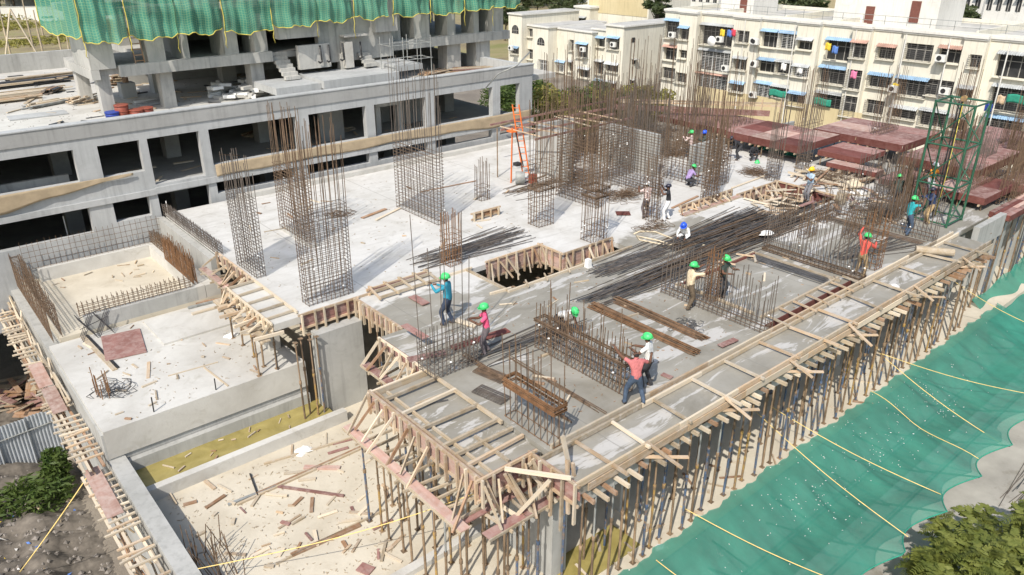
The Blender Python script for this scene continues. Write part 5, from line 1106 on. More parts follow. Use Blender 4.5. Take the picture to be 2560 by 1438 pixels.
o = leaf_cloud('field_scrub', [(Q(30, 45, GZ) + V(0, 0, .5), (10, 10, 1.2), 1), (Q(10, 70, GZ) + V(0, 0, .3), (8, 8, .8), .6), (Q(110, 100, GZ), (14, 6, .5), .6), (Q(60, 110, GZ), (16, 6, .5), .6)], 4200, .35, 'leaf_yellow', None, 'stuff', seed=5); tag(o, 'low yellow green scrub over the dry field', None)
# ================================================================ GREEN CATCH NETS OVER THE LANE
plain('pipe_dark', (0.1, 0.09, 0.08), 0.6, 0.3)
att = [12.6, 15.6, 18.6, 21.2, 23.7, 26.2, 29.2, 32.4, 36.3]
def scal(x):
    for a, b in zip(att[:-1], att[1:]):
        if a <= x <= b: return math.sin(math.pi * (x - a) / (b - a))
    return 0.0
def nf(u, v):
    x = 11.2 + (36.2 - 11.2) * u; s = scal(x); yi = 9.66 - 0.14 * abs(math.sin(x * 1.9)) - .1 * abs(math.sin(x * 5.3)); yo = 5.35 + 0.5 * s + (0.0 if x < 30 else .2)
    z = -3.58 - 0.54 * v - 0.42 * math.sin(math.pi * v) ** 2 * (0.75 + .25 * math.sin(x * .7)) + 0.05 * math.sin(x * 4.1 + v * 5) * math.sin(math.pi * v) + .03 * math.sin(x * 9.3 + v * 11) * math.sin(math.pi * v) - 0.25 * s * v * v
    return V(x, yi + (yo - yi) * v, z)
o = sheet('catch_net', nf, 150, 30, 'net_flat', None, True, (25, 4.2)); tag(o, 'wide green catch net spread from the lower floor out over the lane', 'safety net')
path_tube('outer_rope', [nf(i / 120, 1) for i in range(121)], .022, 'cloth_green', o, 5)
for x in (24.9,): path_tube('seam_cord', [nf((x - 11.2) / 25.0 + .0008 * math.sin(k), k / 14) + V(0, 0, .02) for k in range(15)], .012, 'rope_yellow', o, 4)
def nf2(u, v):
    x = 35.2 + 13 * u; return V(x, 10.3 - 5.2 * v - .4 * math.sin(u * 6) * v, -2.6 - 1.1 * v - .9 * math.sin(math.pi * v) + .12 * math.sin(x * 2 + v * 4) - (0.9 * (1 - u) if u < .35 else .3))
o = sheet('catch_net', nf2, 50, 24, 'net_flat', None, True, (15, 5)); tag(o, 'second green catch net sagging beyond the right end of the slab', 'safety net')
# steel struts carrying the nets
for i, x in enumerate(att + [35.5, 39]):
    t = thing('net_strut', 'thin steel strut reaching out below the green catch net', 'strut', (x, 9.4, FZ - .3), 'struts under the catch net')
    path_tube('arm', [(x, 9.42, -4.75), (x, 7.0, -4.9), (x, 5.4 if x < 34 else 5.0, -4.2 if x < 34 else -4.0)], .03, 'pipe_dark', t, 6); pole('stay', (x, 9.42, -5.8), (x, 6.9, -4.92), .03, 'pipe_dark', t, 6)
for k, y in enumerate((8.2, 6.6)): o = pole('net_pipe', (11, y, -4.98), (47, y + .1, -5.0), .035, 'pipe_dark', None, 6); tag(o, ['inner dark pipe running lengthwise below the catch net', 'outer dark pipe running lengthwise below the catch net'][k], 'pipe')  # dark pipes added to stand in for shadow lines showing through the net
# yellow ropes from the props down to the net corners
for i, (a, za, b, zb) in enumerate([((1700, 1265), -3.2, (2150, 1475), -4.2), ((1890, 1030), -2.6, (2270, 1342), -4.2), ((1925, 1015), -2.4, (2352, 1236), -4.25), ((2195, 880), -2.6, (2508, 1112), -4.3), ((2205, 885), -2.2, (2600, 990), -4.2), ((1640, 1400), -3.5, (1900, 1560), -4.2), ((2380, 700), -1.5, (2620, 830), -3.6)]):
    p, q = Q(*a, za), Q(*b, zb); pts = [p.lerp(q, k / 10) + V(0, 0, -.16 * math.sin(math.pi * k / 10)) for k in range(11)]
    o = path_tube('guy_rope', pts, .012, 'rope_yellow', None, 5); tag(o, 'pale yellow guy rope stretched over the green net, %s from the lower corner' % ['second', 'third', 'fourth', 'fifth', 'sixth', 'first', 'seventh'][i], 'rope', 'ropes over the net')
p, q = Q(50, 1430, -6.5), Q(230, 1175, -3.0); o = path_tube('guy_rope', [p.lerp(q, k / 8) + V(0, 0, -.05 * math.sin(math.pi * k / 8)) for k in range(9)], .018, 'rope_yellow', None, 5); tag(o, 'pale yellow rope slanting down from the plank walkway to the rubble', 'rope')
p, q = Q(495, 1422, -2.9), Q(1330, 1180, -.9); o = path_tube('guy_rope', [p.lerp(q, k / 12) + V(0, 0, -.3 * math.sin(math.pi * k / 12)) for k in range(13)], .012, 'rope_yellow', None, 5); tag(o, 'thin rope from the low wall to the corner balcony', 'rope')
# lane clutter seen past the net edge
pile('grey steel bars stacked on the lane past the net edge', 27, 36, 3.0, 5.6, 120, 4, 7, ['rebar_grey', 'rebar_dark'], 'x', .05, .4, z0=GZ + .03)
for k in range(5): o = box('roof_sheet', 27.5 + k * .5, 30.5 + k * .5, 2.2 + k * .12, 3.6 + k * .1, GZ + .04 + k * .04, GZ + .06 + k * .04, 'zinc_sheet', None, jit(.1)); tag(o, 'grey metal sheet lying on the lane by the tree', 'metal sheet', 'metal sheets on the lane')
# foreground tree
def big_tree():
    rg = np.random.default_rng(3); t = thing('broadleaf_tree', 'dense olive green tree crown at the lower right corner below the net', 'tree', (20.9, 3.4, GZ)); base = V(20.9, 3.4, GZ); S = []
    blobs = []; r2 = random.Random(5)
    for k in range(170):
        a = r2.uniform(0, 6.28); rr = 3.4 * math.sqrt(r2.random()); z = -4.35 - (rr / 3.4) ** 2 * 0.9 - r2.random() * 1.2
        c = V(21.5 + math.cos(a) * rr * 1.25, 3.2 + math.sin(a) * rr * .72, z); br = r2.uniform(.28, .55); blobs.append((c, (br, br, br * .55), br ** 2))
    n6 = 6; v = []; f = []
    limbs = [([base, base + V(.1, 0, 1.2), base + V(.2, .1, 2.0)], .22)]
    for b in blobs[::3]:
        s = base + V(.15, .05, r2.uniform(1.0, 2.0)); limbs.append(([s, s.lerp(b[0], .55) + V(0, 0, -.15), b[0]], .05))
    for pts, r in limbs:
        o = len(v)
        for i, p in enumerate(pts):
            for k in range(n6): a = 6.283 * k / n6; v.append(p + V(math.cos(a) * r * (1 - .3 * i), math.sin(a) * r * (1 - .3 * i), 0))
        for i in range(2):
            for k in range(n6): j = (k + 1) % n6; f.append((o + i * n6 + k, o + i * n6 + j, o + (i + 1) * n6 + j, o + (i + 1) * n6 + k))
    own('trunk', v, f, 'bark', t, True)
    # pinnate fronds: paired leaflets along a stalk, drooping outward from each clump
    L = []
    for c, r, w in blobs:
        for k in range(16):
            a = r2.uniform(0, 6.28); el = r2.uniform(-.15, .5); d = V(math.cos(a) * math.cos(el), math.sin(a) * math.cos(el), math.sin(el)); s = V(*c) + V(jit(.3), jit(.3), jit(.2)) * r[0] * 2; side = V(-d.y, d.x, 0).normalized(); ln = r2.uniform(.28, .5)
            for j in range(9):
                u = (j + 1) / 9; p = s + d * (ln * u) + V(0, 0, -.18 * u * u)
                for sg in (-1, 1):
                    q = side * sg; tip = p + q * .13 * (1 - .35 * u) + d * .03 + V(0, 0, r2.uniform(-.05, .02)); L.append((p - d * .018, tip - d * .022, tip + d * .022, p + d * .018))
    V_ = np.array([tuple(x) for q in L for x in q]); m = len(L); me = bpy.data.meshes.new('crown'); me.vertices.add(4 * m); me.vertices.foreach_set('co', V_.ravel()); me.loops.add(4 * m); me.loops.foreach_set('vertex_index', np.arange(4 * m, dtype=np.int32)); me.polygons.add(m); me.polygons.foreach_set('loop_start', np.arange(0, 4 * m, 4, dtype=np.int32)); me.materials.append(MATS['leaf_near']); me.update()
    _place('crown', me, Matrix.Identity(4), t)
big_tree()
# ================================================================ HOIST TOWER, LADDER HOIST
def hoist():
    c = Q(2338, 549, 0.0); s = .76; t = thing('hoist_tower', 'dark green steel lattice hoist tower on the right part of the slab', 'hoist', c); H = 5.05; a = 0.0
    cs = [c + V((x * math.cos(a) - y * math.sin(a)) * s, (x * math.sin(a) + y * math.cos(a)) * s, 0) for x, y in ((-1, -1), (1, -1), (1, 1), (-1, 1))]; up = lambda p, z: p + V(0, 0, z)
    for p in cs: pole('leg', p, up(p, H + .05), .05, 'steel_green', t)
    lv = [.12, 1.7, 3.35, H]
    for z in lv:
        for i in range(4): pole('ring_bar', up(cs[i], z), up(cs[(i + 1) % 4], z), .038, 'steel_green', t)
    for z0, z1 in zip(lv[:-1], lv[1:]):
        for i in range(4): pole('diagonal', up(cs[i], z0), up(cs[(i + 1) % 4], z1), .026, 'steel_green', t, 6); 
    for dx in (-.15, .15): pole('guide_rail', c + V(dx, .1, .1), c + V(dx, .1, H), .032, 'steel_black', t, 6)
    pole('pulley', c + V(-.08, 0, H + .12), c + V(.08, 0, H + .12), .12, 'steel_yellow', t, 12); pole('pulley_bar', up(cs[0], H + .12).lerp(up(cs[1], H + .12), .5), up(cs[2], H + .12).lerp(up(cs[3], H + .12), .5), .03, 'steel_green', t, 6)
    path_tube('hoist_rope', [c + V(0, 0, H), c + V(.05, 0, 2), c + V(0, .05, .2)], .015, 'cord_yellow', t, 5)
hoist()
b = Q(1310, 455, 0); t = thing('ladder_hoist', 'bright orange ladder hoist leaning up beside the far core', 'hoist', b)
top = Q(1273, 268, 3.8)
for k in (0, .22): pole('rail', b + V(k, -k, 0), b + V(-.55 + k, .25 - k, 3.85), .035, 'steel_orange', t)
for k in range(12): u = (k + .5) / 12; p = b + V(-.55 * u, .25 * u, 3.85 * u); pole('rung', p, p + V(.22, -.22, 0), .018, 'steel_orange', t, 6)
for dx, dy in ((-.6, .3), (-.4, .5)): pole('stay_leg', b + V(dx, dy, 0), b + V(-.4 + dx * .2, .25 + dy * .15, 2.7), .03, 'steel_orange', t)
box('motor_plate', b.x - .75, b.x - .25, b.y + .05, b.y + .45, 2.55, 2.62, 'steel_orange', t); box('counterweight', b.x - .55, b.x - .25, b.y - .1, b.y + .2, .9, 1.05, 'steel_black', t); pole('drum', b + V(-.25, -.35, .35), b + V(-.6, -.05, .35), .3, 'steel_grey', t, 16); box('engine', b.x + .02, b.x + .35, b.y - .55, b.y - .3, 0.01, .45, 'drum_red', t)
pole('black_arm', b + V(-.42, .15, 2.5), b + V(-.05, 0, .8), .03, 'steel_black', t)
# ================================================================ WALKWAY OUTSIDE THE RETAINING WALL
t = thing('plank_walkway', 'rough timber walkway with ply sheets hung along the outer retaining wall', 'walkway', (2.5, 25, -3.1))
y = 13.5
while y < 37:
    z = -3.02 if y < 21.6 else -2.65
    bar('cross_batten', (2.12 + jit(.12), y, z + jit(.02)), (2.9, y + jit(.12), z + jit(.02)), .06, .05, R.choice(['timber_pale', 'timber_new', 'timber_pale']), t); y += R.choice([.22, .3, .34, .7])
for y0, y1, z in ((13, 17.6, -3.09), (17.0, 21.8, -3.09), (21.4, 26.5, -2.72), (26, 31, -2.72), (30.5, 37, -2.72)):
    for x in (2.2, 2.42, 2.75): bar('runner', (x + jit(.05), y0, z), (x + jit(.08), y1, z), .07, .06, R.choice(['timber_grey', 'timber_brown', 'timber_pale']), t)
    for k in range(4): pole('bamboo', (2.5 + jit(.25), y0 + jit(.3), z - .35 + jit(.2)), (2.55 + jit(.25), y1, z - .4 + jit(.25)), .028, R.choice(['timber_grey', 'timber_brown']), t, 6)
for y0, y1, z in ((19.3, 21.9, -2.97), (25.0, 26.9, -2.58), (26.95, 28.9, -2.56)): bar('ply_sheet', (2.45, y0, z), (2.48, y1, z), .42, .02, 'ply_pink', t)
for y in np.arange(14, 36, 1.6): pole('bracket', (2.93, y, -4.6), (2.2, y, -3.15 if y < 21.6 else -2.8), .03, 'timber_grey', t, 6)
for k in range(26): y = R.uniform(24, 36); bar('edge_batten', (2.75 + jit(.12), y, -2.5), (2.8 + jit(.12), y + R.uniform(.8, 2), -2.3 + jit(.2)), .05, .05, R.choice(['timber_pale', 'timber_grey']), t)
# zinc fence
fn_ = thing('zinc_fence', 'grey corrugated zinc fence standing on the rubble ground', 'fence', (0, 31, GZ))
for k in range(9):
    x0 = -6.2 + k * 1.0
    def fz(u, v, x0=x0, k=k): return V(x0 + .98 * u, 29.9 + .1 * k + (0.03 if int(u * 16 + .5) % 2 else -.03), GZ + .05 + 2.1 * v + jit(.0))
    sheet('panel', fz, 16, 1, 'zinc_sheet', fn_, False, thick=.01)
pole('rail', (-6.2, 29.8, GZ + 1.6), (2.8, 30.7, GZ + 1.6), .03, 'steel_grey', fn_, 6)
o = leaf_cloud('weeds', [(V(1.2, 27.9, GZ + .5), (1.4, 1.2, .6), 1), (V(-.5, 28.3, GZ + .4), (1.6, 1, .5), 1), (V(2.2, 28.8, GZ + .9), (.5, .6, .7), .5), (V(-2, 28, GZ + .4), (1.5, 1, .5), .7)], 5200, .09, 'leaf_mid', None, 'stuff', seed=8); tag(o, 'green weeds growing along the zinc fence', None)
lit = [('white_cloth', 'white'), ('cloth_blue', 'blue'), ('cloth_yellow', 'yellow'), ('white_plastic', 'pale plastic'), ('hessian', 'brown')]
for k in range(46):
    m, cn = R.choice(lit); x = R.uniform(-2.5, 2.2); y = R.uniform(21, 28.5); u = (x + 9) / 11.8; v_ = (y - 12) / 26; p = heap(u, v_) + V(0, 0, .1); s = R.uniform(.05, .2)
    vs_ = [p + V(jit(s), jit(s), jit(.05)) for _ in range(5)]; o = own('litter', vs_ + [p + V(0, 0, .06)], [(i, (i + 1) % 5, 5) for i in range(5)], m, None); tag(o, '%s scrap of litter on the rubble heap' % cn, 'litter', '%s litter on the rubble' % cn)
# broken board heap far left
for k in range(46):
    c = Q(R.uniform(0, 115), R.uniform(965, 1055), GZ) + V(0, 0, R.uniform(.1, .7)); a = R.uniform(0, 3.14); l = R.uniform(.35, 1.1); d = V(math.cos(a), math.sin(a), jit(.35)) * l
    o = bar('scrap_board', c - d, c + d, R.uniform(.08, .45), .025, R.choice(['timber_brown', 'timber_grey', 'ply_dusty']), None); tag(o, 'broken brown board in the scrap heap beyond the walkway', 'board', 'boards in the scrap heap')
# ================================================================ TERRACE CLUTTER
TZ = 3.5
def drum(px, py, mat, lab, h=.55, r=.3):
    c = Q(px, py, TZ); t = thing('oil_drum', lab, 'drum', c); pole('body', c, c + V(0, 0, h), r, mat, t, 18); pole('rim', c + V(0, 0, h - .06), c + V(0, 0, h + .015), r * 1.05, mat, t, 18); pole('rib', c + V(0, 0, h * .45), c + V(0, 0, h * .52), r * 1.04, mat, t, 18)
drum(308, 292, 'drum_red', 'tall red brown drum behind the podium parapet'); drum(343, 290, 'drum_red', 'small red brown drum beside a wooden box on the podium', .3); drum(368, 285, 'drum_red', 'low red brown drum at the end of the drum row', .3); drum(283, 296, 'drum_blue', 'blue and white drum left of the red drums', .3)
def planks_stack(lab, px, py, n, L, w, mats, z=TZ, a=0.1, name='timber_stack'):
    c = Q(px, py, z); t = thing(name, lab, 'timber', c)
    for k in range(n):
        an = a + jit(.05); d = V(math.cos(an), math.sin(an), 0) * L * R.uniform(.4, .55); p = c + V(jit(w), jit(w), .04 + (k // 4) * .05); bar('plank', p - d, p + d, R.uniform(.08, .2), .045, R.choice(mats), t)
planks_stack('high stack of brown planks on the podium under the tower', 355, 205, 44, 3.2, .35, ['timber_brown', 'timber_grey']); planks_stack('flat stack of dark pipes and planks on the far terrace', 60, 215, 18, 4.2, .4, ['timber_grey', 'timber_brown', 'steel_black']); planks_stack('pale planks spread at the left end of the terrace', 60, 235, 10, 4, .7, ['timber_pale', 'timber_grey'])
planks_stack('dark boards lying far back on the terrace', 150, 190, 14, 5, .5, ['timber_grey', 'steel_black', 'timber_pale']); planks_stack('orange brown boards at the left terrace edge', 25, 255, 14, 2.4, .4, ['timber_new', 'timber_grey']); planks_stack('heap of pale offcuts beside the front tower column', 215, 256, 26, .9, .5, ['timber_new', 'timber_pale'], a=.6)
planks_stack('long boards tipped beside the right tower columns', 1180, 180, 20, 2.6, .5, ['timber_brown', 'ply_dusty', 'timber_grey'], a=-.4); planks_stack('loose brown boards under the right tower columns', 1085, 185, 16, 1.8, .5, ['timber_brown', 'timber_new'], a=.3)
c = Q(322, 243, TZ); t = thing('concrete_block', 'grey concrete block with a clay pot on top on the terrace', 'block', c); box('block', c.x - .35, c.x + .35, c.y - .35, c.y + .35, TZ, TZ + .75, 'concrete_podium', t); pole('pot', c + V(0, 0, .755), c + V(0, 0, 1.0), .15, 'timber_brown', t, 12)
wbk = 0
for k in range(70):
    c = Q(R.uniform(535, 655), R.uniform(222, 252), TZ); z = TZ + R.random() ** 2 * .55; o = box('aerated_block', c.x - .3, c.x + .3, c.y - .1, c.y + .1, z, z + .15, 'white_plastic' if R.random() < .5 else 'concrete_dry', None, jit(1.2)); tag(o, 'white lightweight block in the heap under the tower', 'block', 'white blocks under the tower')
for lab, px, py, w, d_ in (('grey slab panel lying among the terrace clutter', 95, 290, 1.2, .5), ('pale board lying near the drums', 375, 255, .7, .4), ('blue grey sheet lying under the tower', 385, 258, .8, .5)): c = Q(px, py, TZ); o = box('slab_offcut', c.x - w, c.x + w, c.y - d_, c.y + d_, TZ + .01, TZ + .06, 'concrete_podium' if 'grey' in lab else 'white_plastic', None, jit(.4)); tag(o, lab, 'panel')
S = []
t = thing('scaffold', 'slim steel scaffold frame standing before the tower core', 'scaffold', (24, 36.8, 4.5))
for x in (22.6, 23.4, 24.3, 25.2):
    for y in (36.6, 37.6): pole('standard', (x, y, 4.52 if x < 23 else 3.5 if x > 24.8 or y < 36 else 4.77), (x, y, 6.2), .025, 'steel_grey', t, 6)
for z in (5.0, 5.8):
    for y in (36.6, 37.6): pole('ledger', (22.5, y, z), (25.3, y, z), .022, 'steel_grey', t, 6)
    for x in (22.6, 24.3, 25.2): pole('transom', (x, 36.5, z), (x, 37.7, z), .022, 'steel_grey', t, 6)
p = Q(1000, 160, 4.6)
c = Q(420, 165, TZ)
t = thing('wooden_ladder', 'dark wooden ladder between the tower piers below the net', 'ladder', (10.75, 39.3, 5.7))
for x in (10.6, 11.0): bar('rail', (x, 39.45, 5.66), (x, 39.75, 7.3), .05, .05, 'timber_brown', t)
for k in range(6): z = 5.85 + k * .25; bar('rung', (10.58, 39.48 + .045 * k, z), (11.02, 39.48 + .045 * k, z), .04, .04, 'timber_brown', t)
o = path_tube('cable', [Q(1325, 130, 5.5), Q(1290, 165, 4.9), Q(1245, 185, 4.4), Q(1215, 220, 3.6)], .04, 'steel_grey', None, 5); tag(o, 'grey cable drooping over the right end of the podium parapet', 'cable')
# ================================================================ DEBRIS AND SMALL THINGS ON THE SLABS
def plank_px(lab, a, b, z, w, mat, h=.03, group=None, name='timber_plank', cat='plank'):
    o = bar(name, Q(*a, z + h / 2 + .004), Q(*b, z + h / 2 + .004), w, h, mat, None); tag(o, lab, cat, group); return o
for lab, a, b, w, m in [('long grey pole across the sandy lower floor', (592, 1262), (905, 1120), .07, 'timber_grey'), ('second long pole beside it on the sandy lower floor', (640, 1235), (945, 1098), .06, 'timber_brown'), ('weathered pole near the pool kerb', (660, 1160), (930, 1080), .06, 'timber_grey'), ('straight grey plank in the middle of the sandy floor', (570, 1262), (690, 1215), .09, 'steel_grey'),
        ('dark thin bar lying left of the long poles', (625, 1185), (645, 1240), .04, 'steel_black'), ('red edged board on the sandy floor', (690, 1215), (860, 1240), .08, 'ply_dusty'), ('pinkish board near the long poles', (760, 1168), (850, 1170), .16, 'ply_pink'), ('short red board by the pool kerb', (385, 1222), (430, 1208), .16, 'ply_dusty'),
        ('stout brown pole on the front part of the sandy floor', (728, 1388), (900, 1312), .13, 'timber_brown'), ('thin batten on the front part of the sandy floor', (690, 1410), (960, 1275), .05, 'timber_grey')]: plank_px(lab, a, b, FZ, w, m, .06)
c = Q(914, 1425, FZ)
o = box('ply_offcut', c.x - .15, c.x + .15, c.y - .2, c.y + .2, FZ + .01, FZ + .05, 'ply_dusty', None, .4); tag(o, 'square red plywood offcut at the bottom edge of the lower floor', 'plywood')
o = bar('ply_sheet', Q(258, 872, LZ + .03), Q(358, 850, LZ + .03), 2.0, .03, 'ply_dusty', None); tag(o, 'large dusty red plywood sheet lying on the left slab', 'plywood')
for lab, a, b, w, m in [('long grey board beside the red plywood sheet', (205, 840), (288, 925), .16, 'timber_grey'), ('dark board touching the red plywood sheet', (216, 838), (295, 920), .1, 'steel_black'), ('brown offcut in front of the plywood sheet', (372, 905), (370, 945), .1, 'timber_new'), ('thin stick across the left slab', (420, 940), (545, 905), .03, 'timber_pale'), ('slanting stick on the left slab', (510, 918), (570, 965), .05, 'timber_grey')]: plank_px(lab, a, b, LZ, w, m)
for i, (a, b) in enumerate([((455, 752), (600, 722)), ((470, 770), (610, 735)), ((460, 762), (590, 742)), ((480, 785), (612, 748))]): plank_px('long scaffold plank at the foot of the braced edge formwork, %s from the pit' % ['first', 'second', 'third', 'fourth'][i], a, b, LZ + .08 * (i % 2), .14, ['timber_grey', 'steel_grey', 'timber_brown', 'timber_pale'][i], .06)
c = Q(182, 665, PZ); t = thing('pipe_stub', 'short grey pipe stub standing in the left pit', 'pipe', c); pole('pipe', c, c + V(0, 0, .3), .16, 'pvc_grey', t, 18); pole('bore', c + V(0, 0, .302), c + V(0, 0, .304), .13, 'steel_black', t, 18)
for lab, a, b in (('thin white rod standing at the far rim of the pit', (170, 590), .9), ('thin white rod by the rebar mesh at the podium foot', (422, 540), .7)): c = Q(*a, -.6 if a[0] < 300 else -.25); o = pole('white_rod', c, c + V(0, 0, b), .02, 'white_plastic', None, 6); tag(o, lab, 'rod')
plank_px('brown plank pile edge at the far corner of the pit', (75, 642), (130, 628), PZ + .1, .3, 'timber_brown', .2); plank_px('lone plank on the pit floor', (285, 633), (325, 622), PZ, .12, 'timber_grey')
for lab, px, py, z, s in (('crumpled white bag near the pit', 318, 770, LZ, .25), ('white bag on the left slab by the props', 580, 840, LZ, .2), ('white sheet of paper on the dark rods', 1915, 585, .25, .25), ('crumpled white paper on the edge strip', 2235, 718, -.06, .18), ('torn white sack on the sandy floor', 760, 1128, FZ, .25), ('small white cup by the front props', 1648, 1370, FZ, .12), ('pale yellow sack behind the yellow helmet worker', 2130, 462, .1, .5), ('white cement bags by the square opening', 2140, 485, 0, .35)):
    c = Q(px, py, z); rr = random.Random(px); v = []; n = 9
    for j, zz in enumerate((0.0, .5, .85)):
        for i in range(n): a = 6.283 * i / n; r_ = s * (1.0, .85, .4)[j] * rr.uniform(.6, 1.15); v.append(c + V(math.cos(a) * r_ * 1.4, math.sin(a) * r_, .005 + zz * s * .55 * rr.uniform(.7, 1.2)))
    f = [(j * n + i, j * n + (i + 1) % n, (j + 1) * n + (i + 1) % n, (j + 1) * n + i) for j in (0, 1) for i in range(n)] + [tuple(range(2 * n, 3 * n))]
    o = own('crumpled_bag', v, f, 'white_cloth' if 'yellow' not in lab else 'hose_cream', None); tag(o, lab, 'bag')
c = Q(1470, 668, 0); o = own('white_block', [(c.x - .1, c.y - .1, .002), (c.x + .1, c.y - .1, .002), (c.x + .1, c.y + .1, .002), (c.x - .1, c.y + .1, .002), (c.x - .085, c.y - .085, .32), (c.x + .085, c.y - .085, .32), (c.x + .085, c.y + .085, .32), (c.x - .085, c.y + .085, .32)], [(0, 1, 5, 4), (1, 2, 6, 5), (2, 3, 7, 6), (3, 0, 4, 7), (4, 5, 6, 7), (3, 2, 1, 0)], 'white_plastic'); tag(o, 'small white marker block beside the dark opening', 'block')
o = path_tube('water_hose', [Q(*p, .03) for p in ((1585, 585), (1600, 578), (1640, 580), (1690, 600), (1680, 612), (1640, 600), (1590, 590), (1600, 600), (1660, 612), (1720, 610), (1780, 615), (1850, 600), (1900, 590), (1960, 575))], .03, 'hose_cream', None, 6); tag(o, 'cream hose looping over the damp slab near the rods', 'hose')
c = Q(2100, 510, 0); o = pole('concrete_pipe', c, c + V(0, 0, .55), .22, 'timber_grey', None, 14); tag(o, 'stubby wooden form tube by the square opening', 'tube')
c0 = Q(2345, 620, .16); c1 = Q(2385, 632, .16); o = pole('steel_drum', c0 + V(-.8, .5, 0), c1, .15, 'timber_grey', None, 14); tag(o, 'brown log like tube lying by the right edge strip', 'tube')
for lab, a, b, w, m, z in [('red plywood strip under the tall rods', (1010, 812), (1065, 845), .24, 'ply_dusty', .35), ('red plywood strip at the pink worker feet', (1130, 870), (1270, 825), .3, 'ply_red', .01), ('red plywood sheet beside the rod cage', (1020, 900), (1115, 880), .3, 'ply_dusty', .01), ('pale board held between blue and pink workers', (1140, 800), (1190, 815), .22, 'timber_pale', .02), ('red offcut on the joint lattice', (1030, 740), (1065, 760), .3, 'ply_dusty', .05), ('short red board by the worker in faded red', (1655, 935), (1680, 945), .16, 'ply_dusty', .01),
      ('ribbed red board on the grey slab by the edge', (1800, 865), (1840, 848), .2, 'ply_dusty', .05), ('stacked red boards by the core cages', (1540, 533), (1575, 533), .45, 'ply_red', .03), ('timber and red board lying on the white slab', (905, 545), (965, 522), .18, 'timber_brown', .02), ('pale board beside it on the white slab', (940, 550), (1000, 520), .12, 'timber_pale', .02), ('rusty beam along the white slab to the column cage', (1680, 520), (1745, 490), .12, 'timber_brown', .02), ('long board on the white slab by the far cages', (1830, 470), (1910, 440), .12, 'timber_pale', .02), ('thin bar crossing the white slab to the middle cage', (1050, 480), (1190, 452), .05, 'timber_brown', .02), ('thin bar between the two left cages', (660, 580), (715, 570), .04, 'timber_grey', .5)]: plank_px(lab, a, b, z, w, m)
# timber scatter near the far openings and the rest
def scatter(label, group, x0, x1, y0, y1, z, n, lmin, lmax, mats, w=(.04, .12), inside=None):
    k = 0; tries = 0
    while k < n and tries < n * 12:
        tries += 1; c = Q(R.uniform(x0, x1), R.uniform(y0, y1), z)
        if inside and not inside(c): continue
        a = R.uniform(0, 3.14); l = R.uniform(lmin, lmax) / 2; h = R.uniform(.02, .05); zz = z + h / 2 + .003 + R.random() * .02; d = V(math.cos(a) * l, math.sin(a) * l, 0)
        o = bar('timber_offcut', V(c.x, c.y, zz) - d, V(c.x, c.y, zz) + d + V(0, 0, jit(.01)), R.uniform(*w), h, R.choice(mats), None); tag(o, label, 'timber', group); k += 1
TM = ['timber_pale', 'timber_grey', 'timber_new', 'timber_brown']
scatter('timber offcut scattered on the sandy lower floor', 'offcuts on the lower floor', 400, 1000, 1080, 1430, FZ, 60, .15, .8, TM + ['ply_dusty', 'timber_pale'], inside=lambda c: 3.9 < c.x < 9.6 and 13.4 < c.y < 20)
scatter('small timber offcut on the left slab', 'offcuts on the left slab', 200, 740, 770, 1050, LZ, 26, .1, .6, TM, (.02, .08), lambda c: 3.3 < c.x < 9.1 and 22 < c.y < 28.3)
scatter('small stick on the pit floor', 'sticks in the pit', 80, 480, 590, 740, PZ, 16, .15, .5, TM, (.02, .05), lambda c: 4.2 < c.x < 8.1 and 29.2 < c.y < 34.2)
scatter('timber offcut on the sandy ledge below the front props', 'offcuts on the front ledge', 1000, 2300, 850, 1430, FZ, 24, .15, .7, TM, (.03, .09), lambda c: 9.5 < c.y < 10.9 and 10.2 < c.x < 32)
scatter('pale timber offcut heaped by the far truss formwork', 'offcuts by the truss formwork', 1880, 2010, 470, 545, .03, 36, .4, 1.5, ['timber_new', 'timber_pale', 'timber_pale'], (.05, .14))
scatter('timber offcut on the white slab between the cages', 'offcuts on the white slab', 620, 1320, 400, 700, 0, 20, .15, .8, TM + ['rebar_rust'], (.03, .09), lambda c: 9.8 < c.x < 24 and 22.4 < c.y < 33)
scatter('timber offcut on the grey slab among the rods', 'offcuts on the grey slab', 1100, 2100, 640, 1000, 0, 24, .15, .7, TM, (.03, .09), lambda c: 11.6 < c.x < 30 and 11.4 < c.y < 18)
scatter('timber offcut under the far red boxes', 'offcuts by the red boxes', 1990, 2290, 420, 560, .02, 34, .4, 1.6, TM, (.05, .12))
scatter('loose board on the podium terrace', 'boards on the terrace', 0, 640, 190, 320, TZ, 70, .3, 1.6, TM + ['steel_black', 'rebar_dark'], (.05, .2), lambda c: c.y > 36 and c.x > -6)
scatter('wood chip floating on the muddy pool', 'wood on the pool', 420, 760, 1040, 1180, -3.42, 14, .1, .5, TM, (.02, .06), lambda c: 3.6 < c.x < 9 and 20.55 < c.y < 21.5)
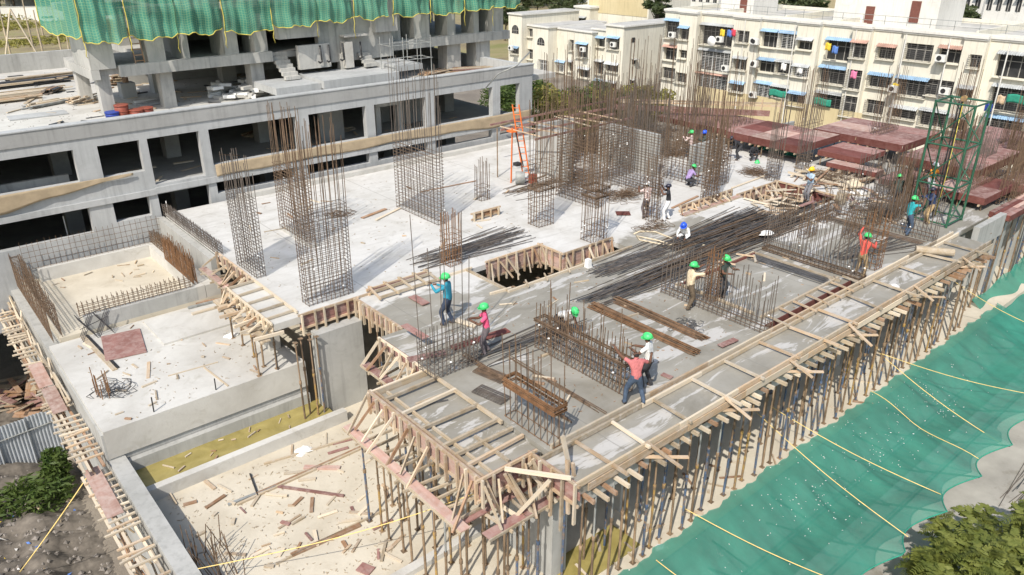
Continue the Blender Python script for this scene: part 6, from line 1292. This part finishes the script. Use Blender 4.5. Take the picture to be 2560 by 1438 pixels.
# chips too small to count
def chips(label, box_, z, n, mat, inside):
    S = []; 
    while len(S) < n:
        c = Q(R.uniform(box_[0], box_[1]), R.uniform(box_[2], box_[3]), z)
        if inside(c): a = R.uniform(0, 6.28); l = R.uniform(.02, .1); S.append((c + V(0, 0, .008), c + V(math.cos(a) * l, math.sin(a) * l, .008), R.uniform(.006, .016)))
    o = segs('wood_chips', S, mat, None); tag(o, label, None, None, 'stuff')
chips('fine wood chips over the sandy lower floor', (380, 1000, 1060, 1437), FZ, 500, 'timber_grey', lambda c: 3.8 < c.x < 10 and 13.4 < c.y < 20)
chips('fine chips over the left slab', (160, 740, 770, 1060), LZ, 140, 'timber_grey', lambda c: 3.3 < c.x < 9.1 and 22 < c.y < 28.3)
chips('fine chips over the grey slab', (950, 2200, 560, 1050), 0, 420, 'timber_brown', lambda c: 11.4 < c.x < 32 and 11.4 < c.y < 18.4)
chips('fine chips over the white slab', (560, 1350, 380, 720), 0, 300, 'timber_grey', lambda c: 9.6 < c.x < 26 and 21.6 < c.y < 33)
S = []
for k in range(300):
    u = R.choice([R.gauss(.62, .03), R.gauss(.45, .05), R.gauss(.3, .06), R.random()]); v_ = R.gauss(.33, .17)
    if 0 < v_ < 1: p = nf(u, v_) + V(0, 0, .02); a = R.uniform(0, 6.28); l = R.uniform(.01, .05); S.append((p, p + V(math.cos(a) * l, math.sin(a) * l, 0), R.uniform(.003, .011)))
o = segs('cement_crumbs', S, 'white_plastic', None); tag(o, 'white cement crumbs lying on the green catch net', None, None, 'stuff')
scatter('loose board inside the podium bays', 'boards in the podium bays', 300, 1250, 250, 460, 1.1, 26, .4, 1.6, TM, (.06, .2), lambda c: 35.6 < c.y < 38.5 and 9.3 < c.x < 28)
planks_stack('tilted pile of planks in the wide second podium bay', 650, 335, 16, 2.0, .4, ['timber_grey', 'timber_brown'], 1.1, a=.5); planks_stack('planks and boxes stacked in the middle podium bay', 855, 330, 12, 1.2, .3, ['timber_pale', 'timber_grey'], 1.1, a=.2)
# stones over the rubble
rv, rf = [], []
for k in range(1500):
    x = R.uniform(-6, 2.4); y = R.uniform(15, 30); p = heap((x + 9) / 11.8, (y - 12) / 26); s = R.uniform(.03, .14); o_ = len(rv)
    for q in ((1, 0, 0), (-1, 0, 0), (0, 1, 0), (0, -1, 0), (0, 0, 1), (0, 0, -1)): rv.append(p + V(q[0] * s * R.uniform(.6, 1.3), q[1] * s * R.uniform(.6, 1.3), q[2] * s * R.uniform(.4, .9)))
    rf += [(o_ + a, o_ + b, o_ + c) for a, b, c in ((0, 2, 4), (2, 1, 4), (1, 3, 4), (3, 0, 4), (2, 0, 5), (1, 2, 5), (3, 1, 5), (0, 3, 5))]
plain('stone_grey', (0.2, 0.18, 0.16), .9, .45, 0, 3)
o = own('rubble_stones', rv, rf, 'stone_grey'); tag(o, 'broken stones spread over the dark rubble heap', None, None, 'stuff')
planks_stack('dark steel bundles along the rear of the terrace', 110, 205, 16, 5.5, .35, ['steel_black', 'rebar_grey', 'timber_grey'], a=.08); planks_stack('grey boards by the left terrace clutter', 120, 262, 14, 1.8, .5, ['timber_grey', 'steel_grey', 'timber_pale'], a=.4); planks_stack('dark scrap heap mid terrace', 130, 232, 20, .9, .35, ['steel_black', 'rebar_grey', 'timber_brown'], a=1.0)
chips('dusty crumbs over the podium terrace', (0, 640, 170, 330), TZ, 500, 'stone_grey', lambda c: 36 < c.y < 56 and -6 < c.x < 16)
# ================================================================ PEOPLE
for n_, c_ in dict(skin=(0.13, 0.065, 0.04), hair=(0.015, 0.013, 0.012), shirt_blue=(0.03, 0.27, 0.38), shirt_pink=(0.72, 0.1, 0.22), shirt_faded=(0.5, 0.16, 0.16), shirt_white=(0.72, 0.72, 0.7), shirt_cream=(0.66, 0.55, 0.38),
                   shirt_red=(0.6, 0.1, 0.075), shirt_turq=(0.03, 0.36, 0.4), shirt_light=(0.38, 0.5, 0.62), shirt_black=(0.03, 0.03, 0.035), shirt_purple=(0.35, 0.26, 0.5), shirt_pale=(0.7, 0.55, 0.52), shirt_dark=(0.05, 0.07, 0.06), shirt_orange=(0.75, 0.3, 0.03), shirt_navy=(0.03, 0.05, 0.12),
                   trouser_navy=(0.035, 0.05, 0.085), trouser_grey=(0.14, 0.12, 0.13), trouser_jean=(0.06, 0.09, 0.14), trouser_dark=(0.04, 0.04, 0.045), trouser_brown=(0.12, 0.09, 0.06), trouser_khaki=(0.42, 0.3, 0.16), trouser_white=(0.7, 0.7, 0.7), trouser_mid=(0.2, 0.2, 0.22), shoe=(0.08, 0.06, 0.05), eye=(0.02, 0.015, 0.01)).items(): plain(n_, c_, .75, .18, 0, 9)
for n_, c_ in dict(helmet_green=(0.07, 0.56, 0.17), helmet_yellow=(0.85, 0.55, 0.03), helmet_blue=(0.03, 0.1, 0.6), helmet_white=(0.8, 0.8, 0.78), cap_dark=(0.03, 0.03, 0.05)).items(): plain(n_, c_, .35, .06)
for n_ in list(MATS):
    if n_.startswith(('shirt_', 'trouser_')):
        nt_ = MATS[n_].node_tree; bump(nt_, nt_.nodes['Principled BSDF'], noise(nt_, mapping(nt_, wpos(nt_), (1, 1, .5)), 16, 3, .6, 1.0), 1.0, .03)
def ik(a, c, l1, l2, hint):
    d = c - a; L = min(d.length, (l1 + l2) * .985); d = d.normalized(); x = (l1 * l1 - l2 * l2 + L * L) / (2 * L); h = math.sqrt(max(0.0, l1 * l1 - x * x)); n = hint - d * hint.dot(d); n.normalize()
    return a + d * x + n * h, a + d * L
def person(label, feet, face, shirt, trouser, hat=None, H=1.6, lean=0.0, lh=(.28, .05, -.25), rh=(.28, -.05, -.25), stance=.1, stride=0.0, hipz=.52, sleeve=.55, headtilt=0.1, hipback=0.0, bodyyaw=0.0):
    """face: world angle the figure looks towards; lh / rh: hand from shoulder (forward, left, up) in body heights"""
    f = Vector((math.cos(face), math.sin(face), 0)); l = Vector((-f.y, f.x, 0)); u = V(0, 0, 1); o = Vector(feet)
    pel = o + u * hipz * H - f * hipback * H; sp = (u * math.cos(lean) + f * math.sin(lean))
    waist = pel + sp * .10 * H; chest = pel + sp * .235 * H; neck = pel + sp * .315 * H; hd = (sp * .8 + u * .2 + f * headtilt * .5).normalized(); jaw = neck + hd * .055 * H + f * .012 * H; head = neck + hd * .105 * H
    vs = []; es = []; lab = []
    def vt(p, r): vs.append((p, r * H)); return len(vs) - 1
    def ed(a, b, m): es.append((a, b)); lab.append(m)
    P0 = vt(pel, .078); W = vt(waist, .074); Ch = vt(chest, .085); Nk = vt(neck, .034); J = vt(jaw, .046); Hd = vt(head, .058)
    ed(P0, W, 'shirt'); ed(W, Ch, 'shirt'); ed(Ch, Nk, 'shirt'); ed(Nk, J, 'skin'); ed(J, Hd, 'skin')
    hands = []
    for sg, hv in ((1, lh), (-1, rh)):
        s = neck - sp * .035 * H + l * sg * .108 * H; tgt = s + (f * hv[0] + l * hv[1] * 1.0 + u * hv[2]) * H
        el, wr = ik(s, tgt, .175 * H, .155 * H, (u * -1 + l * sg * .7 - f * .4)); S_ = vt(s, .041); M1 = vt(s.lerp(el, sleeve), .034); E = vt(el, .029); W_ = vt(wr, .021); hd_ = (wr - el).normalized(); Pm = vt(wr + hd_ * .045 * H, .024)
        ed(Ch, S_, 'shirt'); ed(S_, M1, 'shirt'); ed(M1, E, 'shirt' if sleeve > .7 else 'skin'); ed(E, W_, 'shirt' if sleeve > .95 else 'skin'); ed(W_, Pm, 'skin'); hands.append((wr + hd_ * .045 * H, hd_, sg))
    for sg in (1, -1):
        hp = pel - u * .02 * H + l * sg * .05 * H; ft = o + l * sg * stance * H * .5 + f * sg * stride * H + u * .045 * H
        kn, an = ik(hp, ft, .245 * H, .245 * H, f + l * sg * .25); Hp = vt(hp, .065); T = vt(hp.lerp(kn, .45), .056); K = vt(kn, .043); C_ = vt(kn.lerp(ft, .35), .041); A = vt(ft, .03); B = vt(ft + f * .085 * H - u * .022 * H, .026); Bk = vt(ft - f * .025 * H - u * .02 * H, .026)
        ed(P0, Hp, 'trouser'); ed(Hp, T, 'trouser'); ed(T, K, 'trouser'); ed(K, C_, 'trouser'); ed(C_, A, 'trouser'); ed(A, B, 'shoe'); ed(A, Bk, 'shoe')
    me = bpy.data.meshes.new('skel'); me.from_pydata([tuple(v[0]) for v in vs], es, []); ob = bpy.data.objects.new('skel', me); COL.objects.link(ob)
    md = ob.modifiers.new('Skin', 'SKIN'); md.use_smooth_shade = True
    for i, sv in enumerate(me.skin_vertices[0].data): sv.radius = (vs[i][1],) * 2; sv.use_root = (i == 0)
    ss = ob.modifiers.new('Sub', 'SUBSURF'); ss.levels = 2; ss.render_levels = 2
    dg = bpy.context.evaluated_depsgraph_get(); em = bpy.data.meshes.new_from_object(ob.evaluated_get(dg)); bpy.data.objects.remove(ob)
    keys = ['skin', 'shirt', 'trouser', 'shoe', 'hair', 'eye']; mats = ['skin', shirt, trouser, 'shoe', 'hair', 'eye']
    A_ = np.array([tuple(vs[a][0]) for a, b in es]); B_ = np.array([tuple(vs[b][0]) for a, b in es]); AB = B_ - A_; L2 = (AB ** 2).sum(1)
    bm = bmesh.new(); bm.from_mesh(em)
    hc = head + hd * .005 * H
    for fc in bm.faces:
        c = np.array(fc.calc_center_median()); t = np.clip(((c - A_) * AB).sum(1) / L2, 0, 1); d = np.linalg.norm(A_ + AB * t[:, None] - c, axis=1) - np.array([(vs[a][1] + vs[b][1]) / 2 for a, b in es]) * .6; m = lab[int(d.argmin())]
        cv = Vector(c); rel = cv - hc
        if m == 'skin' and rel.length < .09 * H and (rel.dot(hd) > .012 * H or rel.dot(f) < -.02 * H) and (cv - neck).dot(hd) > .05 * H: m = 'hair'
        if m == 'shirt' and (cv - pel).dot(sp) < -.015 * H: m = 'trouser'
        fc.material_index = keys.index(m); fc.smooth = True
    # hands with five fingers, nose, ears, eyes joined into the same mesh
    def tube(pts, rs, mi):
        rows = []
        for i, p in enumerate(pts):
            tt = (pts[min(i + 1, len(pts) - 1)] - pts[max(i - 1, 0)]).normalized(); yv = tt.orthogonal().normalized(); zv = tt.cross(yv); rows.append([bm.verts.new(p + (yv * math.cos(k * 1.2566) + zv * math.sin(k * 1.2566)) * rs[i]) for k in range(5)])
        for a, b in zip(rows[:-1], rows[1:]):
            for k in range(5): fc = bm.faces.new((a[k], a[(k + 1) % 5], b[(k + 1) % 5], b[k])); fc.material_index = mi; fc.smooth = True
        fc = bm.faces.new(rows[-1]); fc.material_index = mi
    for p, d, sg in hands:
        sd = d.cross(u).normalized() if abs(d.z) < .9 else l.copy(); cl = sd.cross(d).normalized() * -1
        if cl.z > 0: cl = -cl
        for k, ln in zip((-1.5, -.5, .5, 1.5), (.036, .045, .043, .034)):
            b0 = p + sd * k * .0105 * H; b1 = b0 + (d * .8 + cl * .3) * ln * .6 * H; b2 = b1 + (d * .35 + cl * .9).normalized() * ln * .6 * H; tube([b0, b1, b2], [.0062 * H, .0056 * H, .0042 * H], 0)
        b0 = p - d * .018 * H + sd * .015 * H * sg; tube([b0, b0 + (sd * sg * .8 + d * .5) * .022 * H, b0 + (sd * sg * .5 + d + cl * .4) * .034 * H], [.0075 * H, .0065 * H, .005 * H], 0)
    fw = (f - hd * f.dot(hd)).normalized(); fc_ = head + fw * .052 * H - hd * .01 * H
    tube([fc_ + hd * .012 * H - fw * .008 * H, fc_ - hd * .006 * H + fw * .012 * H, fc_ - hd * .014 * H], [.004 * H, .008 * H, .007 * H], 0)
    for sg in (1, -1):
        e_ = head + fw * .05 * H + l * sg * .019 * H + hd * .002 * H; tube([e_ - fw * .006 * H, e_ + fw * .005 * H], [.006 * H, .005 * H], 5)
        r_ = head + l * sg * .054 * H - hd * .006 * H; tube([r_ - hd * .014 * H, r_ + l * sg * .008 * H, r_ + hd * .014 * H], [.004 * H, .008 * H, .005 * H], 0)
    tube([head + fw * .05 * H - hd * .034 * H + l * .014 * H, head + fw * .054 * H - hd * .034 * H, head + fw * .05 * H - hd * .034 * H - l * .014 * H], [.004 * H, .005 * H, .004 * H], 5)
    em.materials.clear()
    for m in mats: em.materials.append(MATS[m])
    bm.to_mesh(em); bm.free()
    em.name = 'person'; ob = _place('person', em, Matrix.Identity(4), None); tag(ob, label, 'person')
    if hat:
        r = .075 * H; n = 16; v = []; fs = []; side = hd.cross(fw)
        prof = [(1.0, -.05), (1.02, .12), (.96, .45), (.8, .75), (.52, .95), (.2, 1.03)]
        if hat.startswith('cap'): prof = [(.93, -.1), (.93, .3), (.8, .6), (.5, .78), (.2, .82)]
        c = head + hd * .012 * H
        for rr, hh in prof:
            for k in range(n): a = 6.2832 * k / n; v.append(c + (fw * math.cos(a) * 1.12 + side * math.sin(a)) * rr * r + hd * hh * r)
        for j in range(len(prof) - 1):
            for k in range(n): fs.append((j * n + k, j * n + (k + 1) % n, (j + 1) * n + (k + 1) % n, (j + 1) * n + k))
        fs.append(tuple(range((len(prof) - 1) * n, len(prof) * n)))
        b0 = len(v)
        for k in range(n):   # brim, longer in front
            a = 6.2832 * k / n; ex = 1.16 + .34 * max(0, math.cos(a)) if not hat.startswith('cap') else .98 + .6 * max(0, math.cos(a)) ** 3
            v.append(c + (fw * math.cos(a) * 1.08 + side * math.sin(a)) * ex * r - hd * .1 * r)
        for k in range(n): fs.append((k, (k + 1) % n, b0 + (k + 1) % n, b0 + k))
        hm = own('helmet' if hat.startswith('helmet') else 'cap', v, fs, hat, ob, True)
        if hat.startswith('helmet'):
            rg = [c + fw * math.cos(a) * 1.14 * r * .98 + hd * max(.1, math.sin(a)) * 1.07 * r for a in np.linspace(.35, 2.8, 9)]; path_tube('ridge', rg, .012 * H, hat, hm, 5)
    return ob
PXR = YAW - math.pi / 2     # world angle that points to the right in the picture
RT, LT, AW, TO = PXR, PXR + math.pi, YAW, YAW + math.pi
UP = (.22, .03, .22)
person('worker in a bright blue shirt and green helmet gripping tall rods', Q(1122, 812), LT - .3, 'shirt_blue', 'trouser_navy', 'helmet_green', 1.72, .05, (.24, .02, .02), (.24, -.02, -.08), .14, .06, sleeve=.98)
person('worker in a pink shirt and green helmet facing the blue shirted one', Q(1217, 884), LT + .1, 'shirt_pink', 'trouser_grey', 'helmet_green', 1.6, .08, (.24, -.03, -.08), (.24, .03, -.1), .14, .04)
person('bare headed worker in a faded red shirt reaching over the low cage', Q(1585, 1012), AW + .25, 'shirt_faded', 'trouser_jean', None, 1.6, .12, (.18, .2, .2), (.16, -.22, -.02), .3, .05)
person('worker in a white shirt and green helmet behind the faded red shirt', Q(1617, 968), LT - .5, 'shirt_white', 'trouser_dark', 'helmet_green', 1.6, .12, (.25, .0, -.08), (.24, 0, -.12), .14, .05)
person('stooping worker in white bent into the low rebar wall cage', Q(1400, 842), TO + .9, 'shirt_white', 'trouser_dark', 'helmet_green', 1.55, 1.15, (.12, .02, -.3), (.12, -.02, -.3), .16, .03, .47, hipback=.06)
person('worker in a cream shirt and green helmet tying the dark column', Q(1720, 772), RT + .35, 'shirt_cream', 'trouser_brown', 'helmet_green', 1.62, .06, (.27, .0, .06), (.28, 0, .1), .14, .07, sleeve=.9)
person('green helmeted worker standing behind the dark column being tied', Q(1800, 745), TO + .6, 'shirt_dark', 'trouser_dark', 'helmet_green', 1.55, .1, (.25, 0, -.05), (.25, 0, -.1))
person('worker in a red shirt and green helmet reaching up at a cage', Q(2147, 690), RT + .7, 'shirt_red', 'trouser_khaki', 'helmet_green', 1.6, .1, (.1, .06, .28), (.26, 0, -.04), .2, .04, sleeve=.98)
person('worker in a turquoise shirt and green helmet working at head height', Q(2264, 587), RT + .2, 'shirt_turq', 'trouser_jean', 'helmet_green', 1.62, .06, (.26, 0, .06), (.24, 0, .14), .16, .05)
person('worker in a light blue shirt and yellow helmet by the square opening', Q(2018, 503), LT + .4, 'shirt_light', 'trouser_mid', 'helmet_yellow', 1.58, .04, (.2, -.06, -.04), (.16, .1, -.12), .12, .02)
person('worker in a black shirt and white trousers with a dark cap', Q(1667, 551), LT - .2, 'shirt_black', 'trouser_white', 'cap_dark', 1.6, .05, (.2, .05, .1), (.18, -.05, .1), .2, .06)
person('worker in a white cap standing behind the column cage', Q(1614, 545), AW + .4, 'shirt_pale', 'trouser_grey', 'helmet_white', 1.6, .06, (.25, 0, 0), (.25, 0, -.05))
person('crouching worker in a purple shirt and green helmet', Q(1722, 466), RT + .4, 'shirt_purple', 'trouser_dark', 'helmet_green', 1.55, .5, (.24, 0, -.14), (.24, 0, -.14), .2, .03, .24, hipback=.08)
person('worker in a pale shirt and green helmet on the core cage', Q(1724, 402), LT - .6, 'shirt_pale', 'trouser_dark', 'helmet_green', 1.62, .05, (.24, 0, 0), (.24, 0, -.05), sleeve=.98)
person('worker in dark green with a blue cap beside the pale shirted one', Q(1757, 402), LT + .1, 'shirt_dark', 'trouser_dark', 'helmet_blue', 1.62, .06, (.24, 0, 0), (.2, 0, -.1), sleeve=.98)
person('worker all in black bending forward before the green screen', Q(1845, 400), LT + .1, 'shirt_black', 'trouser_dark', 'cap_dark', 1.62, 1.0, (.14, 0, -.24), (.14, 0, -.26), .16, .06, .5, sleeve=.98, hipback=.04)
person('dark clothed worker sitting before the green screen', Q(1882, 402), TO + .3, 'shirt_black', 'trouser_dark', None, 1.5, .3, (.16, 0, -.18), (.16, 0, -.18), .2, .02, .2, sleeve=.98, hipback=.1)
person('crouching worker in white with a blue helmet beside the dark rods', Q(1710, 605), TO - .5, 'shirt_white', 'trouser_white', 'helmet_blue', 1.5, .7, (.18, 0, -.2), (.18, 0, -.2), .2, .02, .2, sleeve=.98, hipback=.08)
person('worker in an orange shirt and white helmet left of the hoist tower', Q(2318, 490), TO + .5, 'shirt_orange', 'trouser_white', 'helmet_white', 1.6, .1, (.22, 0, -.1), (.22, 0, -.1))
person('worker in navy behind the turquoise shirted one', Q(2318, 560), LT, 'shirt_navy', 'trouser_khaki', 'cap_dark', 1.6, .12, (.24, 0, 0), (.24, 0, -.05), sleeve=.98)
person('green helmeted worker half hidden among the far cages', Q(2238, 520), AW, 'shirt_dark', 'trouser_dark', 'helmet_green', 1.5, .3, (.2, 0, -.1), (.2, 0, -.1))
# green cloth screen under the far red boxes, loose helmet
o = sheet('cloth_screen', lambda u, v: V(39.9 + .05 * math.sin(u * 20), 22.2 + 3.0 * u, .55 - 1.5 * v + .04 * math.sin(u * 13)), 24, 6, 'cloth_green', None, True, thick=.01); tag(o, 'green cloth screen hanging under the long red shutter box', 'cloth screen')
c = Q(1893, 407, .02); t = thing('loose_helmet', 'green helmet lying on the slab near the sitting worker', 'helmet', c); own('shell', [c + V(.14 * math.cos(a) * r_, .12 * math.sin(a) * r_, h_) for r_, h_ in ((1.25, 0), (1, .02), (.9, .08), (.5, .14), (.1, .155)) for a in np.linspace(0, 6.2832, 13)[:-1]], [(j * 12 + k, j * 12 + (k + 1) % 12, (j + 1) * 12 + (k + 1) % 12, (j + 1) * 12 + k) for j in range(4) for k in range(12)], 'helmet_green', t, True)
